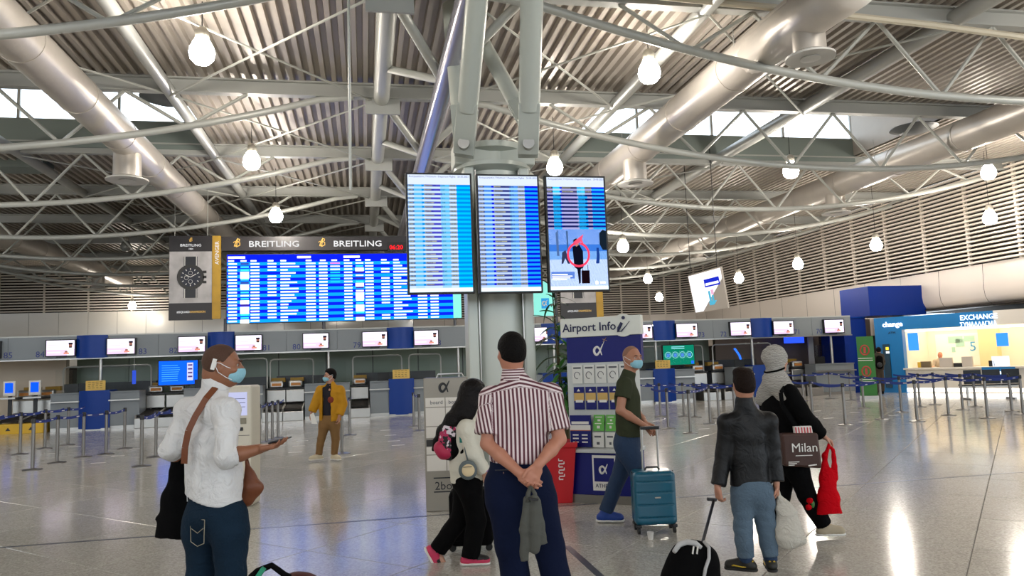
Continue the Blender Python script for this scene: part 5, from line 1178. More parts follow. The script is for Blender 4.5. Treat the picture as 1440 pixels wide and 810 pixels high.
def limb_body(J, s=1., r=None):
    """skin over the whole skeleton J (np points)"""
    P = []; fw = J['fw']; dp = (nrm(fw), 1.5)
    P += [rc(J['neck'], J['headc']-up*.05*s-J['hf']*.012*s, .060*s, .056*s, .03)]
    P += [rc(J['pelvis'], J['waist'], .135*s, .125*s, .03, flat=dp), rc(J['waist'], J['chest'], .125*s, .145*s, .03, flat=dp), rc(J['shL']*.8+J['shR']*.2, J['shR']*.8+J['shL']*.2, .062*s, .062*s, .05)]
    P += [rc(J['chest'], J['neck']-up*.02*s, .06*s, .05*s, .05)]
    for S_ in 'LR':
        P += [rc(J['sh'+S_], J['el'+S_], .050*s, .040*s, .02), rc(J['el'+S_], J['el'+S_]*.6+J['wr'+S_]*.4, .040*s, .041*s, .015), rc(J['el'+S_]*.6+J['wr'+S_]*.4, J['wr'+S_], .041*s, .027*s, .015)]
        P += [rc(J['hip'+S_], J['kn'+S_], .082*s, .055*s, .03), rc(J['kn'+S_], J['kn'+S_]*.7+J['an'+S_]*.3, .053*s, .056*s, .02), rc(J['kn'+S_]*.7+J['an'+S_]*.3, J['an'+S_], .056*s, .038*s, .02), rc(J['an'+S_], J['toe'+S_], .038*s, .030*s, .02)]
    return P
def shoe(t, an, toe, s, up_m, sole_m, name='shoe', lace=None, tall=.0, toedown=None):
    an = V(an); toe = V(toe)
    if toedown is None and an[2] < .081*s: an[2] = .081*s
    d = toe-an; d[2] = 0; L = np.linalg.norm(d); d = d/L
    if toedown is not None: d = nrm(toe-an)
    n = up if toedown is None else nrm(up-d*np.dot(up, d)); sd = np.cross(d, n); b = an-n*.060*s; X = (d, sd, n)
    P = [rc(b-d*.045*s+n*.020*s, b+d*.125*s+n*.012*s, .038*s, .040*s, .02), rc(b-d*.02*s+n*.03*s, an+n*(.015+tall)*s, .042*s, .043*s, .02, ends=(0, 1)), rc(b+d*.02*s+n*.055*s, b+d*.13*s+n*.018*s, .034*s, .028*s, .03), cut(b-n*.008*s, -n)]
    mf = (lambda Q_: ((((Q_-b)@d) > .055*s) & (((Q_-b)@n) > .03*s)) | ((((Q_-b)@d) < .0) & (((Q_-b)@n) > .06*s))) if isinstance(up_m, list) else None
    o = surf(name, P, .007*s, up_m, t, band=.03, matf=mf)
    Q = [rc(b-d*.048*s, b+d*.035*s, .042*s, .040*s, .01), rc(b+d*.035*s, b+d*.13*s, .040*s, .045*s, .02), cut(b-n*.020*s, -n, .003), cut(b+n*.002*s, n, .003)]
    surf('sole', Q, .007*s, sole_m, o, band=.03)
    if lace:
        m = MB()
        for q_ in range(4): c = b+d*(.035+.022*q_)*s+n*(.083-.014*q_)*s; m.bar(Vector(c-sd*.022*s), Vector(c+sd*.022*s), .006*s, .004*s)
        m.build('laces', lace, o)
    return o
def jp(D, d):
    """joints given as pixel x, pixel y, extra depth"""
    J = {}
    for k, v in d.items():
        J[k] = V(at_d(v[0], v[1], D+(v[2] if len(v) > 2 else 0)))
    return J
def finish(J, fw, hf):
    J['fw'] = nrm(fw); J['hf'] = nrm(hf); 
    if 'chest' not in J: J['chest'] = (J['shL']+J['shR'])/2*.72+J['waist']*.28
    for S_ in 'LR':
        if 'toe'+S_ not in J: J['toe'+S_] = J['an'+S_]+J['fw']*.13-up*.045
    return J
M_skin = {}
def skin(c):
    return mat('skin_'+c.strip('#'), c, .5, bump=(120, .05), vary=(14, .05))
def person(label, J, group=None):
    c = (J['anL']+J['anR'])/2; z = min(J['anL'][2], J['anR'][2])-.08
    return thing('person', label, 'person', (c[0], c[1], max(0, z) if z > .02 else 0), group)
def tops(J, s, o=0.012, width=.15, hem=None, sl='long', frac=.7, waistr=.14, flatk=1.45, sh=.06, cuff=.0, hemr=None, k=.03, armr=.058):
    """shirt or jacket volume"""
    dp = (J['fw'], flatk); P = []
    P += [rc(J['chest'], J['waist'], width*s+o, waistr*s+o, k, flat=dp), rc(J['waist'], hem, waistr*s+o, (hemr or waistr)*s+o, k, flat=dp, ends=(0, 1))]
    P += [rc(J['shL'], J['shR'], sh*s+o, sh*s+o, .05), rc(J['shL']*.72+J['shR']*.28, J['neck'], (sh+.004)*s+o, .05*s+o, .04), rc(J['shR']*.72+J['shL']*.28, J['neck'], (sh+.004)*s+o, .05*s+o, .04)]
    P += [rc((J['shL']*.7+J['chest']*.3), J['chest'], .07*s+o, .1*s+o, .05, flat=dp), rc((J['shR']*.7+J['chest']*.3), J['chest'], .07*s+o, .1*s+o, .05, flat=dp)]
    for S_ in 'LR':
        a, e_, w = J['sh'+S_], J['el'+S_], J['wr'+S_]
        if sl == 'short': P += [rc(a, a+(e_-a)*frac, armr*s+o, (armr+.004)*s+o, .025, ends=(0, 1))]
        else:
            P += [rc(a, e_, armr*s+o, (armr-.008)*s+o, .025)]; P += [rc(e_, e_+(w-e_)*frac, (armr-.008)*s+o, (armr-.018)*s+o+cuff, .02, ends=(0, 1))]
    return P
def pants(J, s, o=.012, top=None, hipr=.15, th=.088, kn=.064, cf=.055, flatk=1.35, frac=.97, belt=None):
    dp = (J['fw'], flatk); P = [rc(top if top is not None else J['waist'], J['pelvis'], hipr*s*.95+o, hipr*s+o, .03, flat=dp, ends=(1, 0))]
    for S_ in 'LR':
        h, k_, a = J['hip'+S_], J['kn'+S_], J['an'+S_]
        P += [rc(J['pelvis']*.5+h*.5-J['fw']*.02, h*.75+k_*.25, .10*s+o, th*s+o, .04), rc(h, k_, th*s+o, kn*s+o, .03), rc(k_, k_+(a-k_)*frac, kn*s+o, cf*s+o, .02, ends=(0, 1))]
    return P
def collar(t, J, s, m_, r=.066, h=.035, res=.006, name='collar', tilt=0.0):
    c = J['neck']+up*.03*s; d = nrm(up+J['fw']*-.12)
    surf(name, [rc(c-d*.03*s, c+d*h*s, (r+.012)*s, r*s, .01, ends=(1, 1)), rc(c-d*.05*s, c+d*(h+.03)*s, (r-.004)*s, (r-.010)*s, .003, op='s')], res*s, m_, t)
# ---------------------------------------------------------------- fabrics
M_jean = mat('dark_denim', '#142636', .9, spec=.15, bump=(26, .55, 1.0), vary=(4.5, .40)); M_jean2 = mat('washed_denim', '#566878', .85, bump=(24, .6, 1.2), vary=(6, .22), spec=.2); M_jean3 = mat('mid_denim', '#1d3452', .85, bump=(24, .5, 1.0), vary=(5, .25))
M_shirt = mat('white_cotton', '#d6d6d6', .8, bump=(10, 1.0, 2.2), spec=.2); M_navy_t = mat('navy_trouser', '#0d1630', .9, spec=.15, bump=(12, .35, 1.0), vary=(4, .12))
M_olive = mat('olive_cotton', '#363a2a', .9, spec=.15, bump=(12, .35, 1.0)); M_blk = mat('black_cloth', '#070708', .9, bump=(14, .4, 1.0), spec=.1); M_leath = mat('black_leatherette', '#0b0c0e', .5, bump=(13, .5, 1.4), spec=.3)
M_hair = mat('black_hair', '#080605', .7, bump=(90, .5), spec=.15); M_hairb = mat('cropped_hair', '#4a2f20', .75, bump=(160, .4)); M_hairbr = mat('brown_hair', '#1a0f0a', .7, spec=.15, bump=(80, .5)); M_rubber = mat('rubber_white', '#dcdad4', .5); M_rubd = mat('rubber_dark', '#141414', .6)
M_brn = mat('tan_leather', '#6e3a1c', .5, bump=(16, .3), vary=(8, .15))
def stripes_mat():
    m = bpy.data.materials.new('striped_cotton'); m.use_nodes = True; nt = m.node_tree; b = nt.nodes['Principled BSDF']; b.inputs['Roughness'].default_value = .8
    a = nt.nodes.new('ShaderNodeAttribute'); a.attribute_name = 'stripe'; fr = nt.nodes.new('ShaderNodeMath'); fr.operation = 'FRACT'; nt.links.new(a.outputs['Fac'], fr.inputs[0])
    cr = nt.nodes.new('ShaderNodeValToRGB'); e = cr.color_ramp.elements; e[0].position = 0; e[0].color = lin('#5c2c38'); e[1].position = .46; e[1].color = lin('#5c2c38')
    for p, c in ((.52, '#ded2d2'), (.96, '#ded2d2'), (1.0, '#5c2c38')): q_ = e.new(p); q_.color = lin(c)
    nt.links.new(fr.outputs[0], cr.inputs[0]); nt.links.new(cr.outputs[0], b.inputs['Base Color'])
    tc = nt.nodes.new('ShaderNodeTexCoord'); n2 = nt.nodes.new('ShaderNodeTexNoise'); n2.inputs['Scale'].default_value = 12; n2.inputs['Distortion'].default_value = 1.2; nt.links.new(tc.outputs['Object'], n2.inputs['Vector'])
    bp = nt.nodes.new('ShaderNodeBump'); bp.inputs['Strength'].default_value = .45; bp.inputs['Distance'].default_value = .02; nt.links.new(n2.outputs['Fac'], bp.inputs['Height']); nt.links.new(bp.outputs['Normal'], b.inputs['Normal'])
    return m
RRv, HHv = RR, HH
def cap_hair(t, h, hf, s, m_, th=.008, nape=-.030, front=.040, res=.006, name='hair', extra=()):
    f = nrm(hf); sd = np.cross(f, up); X = (sd, f, up); g_ = lambda a, b, c: V(h)+(sd*a+f*b+up*c)*s
    P = [el(g_(0, -.012, .022), ((.074+th)*s, (.092+th)*s, (.088+th)*s), X, .02), el(g_(0, -.022, -.03), ((.064+th)*s, (.064+th)*s, .058*s), X, .03)]+list(extra)
    P += [cut(g_(0, .0, -.028), -up+f*.6, .008), cut(g_(0, front, .03), nrm(f-up*.75), .010)]
    for e_ in (-1, 1): P += [el(g_(e_*.088, .018, -.035), (.03*s, .045*s, .045*s), X, .01, 's')]
    return surf(name, P, res*s, m_, t, smooth=1)

# ================================================================ man in the white shirt
D1 = 4.35
J = finish(jp(D1, dict(headc=(313, 513), neck=(303, 549), shL=(264, 578, .09), shR=(319, 578, -.13), chest=(296, 622, 0), waist=(301, 668, 0), pelvis=(303, 716, 0), elL=(240, 632, .02), wrL=(262, 652, .26), elR=(318, 643, -.22), wrR=(366, 631, -.13),
     hipL=(285, 728, .03), hipR=(322, 726, -.05), knL=(284, 806, .04), knR=(325, 803, -.06), anL=(287, 897, .1), anR=(322, 899, -.06))), HH*.85+RR*.5, RR*.97+HH*.22)
t = person('bald tanned man in white shirt and dark jeans holding a phone, leftmost person', J)
sk = skin('#8c5b40'); hd = J['headc']
P = limb_body(J)+head_prims(hd, J['hf'], 1.06)+[el(hd-J['hf']*.05-up*.06, (.06, .05, .05), (RR, HH, up), .04)]
P += hand(J['wrR'], RR*1.0+up*.16-HH*.12, up*1.0-RR*.1, HH*1.0, 1.0, (.30, .28, .30, .35), .25)
P += hand(J['wrL'], RR*.6+HH*.5-up*.4, -up, HH, 1.0, (.5, .5, .5, .5))
surf('body', P, .0065, sk, t); face_parts(t, hd, J['hf'], 1.06, M_hairb)
cap_hair(t, hd, J['hf'], 1.06, M_hairb, .0025, -.05, .035, .0055)
face_mask(t, hd, J['hf'], 1.06, '#8cc0d0')
tm_ = V(hd)-J['hf']*.028*1.06-up*.005-np.cross(J['hf'], up)*-.09; 
sd_ = np.cross(J['hf'], up); c = V(hd)+sd_*.092-J['hf']*.030+up*.0
MB().bar(Vector(c-up*.026-J['hf']*.012), Vector(c+up*.034+J['hf']*.004), .022, .004, up=Vector(sd_)).build('ear_tissue', M_rubber, t)
hem = V(at_d(299, 702, D1)); dp = (J['fw'], 1.32)
P = tops(J, 1., .012, .158, hem, 'long', .18, .160, 1.32, .058, .010, .172, armr=.056)
P = [p for p in P]+[cut(hem+up*-.005, nrm(-up-RR*.20), .004)]
P[1] = rc(J['waist'], hem-up*.08, .160+.012, .192, .03, flat=dp, ends=(0, 1))
sh = surf('shirt', P, .0085, M_shirt, t, wr=(.0075, 21, 4))
for e_, S_ in ((1, 'R'), (-1, 'L')):
    a, w = J['el'+S_], J['wr'+S_]; d = nrm(w-a); surf('rolled_cuff', [rc(a+d*.005, a+d*.055, .061, .057, .01, ends=(1, 1)), rc(a-d*.02, a+d*.09, .048, .044, .004, op='s')], .006, M_shirt, sh)
collar(t, J, 1.05, M_shirt, .066, .045)
for u in (.06, -.07):
    m = MB(); pts = []
    for q_ in range(6): z = 1.32-.07*q_; c = V(J['waist'])+np.cross(J['fw'], up)*u-J['fw']*(.128-.004*abs(q_-3)); c[2] = J['waist'][2]+.18-.062*q_; pts.append(Vector(c))
    m.path(pts, .0022, 4); m.build('back_seam', M_shirt, sh)
surf('jeans', pants(J, 1.02, .012, J['pelvis']+up*.06, .140, .092, .070, .066), .009, M_jean, t, wr=(.005, 15, 8))
m = MB(); c = V(at_d(309, 737, D1))-J['fw']*.145
for a_, b_ in (((-.06, .055), (.06, .055)), ((-.06, .055), (-.055, -.07)), ((.06, .055), (.055, -.07)), ((-.055, -.07), (0, -.09)), ((.055, -.07), (0, -.09)), ((-.05, .0), (0, -.02)), ((0, -.02), (.05, .01))):
    sdv = np.cross(J['fw'], up); m.tube(Vector(c+sdv*a_[0]+up*a_[1]), Vector(c+sdv*b_[0]+up*b_[1]), .0022, 4)
m.build('pocket_stitch', mat('stitch', '#8f8a78', .7), t)
for S_ in 'LR': shoe(t, J['an'+S_], J['toe'+S_], 1.05, mat('brown_shoe', '#3a261a', .5), M_rubd, lace=M_rubd)
# his phone, shoulder bag and jacket are things of their own
ph = V(at_d(393, 619, D1-.10)); d = nrm(RR+up*.22); p_ = thing('phone', 'black phone held out by the white-shirted man', 'phone', tuple(ph-up*.02))
MB().bar(Vector(ph-d*.055), Vector(ph+d*.06), .068, .009, up=Vector(up+RR*-.22)).build('case', M_dark, p_, bevel=.002); MB().bar(Vector(ph-d*.050+up*.005), Vector(ph+d*.055+up*.005), .060, .001, up=Vector(up+RR*-.22)).build('display', mat('phone_glass', '#0a0c12', .08), p_)
bg_ = thing('shoulder_bag', 'tan leather shoulder bag on a strap across the white shirt', 'bag', tuple(at_d(352, 700, D1+.02)))
c = V(at_d(350, 680, D1+.06)); g_ = lambda a, b, cc=0: c+RR*a+up*b+HH*cc
surf('bag_body', [rc(g_(.01, -.03), g_(-.015, -.085), .052, .042, .03, flat=(nrm(HH), 1.3)), rc(g_(-.015, .12), g_(.02, -.01), .012, .048, .03, flat=(nrm(HH), 1.4)), rc(g_(.06, -.02), g_(-.02, -.09), .025, .025, .03, flat=(nrm(HH), 1.3))], .007, M_brn, bg_, wr=(.003, 30))
m = MB(); pts = [(303, 545, -.07), (290, 560, -.13), (275, 585, -.17), (265, 606, -.175), (260, 630, -.17), (259, 652, -.16)]; pp_ = [at_d(x, y, D1+dz) for x, y, dz in pts]
for a_, b_ in zip(pp_, pp_[1:]): m.bar(a_, b_, .034, .006, up=Vector(-HH))
m.build('strap', M_brn, bg_); m = MB(); m.bar(at_d(345, 640, D1+.1), at_d(349, 655, D1+.06), .02, .006, up=-Hv); m.build('strap', M_brn, bg_)
jk = thing('draped_jacket', 'black jacket draped over the white-shirted man\'s left forearm', 'jacket', tuple(at_d(243, 758, D1+.1)))
c = lambda x, y, dz=.12: V(at_d(x, y, D1+dz))
surf('cloth', [rc(c(253, 648), c(247, 700), .045, .075, .03, flat=(nrm(HH), 1.6)), rc(c(247, 700), c(243, 756), .075, .105, .03, flat=(nrm(HH), 1.9), ends=(0, 1)), rc(c(240, 700), c(230, 733), .03, .05, .02, flat=(nrm(HH), 2), ends=(0, 1)), rc(c(262, 660), c(262, 756), .04, .06, .02, flat=(nrm(HH), 1.5), ends=(0, 1))], .008, M_blk, jk, wr=(.006, 26))
# bag on the floor at the bottom edge
fb = at_d(385, 838, 3.55); hb = thing('travel_bag', 'maroon travel bag with black handles at the bottom picture edge', 'bag', (fb.x, fb.y, 0)); c = V(at_d(388, 812, 3.55))
zt = c[2]; b0 = V(c[0], c[1], .12)
surf('bag_body', [rc(b0-RR*.14, b0+RR*.16, .12, .12, .02), rc(V(c[0], c[1], .2)-RR*.12, V(c[0], c[1], zt-.10)+RR*.12, .10, .11, .06), rc(V(c[0], c[1], zt-.09)-RR*.10, V(c[0], c[1], zt-.075)+RR*.08, .08, .08, .06), cut((0, 0, .002), -up)], .010, mat('maroon_nylon', '#47150f', .7, bump=(14, .3)), hb, wr=(.003, 20))
m = MB(); pts = [at_d(x, y, 3.5) for x, y in ((352, 812), (362, 803), (372, 799), (382, 795), (392, 802), (400, 808), (408, 812))]; m.path(pts, .014, 8); m.build('handle', M_blk, hb, smooth='all')
m = MB(); m.bar(at_d(362, 812, 3.47), at_d(371, 799, 3.47), .022, .02); m.build('green_tag', mat('tag_green', '#1f8a68', .6), hb)

# ================================================================ man in the striped shirt
D2 = 4.65
J = finish(jp(D2, dict(headc=(719, 494), neck=(722, 531), shL=(691, 561, 0), shR=(773, 557, 0), chest=(731, 590, 0), waist=(731, 634, 0), pelvis=(728, 668, 0), elL=(685, 624, -.06), wrL=(731, 665, -.20), elR=(787, 618, -.06), wrR=(756, 655, -.20),
     hipL=(706, 680, 0), hipR=(752, 678, 0), knL=(718, 770, -.02), knR=(773, 770, .0), anL=(733, 858, .02), anR=(792, 856, -.05))), HH*.98-RR*.08, HH*.93-RR*.37)
t = person('man seen from behind in maroon striped shirt, hands clasped behind his back', J)
hd = J['headc']; sk = skin('#b67c64')
P = limb_body(J)+head_prims(hd, J['hf'], 1.03)
P += hand(J['wrR'], -RR*.42-up*.9-HH*.05, -HH*1.0, -RR, 1.0, (.9, .9, .9, .95), .5)
P += hand(J['wrL'], RR*.78-up*.62-HH*.12, -HH*-1.0, up*.8+RR*.4, 1.0, (.5, .5, .55, .6), .3)
surf('body', P, .0065, sk, t); cap_hair(t, hd, J['hf'], 1.03, M_hair, .010, -.062, .045, .006)
hem = V(at_d(731, 645, D2)); P = tops(J, 1., .012, .165, hem, 'short', .80, .165, 1.35, .062, 0, .168, armr=.066); P[1] = rc(J['waist'], hem-up*.005, .177, .18, .03, flat=(J['fw'], 1.35), ends=(0, 1))
M_str = stripes_mat(); sdv = np.cross(J['fw'], up); cen = V(J['chest']); shz = (J['shL'][2]+J['shR'][2])/2
def stripe(P_):
    q_ = P_-cen; x = q_@sdv; z = P_[:, 2]; out = x/.0245
    out = out+.15*np.sin(z*9+x*4)*.6
    yoke = z > shz+.065-.27*np.abs(x)**1.3
    yk = (z+.45*np.abs(x)**1.25)/.0245
    out = np.where(yoke, yk, out)
    for S_, e_ in (('L', -1), ('R', 1)):
        a, b = J['sh'+S_], J['el'+S_]; d = nrm(b-a); w = P_-a; tt = w@d; rad = w-tt[:, None]*d; onarm = (np.abs(x) > .172) & (z < shz+.03) & (tt > -.02)
        ang = rad@nrm(np.cross(d, HH)); out = np.where(onarm & ~yoke, ang/.0225, out)
    return out
surf('shirt', P, .0068, M_str, t, wr=(.004, 14, 5), attrs={'stripe': stripe})
def cs(P_): return P_[:, 2]/.016
c = J['neck']+up*.035; surf('collar', [rc(c-up*.055, c+up*.022-J['fw']*.0, .080, .066, .01, ends=(1, 1)), rc(c-up*.08, c+up*.05, .062, .056, .003, op='s')], .006, M_str, t, attrs={'stripe': cs})
surf('trousers', pants(J, 1.0, .012, J['pelvis']+up*.12, .160, .100, .078, .072, 1.30), .009, M_navy_t, t, wr=(.0045, 13, 9))
m = MB(); c = V(at_d(708, 661, D2-.165)); m.bar(Vector(c-RR*.05), Vector(c+RR*.05), .003, .005); m.build('pocket_seam', M_dark, t); m = MB(); m.bar(Vector(c-up*.012-HH*.002), Vector(c-up*.020-HH*.002), .008, .004); m.build('button', mat('button', '#6a4a3c', .4), t)
for S_ in 'LR': shoe(t, J['an'+S_], J['toe'+S_], 1.05, mat('black_shoe', '#101012', .4), M_rubd, lace=M_rubd)
sb = thing('strap_bag', 'folded dark grey cloth bag dangling from the clasped hands', 'bag', tuple(at_d(752, 790, D2-.27))); c = lambda x, y, dz=-.27: V(at_d(x, y, D2+dz)); M_gb = mat('grey_nylon', '#4a4b45', .75, bump=(16, .4, 1.0), vary=(8, .2))
surf('folded_cloth', [rc(c(741, 702), c(737, 745), .022, .026, .01, flat=(nrm(HH), 1.4)), rc(c(737, 745), c(738, 790), .026, .026, .01, flat=(nrm(HH), 1.6), ends=(0, 1)), rc(c(752, 702), c(752, 745), .030, .036, .01, flat=(nrm(HH), 1.3)), rc(c(752, 745), c(752, 772), .036, .030, .01, flat=(nrm(HH), 1.4)), rc(c(757, 705), c(765, 765), .014, .022, .01, flat=(nrm(HH), 1.5), ends=(0, 1))], .006, M_gb, sb, wr=(.004, 38))
m = MB(); m.path([Vector(c(746, 684, -.25)), Vector(c(743, 694)), Vector(c(742, 706))], [.010, .014, .02], 8); m.path([Vector(c(746, 684, -.25)), Vector(c(752, 694)), Vector(c(753, 706))], [.010, .012, .02], 8); m.build('strap', M_gb, sb, smooth='all')
MB().bar(Vector(c(743, 701, -.31)), Vector(c(757, 703, -.31)), .02, .012).build('buckle', M_dark, sb)

# ================================================================ girl with the pink backpack
D3 = 6.3
J = finish(jp(D3, dict(headc=(667, 552), neck=(662, 578), shL=(650, 602, .10), shR=(658, 602, -.12), chest=(653, 618, 0), waist=(656, 648, 0), pelvis=(658, 672, 0), elL=(662, 636, .14), wrL=(682, 660, .12), elR=(664, 638, -.16), wrR=(683, 664, -.13),
     hipL=(656, 680, .07), hipR=(660, 680, -.07), knL=(648, 728, .06), knR=(670, 732, -.06), anL=(614, 776, .06), anR=(661, 787, -.08))), RR*.97+HH*.15, RR*.9+HH*.3)
J['toeR'] = J['anR']+RR*.12-up*.03; J['toeL'] = J['anL']+RR*.07-up*.13
t = person('girl with long dark hair, white sweater, black trousers and pink trainers', J)
hd = J['headc']; s = .95
P = limb_body(J, .86)+head_prims(hd, J['hf'], .96)+hand(J['wrR'], -up*1.0+RR*.15, -HH*-1, RR, .85, (.7, .7, .7, .7))+hand(J['wrL'], -up*1.0+RR*.15, -HH, RR, .85, (.7, .7, .7, .7))
surf('body', P, .0075, skin('#c09078'), t); face_parts(t, hd, J['hf'], .96, M_hair)
g_ = lambda a, b, cc: hd+J['hf']*a+up*b+HH*cc
P = [el(g_(-.018, .015, 0), (.115, .100, .105), (J['hf'], np.cross(J['hf'], up), up), .02), el(g_(.085, -.035, -.015), (.05, .075, .085), (J['hf'], np.cross(J['hf'], up), up), .01, 's')]
pts = [V(at_d(x, y, D3+dz)) for x, y, dz in ((660, 562, -.03), (650, 578, -.06), (636, 592, -.07), (622, 606, -.05), (614, 621, -.02), (609, 633, 0))]
for a_, b_, r1, r2 in zip(pts, pts[1:], (.095, .085, .065, .042, .028), (.085, .065, .042, .028, .012)): P += [rc(a_, b_, r1, r2, .03, flat=(nrm(HH), 1.2))]
P += [rc(V(at_d(664, 570, D3-.07)), V(at_d(656, 602, D3-.11)), .05, .025, .03)]
surf('long_hair', P, .008, mat('long_hair', '#090505', .5, spec=.2, bump=(50, .6, .5)), t, wr=(.005, 30))
hem = V(at_d(659, 676, D3)); P = tops(J, .86, .016, .128, hem, 'long', .93, .145, 1.0, .06, .004, .15, armr=.060)
surf('sweater', P, .0085, mat('cream_sweater', '#d8d5c6', .85, bump=(13, .45, 1.2)), t, wr=(.005, 22))
surf('trousers', pants(J, .86, .012, J['pelvis']+up*.08, .140, .096, .078, .070, 1.0, .95), .009, M_blk, t, wr=(.004, 18))
M_pk = mat('pink_trainer', '#c8345a', .6, vary=(20, .25))
shoe(t, J['anR'], J['toeR'], .95, [M_pk, M_rubd], M_rubber, 'trainer', M_rubd); shoe(t, J['anL'], J['toeL'], .95, [M_pk, M_rubd], M_rubber, 'trainer', M_rubd, toedown=1)
MB().path([Vector(J['wrR']+up*.012+RR*.03*math.cos(a)+HH*.03*math.sin(a)) for a in np.linspace(0, 6.28, 12)], .008, 6).build('wrist_band', mat('band_purple', '#8a5a9a', .5), t, smooth='all')
bp_ = thing('school_backpack', 'pink and black patterned backpack on the girl\'s back', 'backpack', tuple(at_d(630, 646, D3))); c = lambda x, y, dz=0.: V(at_d(x, y, D3+dz))
def bkm(): 
    m = mat('floral_print', '#b03060', .7); nt = m.node_tree; b = nt.nodes['Principled BSDF']; tc = nt.nodes.new('ShaderNodeTexCoord'); n = nt.nodes.new('ShaderNodeTexVoronoi'); n.inputs['Scale'].default_value = 42; nt.links.new(tc.outputs['Object'], n.inputs['Vector'])
    cr = nt.nodes.new('ShaderNodeValToRGB'); cr.color_ramp.interpolation = 'CONSTANT'; e = cr.color_ramp.elements; e[0].color = lin('#141014'); e[1].position = .45; e[1].color = lin('#d8ccd4'); q_ = e.new(.72); q_.color = lin('#b02858'); sp_ = nt.nodes.new('ShaderNodeSeparateColor')
    nt.links.new(n.outputs['Color'], sp_.inputs[0]); nt.links.new(sp_.outputs[0], cr.inputs[0]); nt.links.new(cr.outputs[0], b.inputs['Base Color']); return m
zc_ = c(630, 622)[2]
surf('pack_body', [rc(c(634, 604, -.05), c(630, 630, -.05), .08, .095, .03), rc(c(628, 605, -.05), c(640, 632, -.05), .06, .085, .03)], .008, [bkm(), M_blk], bp_, wr=(.002, 20), matf=lambda P_: (((P_-c(640, 622))@RR > -.02) & (P_[:, 2] < zc_+.05)).astype(int))
surf('front_pocket', [rc(c(620, 630, -.08), c(624, 636, -.09), .06, .06, .02), rc(c(628, 637, -.11), c(622, 630, -.09), .045, .05, .02)], .008, mat('crimson_nylon', '#b01c48', .5), bp_)
MB().path([Vector(c(652, 600, -.15)), Vector(c(657, 612, -.17)), Vector(c(655, 630, -.16)), Vector(c(646, 640, -.10))], [.014]*4, 8).build('shoulder_strap', M_blk, bp_, smooth='all')
MB().bar(Vector(c(648, 618, -.13)), Vector(c(656, 618, -.17)), .03, .05).build('teal_patch', mat('teal', '#1c7a70', .6), bp_)
pu = thing('round_pouch', 'cream and grey round pouch hanging at the girl\'s hip', 'pouch', tuple(at_d(657, 672, D3-.22))); q_ = c(658, 661, -.23)
surf('pouch_body', [el(q_, (.075, .03, .078), (RR, HH, up), .01)], .006, mat('pouch_grey', '#5c6668', .7), pu); surf('pouch_front', [el(q_-HH*.022+RR*.004, (.052, .015, .050), (RR, HH, up), .01)], .005, mat('pouch_cream', '#dcc8a0', .7), pu)
m = MB(); m.bar(Vector(q_-HH*.038+up*.028-RR*.035), Vector(q_-HH*.038+up*.030+RR*.035), .003, .004); m.build('seam', M_dark, pu); MB().path([Vector(q_+up*.07), Vector(c(654, 632, -.19)), Vector(c(652, 606, -.13))], .006, 6).build('cord', MATS['pouch_grey'], pu)
sc_ = thing('suitcase', 'black soft suitcase behind the girl with pink backpack', 'suitcase', tuple(at_d(664, 776, 6.65))); Ds = 6.6
def sbx(name, x0, x1, y0, y1, D, dep, m_, par, rr=.02, bev=.03, nb=None):
    a, b = at_d(x0, (y0+y1)/2, D), at_d(x1, (y0+y1)/2, D); z1, z0 = at_d((x0+x1)/2, y0, D).z, at_d((x0+x1)/2, y1, D).z
    m = MB(); cc = (a+b)/2+Hv*dep/2; m.box((cc.x, cc.y, (z0+z1)/2), ((b-a).length, dep, z1-z0), Matrix((R0, Hv, UP)).transposed()); return m.build(name, m_, par, bevel=bev)
sbx('case_body', 631, 693, 690, 770, Ds, .26, M_blk, sc_, bev=.05); sbx('front_pocket', 636, 660, 698, 762, Ds-.03, .04, M_blk, sc_); sbx('piping', 693.2, 694.5, 696, 765, Ds+.1, .02, M_dark, sc_)
for x in (637, 688):
    q_ = at_d(x, 772, Ds+.08); q_.z = .03; MB().tube(q_-Hv*.015, q_+Hv*.015, .03, 12).build('wheel', M_rubd, sc_, smooth=True)
for x in (672, 684): MB().tube(at_d(x, 692, Ds+.18), at_d(x-1, 655, Ds+.18), .009, 8).build('handle_tube', M_dark, sc_)
MB().bar(at_d(669, 655, Ds+.18), at_d(685, 655, Ds+.18), .03, .025).build('handle_grip', M_dark, sc_)

# ================================================================ man in the olive t-shirt
D4 = 7.55
J = finish(jp(D4, dict(headc=(889, 503), neck=(884, 526), shL=(878, 541, -.16), shR=(882, 541, .16), chest=(882, 560, 0), waist=(884, 594, 0), pelvis=(883, 622, 0), elL=(872, 577, -.21), wrL=(902, 596, -.17), elR=(897, 583, .2), wrR=(908, 596, .0),
     hipL=(880, 628, -.08), hipR=(886, 628, .08), knL=(900, 673, -.10), knR=(868, 676, .08), anL=(914, 724, -.12), anR=(851, 721, .08))), RR*.95-HH*.25, -HH*.82+RR*.50)
J['toeR'] = J['anR']+RR*.12-up*.045-HH*.02; J['toeL'] = J['anL']+RR*.12-up*.045
t = person('bald man in olive t-shirt and blue mask pulling the teal suitcase', J); hd = J['headc']
P = limb_body(J, 1.02)+head_prims(hd, J['hf'], 1.05)
P += hand(J['wrL'], RR*.8-up*.35+HH*.3, -up*.9-RR*.3, -HH*.3+RR*.6, 1.0, (.7, .75, .8, .8), .4)+hand(J['wrR'], RR*.55-up*.75, -RR*.2-HH*.9, RR, 1.0, (.6, .6, .65, .7), .4)
surf('body', P, .0075, skin('#a8745a'), t); face_parts(t, hd, J['hf'], 1.05, M_hairb); cap_hair(t, hd, J['hf'], 1.05, mat('stubble', '#85604c', .7), .0015, -.03, .015, .007); face_mask(t, hd, J['hf'], 1.08, '#86c8de', .006)
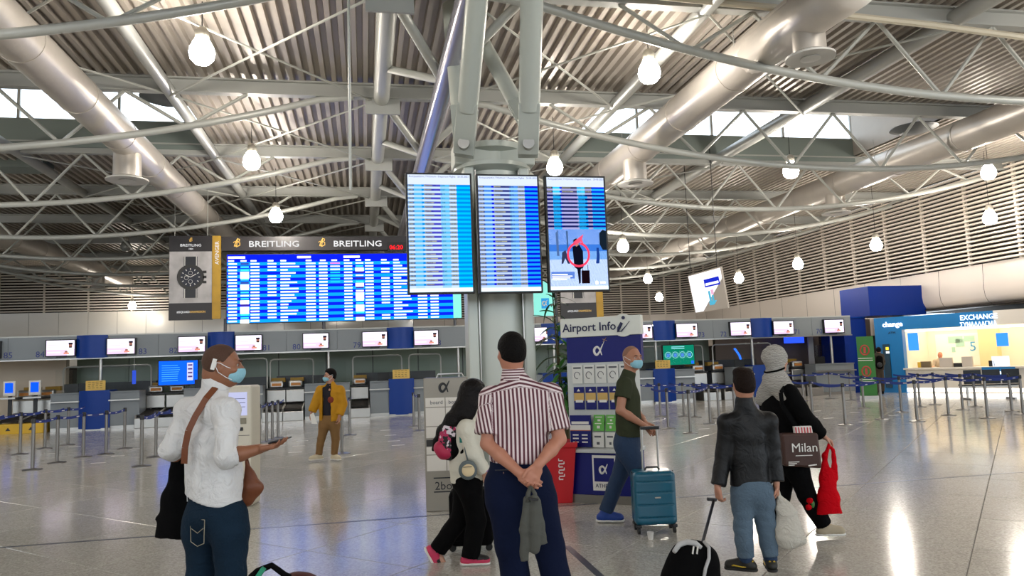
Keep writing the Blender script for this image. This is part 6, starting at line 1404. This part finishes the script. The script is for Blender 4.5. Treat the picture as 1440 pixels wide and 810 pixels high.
hem = V(at_d(884, 613, D4)); P = tops(J, 1.0, .012, .160, hem, 'short', .52, .150, 1.35, .062, 0, .155, armr=.062)
surf('t_shirt', P, .009, M_olive, t, wr=(.004, 17, 6)); surf('jeans', pants(J, 1.0, .012, J['pelvis']+up*.10, .140, .092, .066, .056, 1.2), .009, M_jean3, t, wr=(.004, 18, 7))
M_bs = mat('blue_sneaker', '#123a8c', .6); shoe(t, J['anR'], J['toeR'], 1.08, M_bs, M_rubber, 'sneaker', M_bs); shoe(t, J['anL'], J['toeL'], 1.08, M_bs, M_rubber, 'sneaker', M_bs)
Dt = 7.05; ts_ = thing('suitcase', 'teal hard-shell suitcase with ribbed front and raised handle', 'suitcase', tuple(at_d(922, 751, Dt))); M_teal = mat('teal_shell', '#0c5a74', .28, vary=(3, .05), coat=.3)
a0, a1 = at_d(892, 700, Dt), at_d(952, 700, Dt); z1, z0 = at_d(922, 663, Dt).z, .075; w_ = (a1-a0).length; c = V((a0+a1)/2+Hv*.12)
hh_ = (z1-z0)/2; zc = (z1+z0)/2; c[2] = zc
P = [bx(c, (w_/2-.045, .075, hh_-.045), (RR, HH, up), .045, .01)]
for u in (-.70, -.24, .22, .62): P += [bx(c-HH*.125+up*u*hh_, (w_/2-.03, .014, .0018), (RR, HH, up), .002, .004, 's')]
surf('shell', P, .0065, M_teal, ts_, smooth=1)
m = MB(); m.box(tuple(c+HH*.0), (w_+.004, .012, z1-z0-.02), Matrix((R0, Hv, UP)).transposed()); m.build('zip_band', M_dark, ts_, bevel=.004)
for e_ in (-.88, .88):
    for f_ in (-.09, .09):
        q_ = Vector(c+RR*e_*(w_/2-.01)+HH*f_); q_.z = .032; m = MB(); m.tube(q_-R0*.012, q_+R0*.012, .031, 14); m.build('wheel', M_rubd, ts_, smooth=True); m = MB(); m.box((q_.x, q_.y, .068), (.05, .05, .03)); m.build('wheel_housing', M_dark, ts_, bevel=.008)
zt = at_d(914, 604, Dt).z
for x in (903, 925): 
    q_ = at_d(x, 640, Dt+.17); MB().tube((q_.x, q_.y, z1-.01), (q_.x, q_.y, zt), .0095, 8).build('handle_tube', M_alu, ts_, smooth=True)
qa, qb = at_d(900, 604, Dt+.17), at_d(927, 604, Dt+.17); qa.z = qb.z = zt; MB().bar(qa, qb, .03, .032).build('handle_grip', M_dark, ts_, bevel=.008)
m = MB(); q_ = Vector(c-HH*.122+up*.03*hh_+RR*.02); m.box(tuple(q_), (.055, .008, .014), Matrix((R0, Hv, UP)).transposed()); m.build('badge', M_alu, ts_, bevel=.003)
MB().path([Vector(c+up*(hh_)+RR*-.07), Vector(c+up*(hh_+.025)+RR*-.05), Vector(c+up*(hh_+.025)+RR*.05), Vector(c+up*(hh_)+RR*.07)], .009, 8).build('carry_handle', M_dark, ts_, smooth=True)
pc_ = at_z(915, 758); cp = thing('paper_cup', 'small white paper cup lying by the teal suitcase wheels', 'cup', (pc_.x, pc_.y, 0)); MB().lathe((pc_.x, pc_.y, 0), [(.022, 0), (.03, .06), (.031, .062), (.028, .06), (.02, .004)], 14).build('cup_body', M_rubber, cp, smooth=True)

# ================================================================ boy in the black jacket
D5 = 5.65
J = finish(jp(D5, dict(headc=(1046, 540), neck=(1047, 568), shL=(1022, 594, 0), shR=(1081, 593, 0), chest=(1052, 612, 0), waist=(1053, 645, 0), pelvis=(1057, 684, 0), elL=(1018, 640, .02), wrL=(1009, 686, -.03), elR=(1087, 640, .02), wrR=(1092, 680, -.02),
     hipL=(1045, 694, 0), hipR=(1071, 694, 0), knL=(1045, 740, -.01), knR=(1077, 740, .01), anL=(1049, 788, 0), anR=(1084, 787, 0))), HH*.99-RR*.05, HH)
J['toeL'] = J['anL']-RR*.10+HH*.05-up*.04; J['toeR'] = J['anR']+HH*.12+RR*.02-up*.04
t = person('boy seen from behind in black jacket and light jeans, trailing a rolling backpack', J); hd = J['headc']
P = limb_body(J, .84)+head_prims(hd, J['hf'], .98)+hand(J['wrL'], -up+RR*.1, HH*.3-RR*-.8, HH, .88, (.9, .95, 1.0, 1.0), .5)+hand(J['wrR'], -up-RR*.1, -RR*.8, HH*-1, .88, (.9, .95, 1.0, 1.0), .5)
surf('body', P, .0068, skin('#b48068'), t)
hx = hd; cap_hair(t, hd, J['hf'],   .98, M_hairbr, .008, -.05, .05, .0062, extra=[el(hd+up*.085, (.07, .08, .035), (RR, HH, up), .03), el(hd+up*.095-RR*.03, (.04, .05, .03), (RR, HH, up), .02)])
hem = V(at_d(1056, 681, D5)); P = tops(J, .86, .014, .138, hem, 'long', .93, .136, 1.4, .060, .003, .158, armr=.062)
surf('jacket', P, .0078, M_leath, t, wr=(.0042, 20, 3)); collar(t, J, .95, M_leath, .062, .03)
surf('jeans', pants(J, .86, .012, J['pelvis']+up*.05, .148, .086, .066, .056, 1.3, .90), .008, M_jean2, t, wr=(.006, 24, 5))
for S_ in 'LR':
    a = J['an'+S_]; k_ = J['kn'+S_]; d = nrm(a-k_); e_ = k_+(a-k_)*.90; surf('gathered_cuff', [rc(e_-d*.012, e_+d*.035, .053, .044, .01, ends=(1, 1))], .006, M_jean3, t, wr=(.003, 70))
M_sb = mat('black_yellow_trainer', '#16150f', .55); M_yl = mat('yellow_trim', '#c8a82c', .5)
for S_ in 'LR':
    o = shoe(t, J['an'+S_], J['toe'+S_], .92, M_sb, M_rubd, 'trainer', None); a = J['an'+S_]; d = J['toe'+S_]-a; d[2] = 0; d = nrm(d); sd_ = np.cross(d, up); m = MB()
    for e_ in (-1, 1): m.path([Vector(a-d*.04+sd_*e_*.030-up*.035), Vector(a+d*.02+sd_*e_*.040-up*.04), Vector(a+d*.08+sd_*e_*.040-up*.032), Vector(a+d*.13+sd_*e_*.024-up*.045)], .005, 6)
    m.path([Vector(a-d*.046+sd_*-.02), Vector(a-d*.052-up*.008), Vector(a-d*.046+sd_*.02)], .007, 6); m.build('yellow_trim', M_yl, o, smooth='all')
rbk = thing('rolling_backpack', 'black and grey backpack on a trolley handle, held by the boy', 'backpack', tuple(at_d(972, 850, 5.05))); c = lambda x, y, dz=0.: V(at_d(x, y, 5.1+dz)); c0 = c(972, 830); c0[2] = .13
tp = c(973, 790)
surf('pack_body', [rc(c0-RR*.08, c0+RR*.08, .12, .12, .05), rc(V(c0[0], c0[1], .18), tp, .17, .145, .05, flat=(nrm(HH), 1.25)), rc(c(962, 792), c(990, 790), .10, .10, .05, flat=(nrm(HH), 1.1)), cut((0, 0, .004), -up)], .009, M_blk, rbk, wr=(.004, 20))
def on(x, y, dz): return Vector(c(x, y, dz))
m = MB(); m.path([on(948, 776, -.12), on(955, 766, -.08), on(966, 762, -.07), on(978, 764, -.10), on(986, 770, -.13)], [.014, .018, .02, .018, .012], 8); m.build('grey_yoke', mat('pale_grey_nylon', '#b2b2b2', .6), rbk, smooth='all')
m = MB(); m.path([on(990, 762, -.02), on(997, 770, -.08), on(997, 785, -.12), on(992, 800, -.14), on(989, 818, -.14)], .011, 8); m.build('grey_piping', MATS['pale_grey_nylon'], rbk, smooth='all')
for x in (974, 980): MB().bar(on(x+1.5, 768, -.155), on(x, 779, -.16), .010, .005).build('zip_pull', M_rubber, rbk)
hA, hB = at_d(1004, 703, D5-.06), on(988, 763, .05); MB().tube(hA, hB, .011, 8).build('trolley_handle', M_dark, rbk, smooth=True); MB().bar(hA-R0*.05+UP*.008, hA+R0*.02, .028, .024).build('handle_grip', M_dark, rbk, bevel=.006)
for e_ in (-1, 1):
    q_ = Vector(c0+RR*.13*e_+HH*.05); q_.z = .04; MB().tube(q_-R0*.014, q_+R0*.014, .04, 12).build('wheel', M_rubd, rbk, smooth=True)
def plastic(name, col, tr, ro=.25):
    m = mat(name, col, ro, bump=(14, .9, 2.0)); b = m.node_tree.nodes['Principled BSDF']; b.inputs['Transmission Weight'].default_value = tr; b.inputs['IOR'].default_value = 1.05; return m
wb_ = thing('plastic_bag', 'crinkled white plastic bag in the boy\'s right hand', 'bag', tuple(at_d(1112, 768, D5-.05))); c = lambda x, y, dz=-.03: V(at_d(x, y, D5+dz))
surf('bag_body', [rc(c(1106, 722), c(1110, 752), .075, .105, .03, flat=(nrm(HH), 1.5)), rc(c(1097, 700), c(1106, 722), .028, .075, .02, flat=(nrm(HH), 1.5)), rc(c(1100, 755), c(1124, 758), .055, .05, .03, flat=(nrm(HH), 1.2))], .007, plastic('white_plastic', '#d9d4c8', .25), wb_, wr=(.007, 34))
MB().path([Vector(c(1094, 689)), Vector(c(1095, 696)), Vector(c(1099, 708))], [.012, .016, .03], 8).build('bag_handle', MATS['white_plastic'], wb_, smooth='all')

# ================================================================ woman in the patterned headscarf
D6 = 6.75
J = finish(jp(D6, dict(headc=(1091, 506), neck=(1091, 533), shL=(1078, 553, .12), shR=(1110, 553, -.14), chest=(1096, 576, 0), waist=(1103, 612, 0), pelvis=(1112, 645, 0), elL=(1082, 600, .16), wrL=(1098, 625, .2), elR=(1133, 588, -.18), wrR=(1157, 613, -.12),
     hipL=(1106, 652, .08), hipR=(1118, 652, -.07), knL=(1098, 698, .08), knR=(1135, 698, -.08), anL=(1092, 744, .10), anR=(1160, 740, -.07))), RR*.85+HH*.5, RR*.93+HH*.25)
J['toeR'] = J['anR']+RR*.13-up*.04; J['toeL'] = J['anL']+RR*.12-up*.045
t = person('woman in grey patterned headscarf and black coat, striding right with bags', J); hd = J['headc']
P = limb_body(J, .95)+head_prims(hd, J['hf'], 1.0)+hand(J['wrR'], RR*.75-up*.6, -up*.5-RR*.7, -HH*.2+RR*.5, .92, (.75, .8, .85, .9), .5)+hand(J['wrL'], RR*.4-up*.9, -HH, RR, .9, (.7, .7, .7, .7))
surf('body', P, .0075, skin('#bb8a74'), t); face_parts(t, hd, J['hf'], 1.0, M_hair)
M_sc = mat('scarf_knit', '#a39f98', .9, bump=(35, .8, 3.0)); nt = M_sc.node_tree; wv = nt.nodes.new('ShaderNodeTexWave'); wv.inputs['Scale'].default_value = 26; wv.inputs['Distortion'].default_value = 7; wv.inputs['Detail'].default_value = 2; wv.bands_direction = 'Z'; tc = nt.nodes.new('ShaderNodeTexCoord'); nt.links.new(tc.outputs['Object'], wv.inputs['Vector'])
cr = nt.nodes.new('ShaderNodeValToRGB'); cr.color_ramp.elements[0].color = lin('#8d8a84'); cr.color_ramp.elements[1].color = lin('#c4c0b8'); nt.links.new(wv.outputs['Fac'], cr.inputs[0]); nt.links.new(cr.outputs[0], nt.nodes['Principled BSDF'].inputs['Base Color'])
g_ = lambda a, b, cc: hd+J['hf']*a+up*b+np.cross(J['hf'], up)*cc
P = [el(g_(-.012, .022, 0), (.118, .100, .112), (J['hf'], np.cross(J['hf'], up), up), .02), rc(g_(-.02, -.03, 0), J['neck']-up*.02, .066, .075, .03), el(g_(.095, -.03, 0), (.055, .055, .070), (J['hf'], np.cross(J['hf'], up), up), .012, 's')]
P += [rc(J['neck']-up*.01, J['shL']*.8+J['shR']*.2+up*.005, .10, .105, .04), rc(J['neck']-up*.01, J['shR']*.85+J['shL']*.15+up*.0, .10, .10, .04), rc(J['neck']-J['fw']*.05-up*.04, J['shL']-J['fw']*.05-up*.06-RR*.02, .08, .05, .04)]
sc2 = surf('headscarf', P, .007, M_sc, t, wr=(.005, 28, 6))
m = MB(); m.path([Vector(g_(.085*math.cos(a)-.02, -.088+.02*math.cos(a), .082*math.sin(a))) for a in np.linspace(0, 2*math.pi, 20)], .009, 6); m.build('scarf_tie', M_blk, sc2, smooth='all')
hem = V(at_d(1110, 655, D6)); P = tops(J, .95, .016, .158, hem, 'long', .92, .150, 1.25, .06, .004, .165, armr=.064)
surf('coat', P, .0085, M_blk, t, wr=(.005, 18)); surf('trousers', pants(J, .95, .012, J['pelvis']+up*.05, .140, .090, .070, .062, 1.2, .95), .009, M_blk, t, wr=(.004, 18))
M_bg = mat('beige_shoe', '#a89c84', .7); shoe(t, J['anR'], J['toeR'], 1.0, M_bg, M_rubber, 'shoe'); shoe(t, J['anL'], J['toeL'], 1.0, M_bg, M_rubber, 'shoe')
m = MB(); pts = [at_d(x, y, D6+dz) for x, y, dz in ((1122, 604, -.22), (1100, 570, -.26), (1098, 552, -.24), (1106, 541, -.12), (1112, 538, .02))]
tb_ = thing('tote_bag', 'brown tote bag with white lettering hung on the woman\'s shoulder', 'bag', tuple(at_d(1128, 656, D6-.26)))
for a_, b_ in zip(pts, pts[1:]): m.bar(a_, b_, .035, .008, up=-Hv)
m.build('strap', M_blk, tb_); Db = D6-.30
def quadpx(m, x0, y0, x1, y1, x2, y2, x3, y3, D, dep):
    fr_ = [at_d(*q_, D) for q_ in ((x0, y0), (x1, y1), (x2, y2), (x3, y3))]; bk_ = [p+Hv*dep for p in fr_]; return m.add(fr_+bk_, [(3, 2, 1, 0), (4, 5, 6, 7), (0, 1, 5, 4), (1, 2, 6, 5), (2, 3, 7, 6), (3, 0, 4, 7)])
m = MB(); quadpx(m, 1099, 610, 1103, 656, 1157, 659, 1151, 609, Db, .10); M_tb = mat('tote_brown', '#3e241c', .6, bump=(12, .3)); m.build('bag_body', M_tb, tb_, bevel=.02)
p = at_d(1113, 636, Db-.006); text('Milan', p, R0, UP, .105, M_whitep, tb_, bold=0, ext=.001); p = at_d(1119, 641, Db-.006); m = MB(); m.bar(p, p+R0*.14, .002, .006); m.build('small_print', M_whitep, tb_)
m = MB(); 
for k_ in range(3): p = at_d(1109, 650+2.2*k_, Db-.006); m.bar(p, p+R0*(.09-.02*k_), .002, .006)
m.build('small_print', M_whitep, tb_); p = at_d(1137, 655, Db-.006); MB().bar(p, p+R0*.07+UP*.008, .002, .010).build('small_logo', M_whitep, tb_)
bxs = thing('striped_box', 'red and white striped box sticking out of the brown tote', 'box', tuple(at_d(1128, 612, Db+.05)))
m = MB(); quadpx(m, 1117, 600, 1119, 618, 1145, 618, 1141, 599, Db+.03, .04); m.build('box_body', M_whitep, bxs)
for k_ in range(6): m = MB(); quadpx(m, 1118+4.1*k_, 601, 1120+4.1*k_, 614, 1121.6+4.1*k_, 614, 1119.8+4.1*k_, 601, Db+.026, .004); m.build('red_stripe', mat('stripe_red', '#c04a50', .5), bxs)
rb2 = thing('plastic_bag', 'bright red plastic bag hanging from the woman\'s hand', 'bag', tuple(at_d(1166, 727, D6-.18))); c = lambda x, y, dz=-.16: V(at_d(x, y, D6+dz))
M_rp = plastic('red_plastic', '#c8101c', .08, .35)
surf('bag_body', [rc(c(1163, 668), c(1165, 700), .060, .085, .03, flat=(nrm(HH), 1.5)), rc(c(1165, 700), c(1167, 722), .09, .105, .03, flat=(nrm(HH), 1.7), ends=(0, 1)), rc(c(1160, 640), c(1160, 672), .022, .045, .02, flat=(nrm(HH), 1.6)), rc(c(1172, 632), c(1174, 672), .016, .030, .02, flat=(nrm(HH), 1.6)), rc(c(1166, 625), c(1160, 642), .012, .022, .01), rc(c(1166, 625), c(1172, 634), .012, .016, .01)], .0065, M_rp, rb2, wr=(.005, 32))
rs_ = thing('fabric_rose', 'red fabric rose with green leaf left of the red bag', 'ornament', tuple(at_d(1139, 712, D6-.2)))
surf('petals', [el(c(1139, 704, -.22), (.028, .02, .026), (RR, HH, up), .01), el(c(1137, 713, -.22), (.026, .02, .024), (RR, HH, up), .01)], .005, M_rp, rs_, wr=(.004, 70)); surf('leaf', [el(c(1143, 709, -.2), (.016, .012, .032), (RR, HH, up), .01)], .005, M_leaf2, rs_)

# ================================================================ far people
D7 = 13.4
J = finish(jp(D7, dict(headc=(464, 528), neck=(465, 541), shL=(451, 549, 0), shR=(478, 549, 0), chest=(465, 557, 0), waist=(464, 574, 0), pelvis=(464, 590, 0), elL=(444, 566, 0), wrL=(438, 581, -.05), elR=(482, 568, 0), wrR=(477, 586, -.08),
     hipL=(457, 593, 0), hipR=(470, 593, 0), knL=(452, 616, 0), knR=(472, 617, 0), anL=(448, 640, 0), anR=(470, 640, 0))), -HH*.98-RR*.15, -RR*.85-HH*.5)
J['toeL'] = J['anL']-RR*.12-HH*.06-up*.04; J['toeR'] = J['anR']+RR*.10-HH*.08-up*.04
t = person('bearded man in open mustard jacket and tan trousers, wearing a pale mask', J); hd = J['headc']
P = limb_body(J, .98)+head_prims(hd, J['hf'], 1.0)+hand(J['wrL'], -up-RR*.2, RR, -HH, 1, (.5, .5, .5, .5))+hand(J['wrR'], -up-RR*.1, -RR, -HH, 1, (.7, .7, .7, .7))
surf('body', P, .010, skin('#b08068'), t); face_parts(t, hd, J['hf'], 1.0, M_hair); cap_hair(t, hd, J['hf'], 1.0, M_hair, .016, -.05, .045, .009, extra=[el(hd+up*.07, (.08, .08, .05), (RR, HH, up), .03)]); face_mask(t, hd, J['hf'], 1.08, '#b8dce4', .008)
hem = V(at_d(464, 590, D7)); surf('sweater', tops(J, .95, .008, .140, hem, 'long', .5, .135, 1.4, .055), .011, mat('navy_sweater', '#14101c', .85), t)
P = tops(J, 1.0, .022, .165, V(at_d(464, 592, D7)), 'long', .88, .165, 1.45, .062, .002, .175, armr=.066); f = J['fw']; P += [bx(J['waist']+f*.17+up*.04-RR*.01, (.068, .12, .48), (RR, HH, up), .01, .01, 's')]
surf('jacket', P, .011, mat('mustard_quilt', '#b8841c', .7, spec=.2, bump=(10, .5)), t, wr=(.005, 30)); c_ = J['chest']+f*.128+up*-.06+RR*.05; surf('sweater_patch', [el(c_, (.055, .02, .06), (RR, HH, up), .01)], .009, mat('rust_patch', '#7a2c1a', .8), t)
surf('trousers', pants(J, .98, .010, J['pelvis']+up*.08, .138, .090, .062, .050, 1.3), .011, mat('tan_trousers', '#7c5c34', .85, bump=(12, .3)), t, wr=(.004, 18))
for S_ in 'LR': shoe(t, J['an'+S_], J['toe'+S_], 1.0, mat('cream_shoe', '#c8bca0', .7), M_rubber)
pp2 = thing('folded_paper', 'white papers in the mustard-jacketed man\'s hand', 'paper', tuple(at_d(441, 597, D7-.08))); m = MB(); quadpx(m, 436, 583, 438, 596, 446, 596, 441, 580, D7-.12, .006); m.build('sheet', M_whitep, pp2)
D8 = 27.0
J = finish(jp(D8, dict(headc=(1235.5, 492.5), neck=(1235, 497.5), shL=(1230.5, 500.5, 0), shR=(1240, 500.5, 0), waist=(1235.5, 514, 0), pelvis=(1235.5, 520, 0), elL=(1228, 508, .05), wrL=(1226, 515, .2), elR=(1242, 508, .05), wrR=(1243, 512, .25),
     hipL=(1233.5, 521, 0), hipR=(1237.5, 521, 0), knL=(1234, 534, 0), knR=(1241, 534, -.05), anL=(1233, 551.3, 0), anR=(1241, 551, -.1))), HH*.9+RR*.4, HH*.9+RR*.4)
t = person('man in dark jacket with backpack standing at the cash machine', J); hd = J['headc']
surf('body', limb_body(J)+head_prims(hd, J['hf'])+hand(J['wrL'], HH, -up, RR)+hand(J['wrR'], HH, -up, -RR), .013, skin('#9a6c54'), t); cap_hair(t, hd, J['hf'], 1, M_hair, .012, -.05, .045, .012)
surf('jacket', tops(J, 1, .018, .16, J['pelvis']+up*.0, 'long', .93, .155, 1.4, .06, 0, .165), .014, mat('khaki_dark', '#2c2418', .8), t); surf('trousers', pants(J, 1, .012, J['pelvis']+up*.06), .014, mat('brown_trousers', '#3c3022', .8), t)
for S_ in 'LR': shoe(t, J['an'+S_], J['toe'+S_], 1, M_blk, M_rubd)
bk2 = thing('backpack', 'black backpack on the man at the cash machine', 'backpack', tuple(J['waist']-J['fw']*.2)); surf('pack_body', [rc(J['chest']-J['fw']*.2+RR*.03, J['waist']-J['fw']*.19+RR*.03, .11, .13, .03, flat=(J['fw'], 1.3))], .014, M_blk, bk2); surf('pocket', [el(J['waist']-J['fw']*.30+up*.03+RR*.03, (.09, .04, .09), (np.cross(J['fw'], up), J['fw'], up), .02)], .014, M_dark, bk2)
q_ = kpt(1322, 500, -1.1); bpos = V(q_.x, q_.y, 0); kd = V(KD); kn_ = V(KN)
J = {k: bpos+kd*a+kn_*b+up*c for k, (a, b, c) in dict(headc=(0, 0, 1.33), neck=(0, 0, 1.19), shL=(-.19, 0, 1.10), shR=(.19, 0, 1.10), waist=(0, 0, .75), pelvis=(0, 0, .58), elL=(-.25, .08, .86), wrL=(-.15, .30, .90), elR=(.25, .08, .86), wrR=(.15, .30, .90), hipL=(-.09, .02, .55), hipR=(.09, .02, .55), knL=(-.1, .42, .52), knR=(.1, .42, .52), anL=(-.1, .40, .10), anR=(.1, .40, .10)).items()}
J = finish(J, kn_, kn_); t = person('bald cashier seated behind the kiosk counter in a pale shirt', J)
surf('body', limb_body(J)+head_prims(J['headc'], J['hf'])+hand(J['wrL'], kn_, -up, kd)+hand(J['wrR'], kn_, -up, -kd), .013, skin('#c88064'), t)
surf('shirt', tops(J, 1, .014, .15, J['pelvis']+up*.04, 'long', .93, .145, 1.4), .014, mat('pale_shirt', '#cbb89c', .8), t); surf('trousers', pants(J, 1, .01, J['pelvis']+up*.03), .014, M_blk, t)
st2 = thing('office_stool', 'plain stool under the seated cashier', 'stool', tuple(bpos)); MB().lathe(tuple(bpos), [(.2, 0), (.2, .03), (.03, .06), (.03, .40), (.18, .41), (.18, .46)], 16).build('stool_body', M_dark, st2, smooth=True)
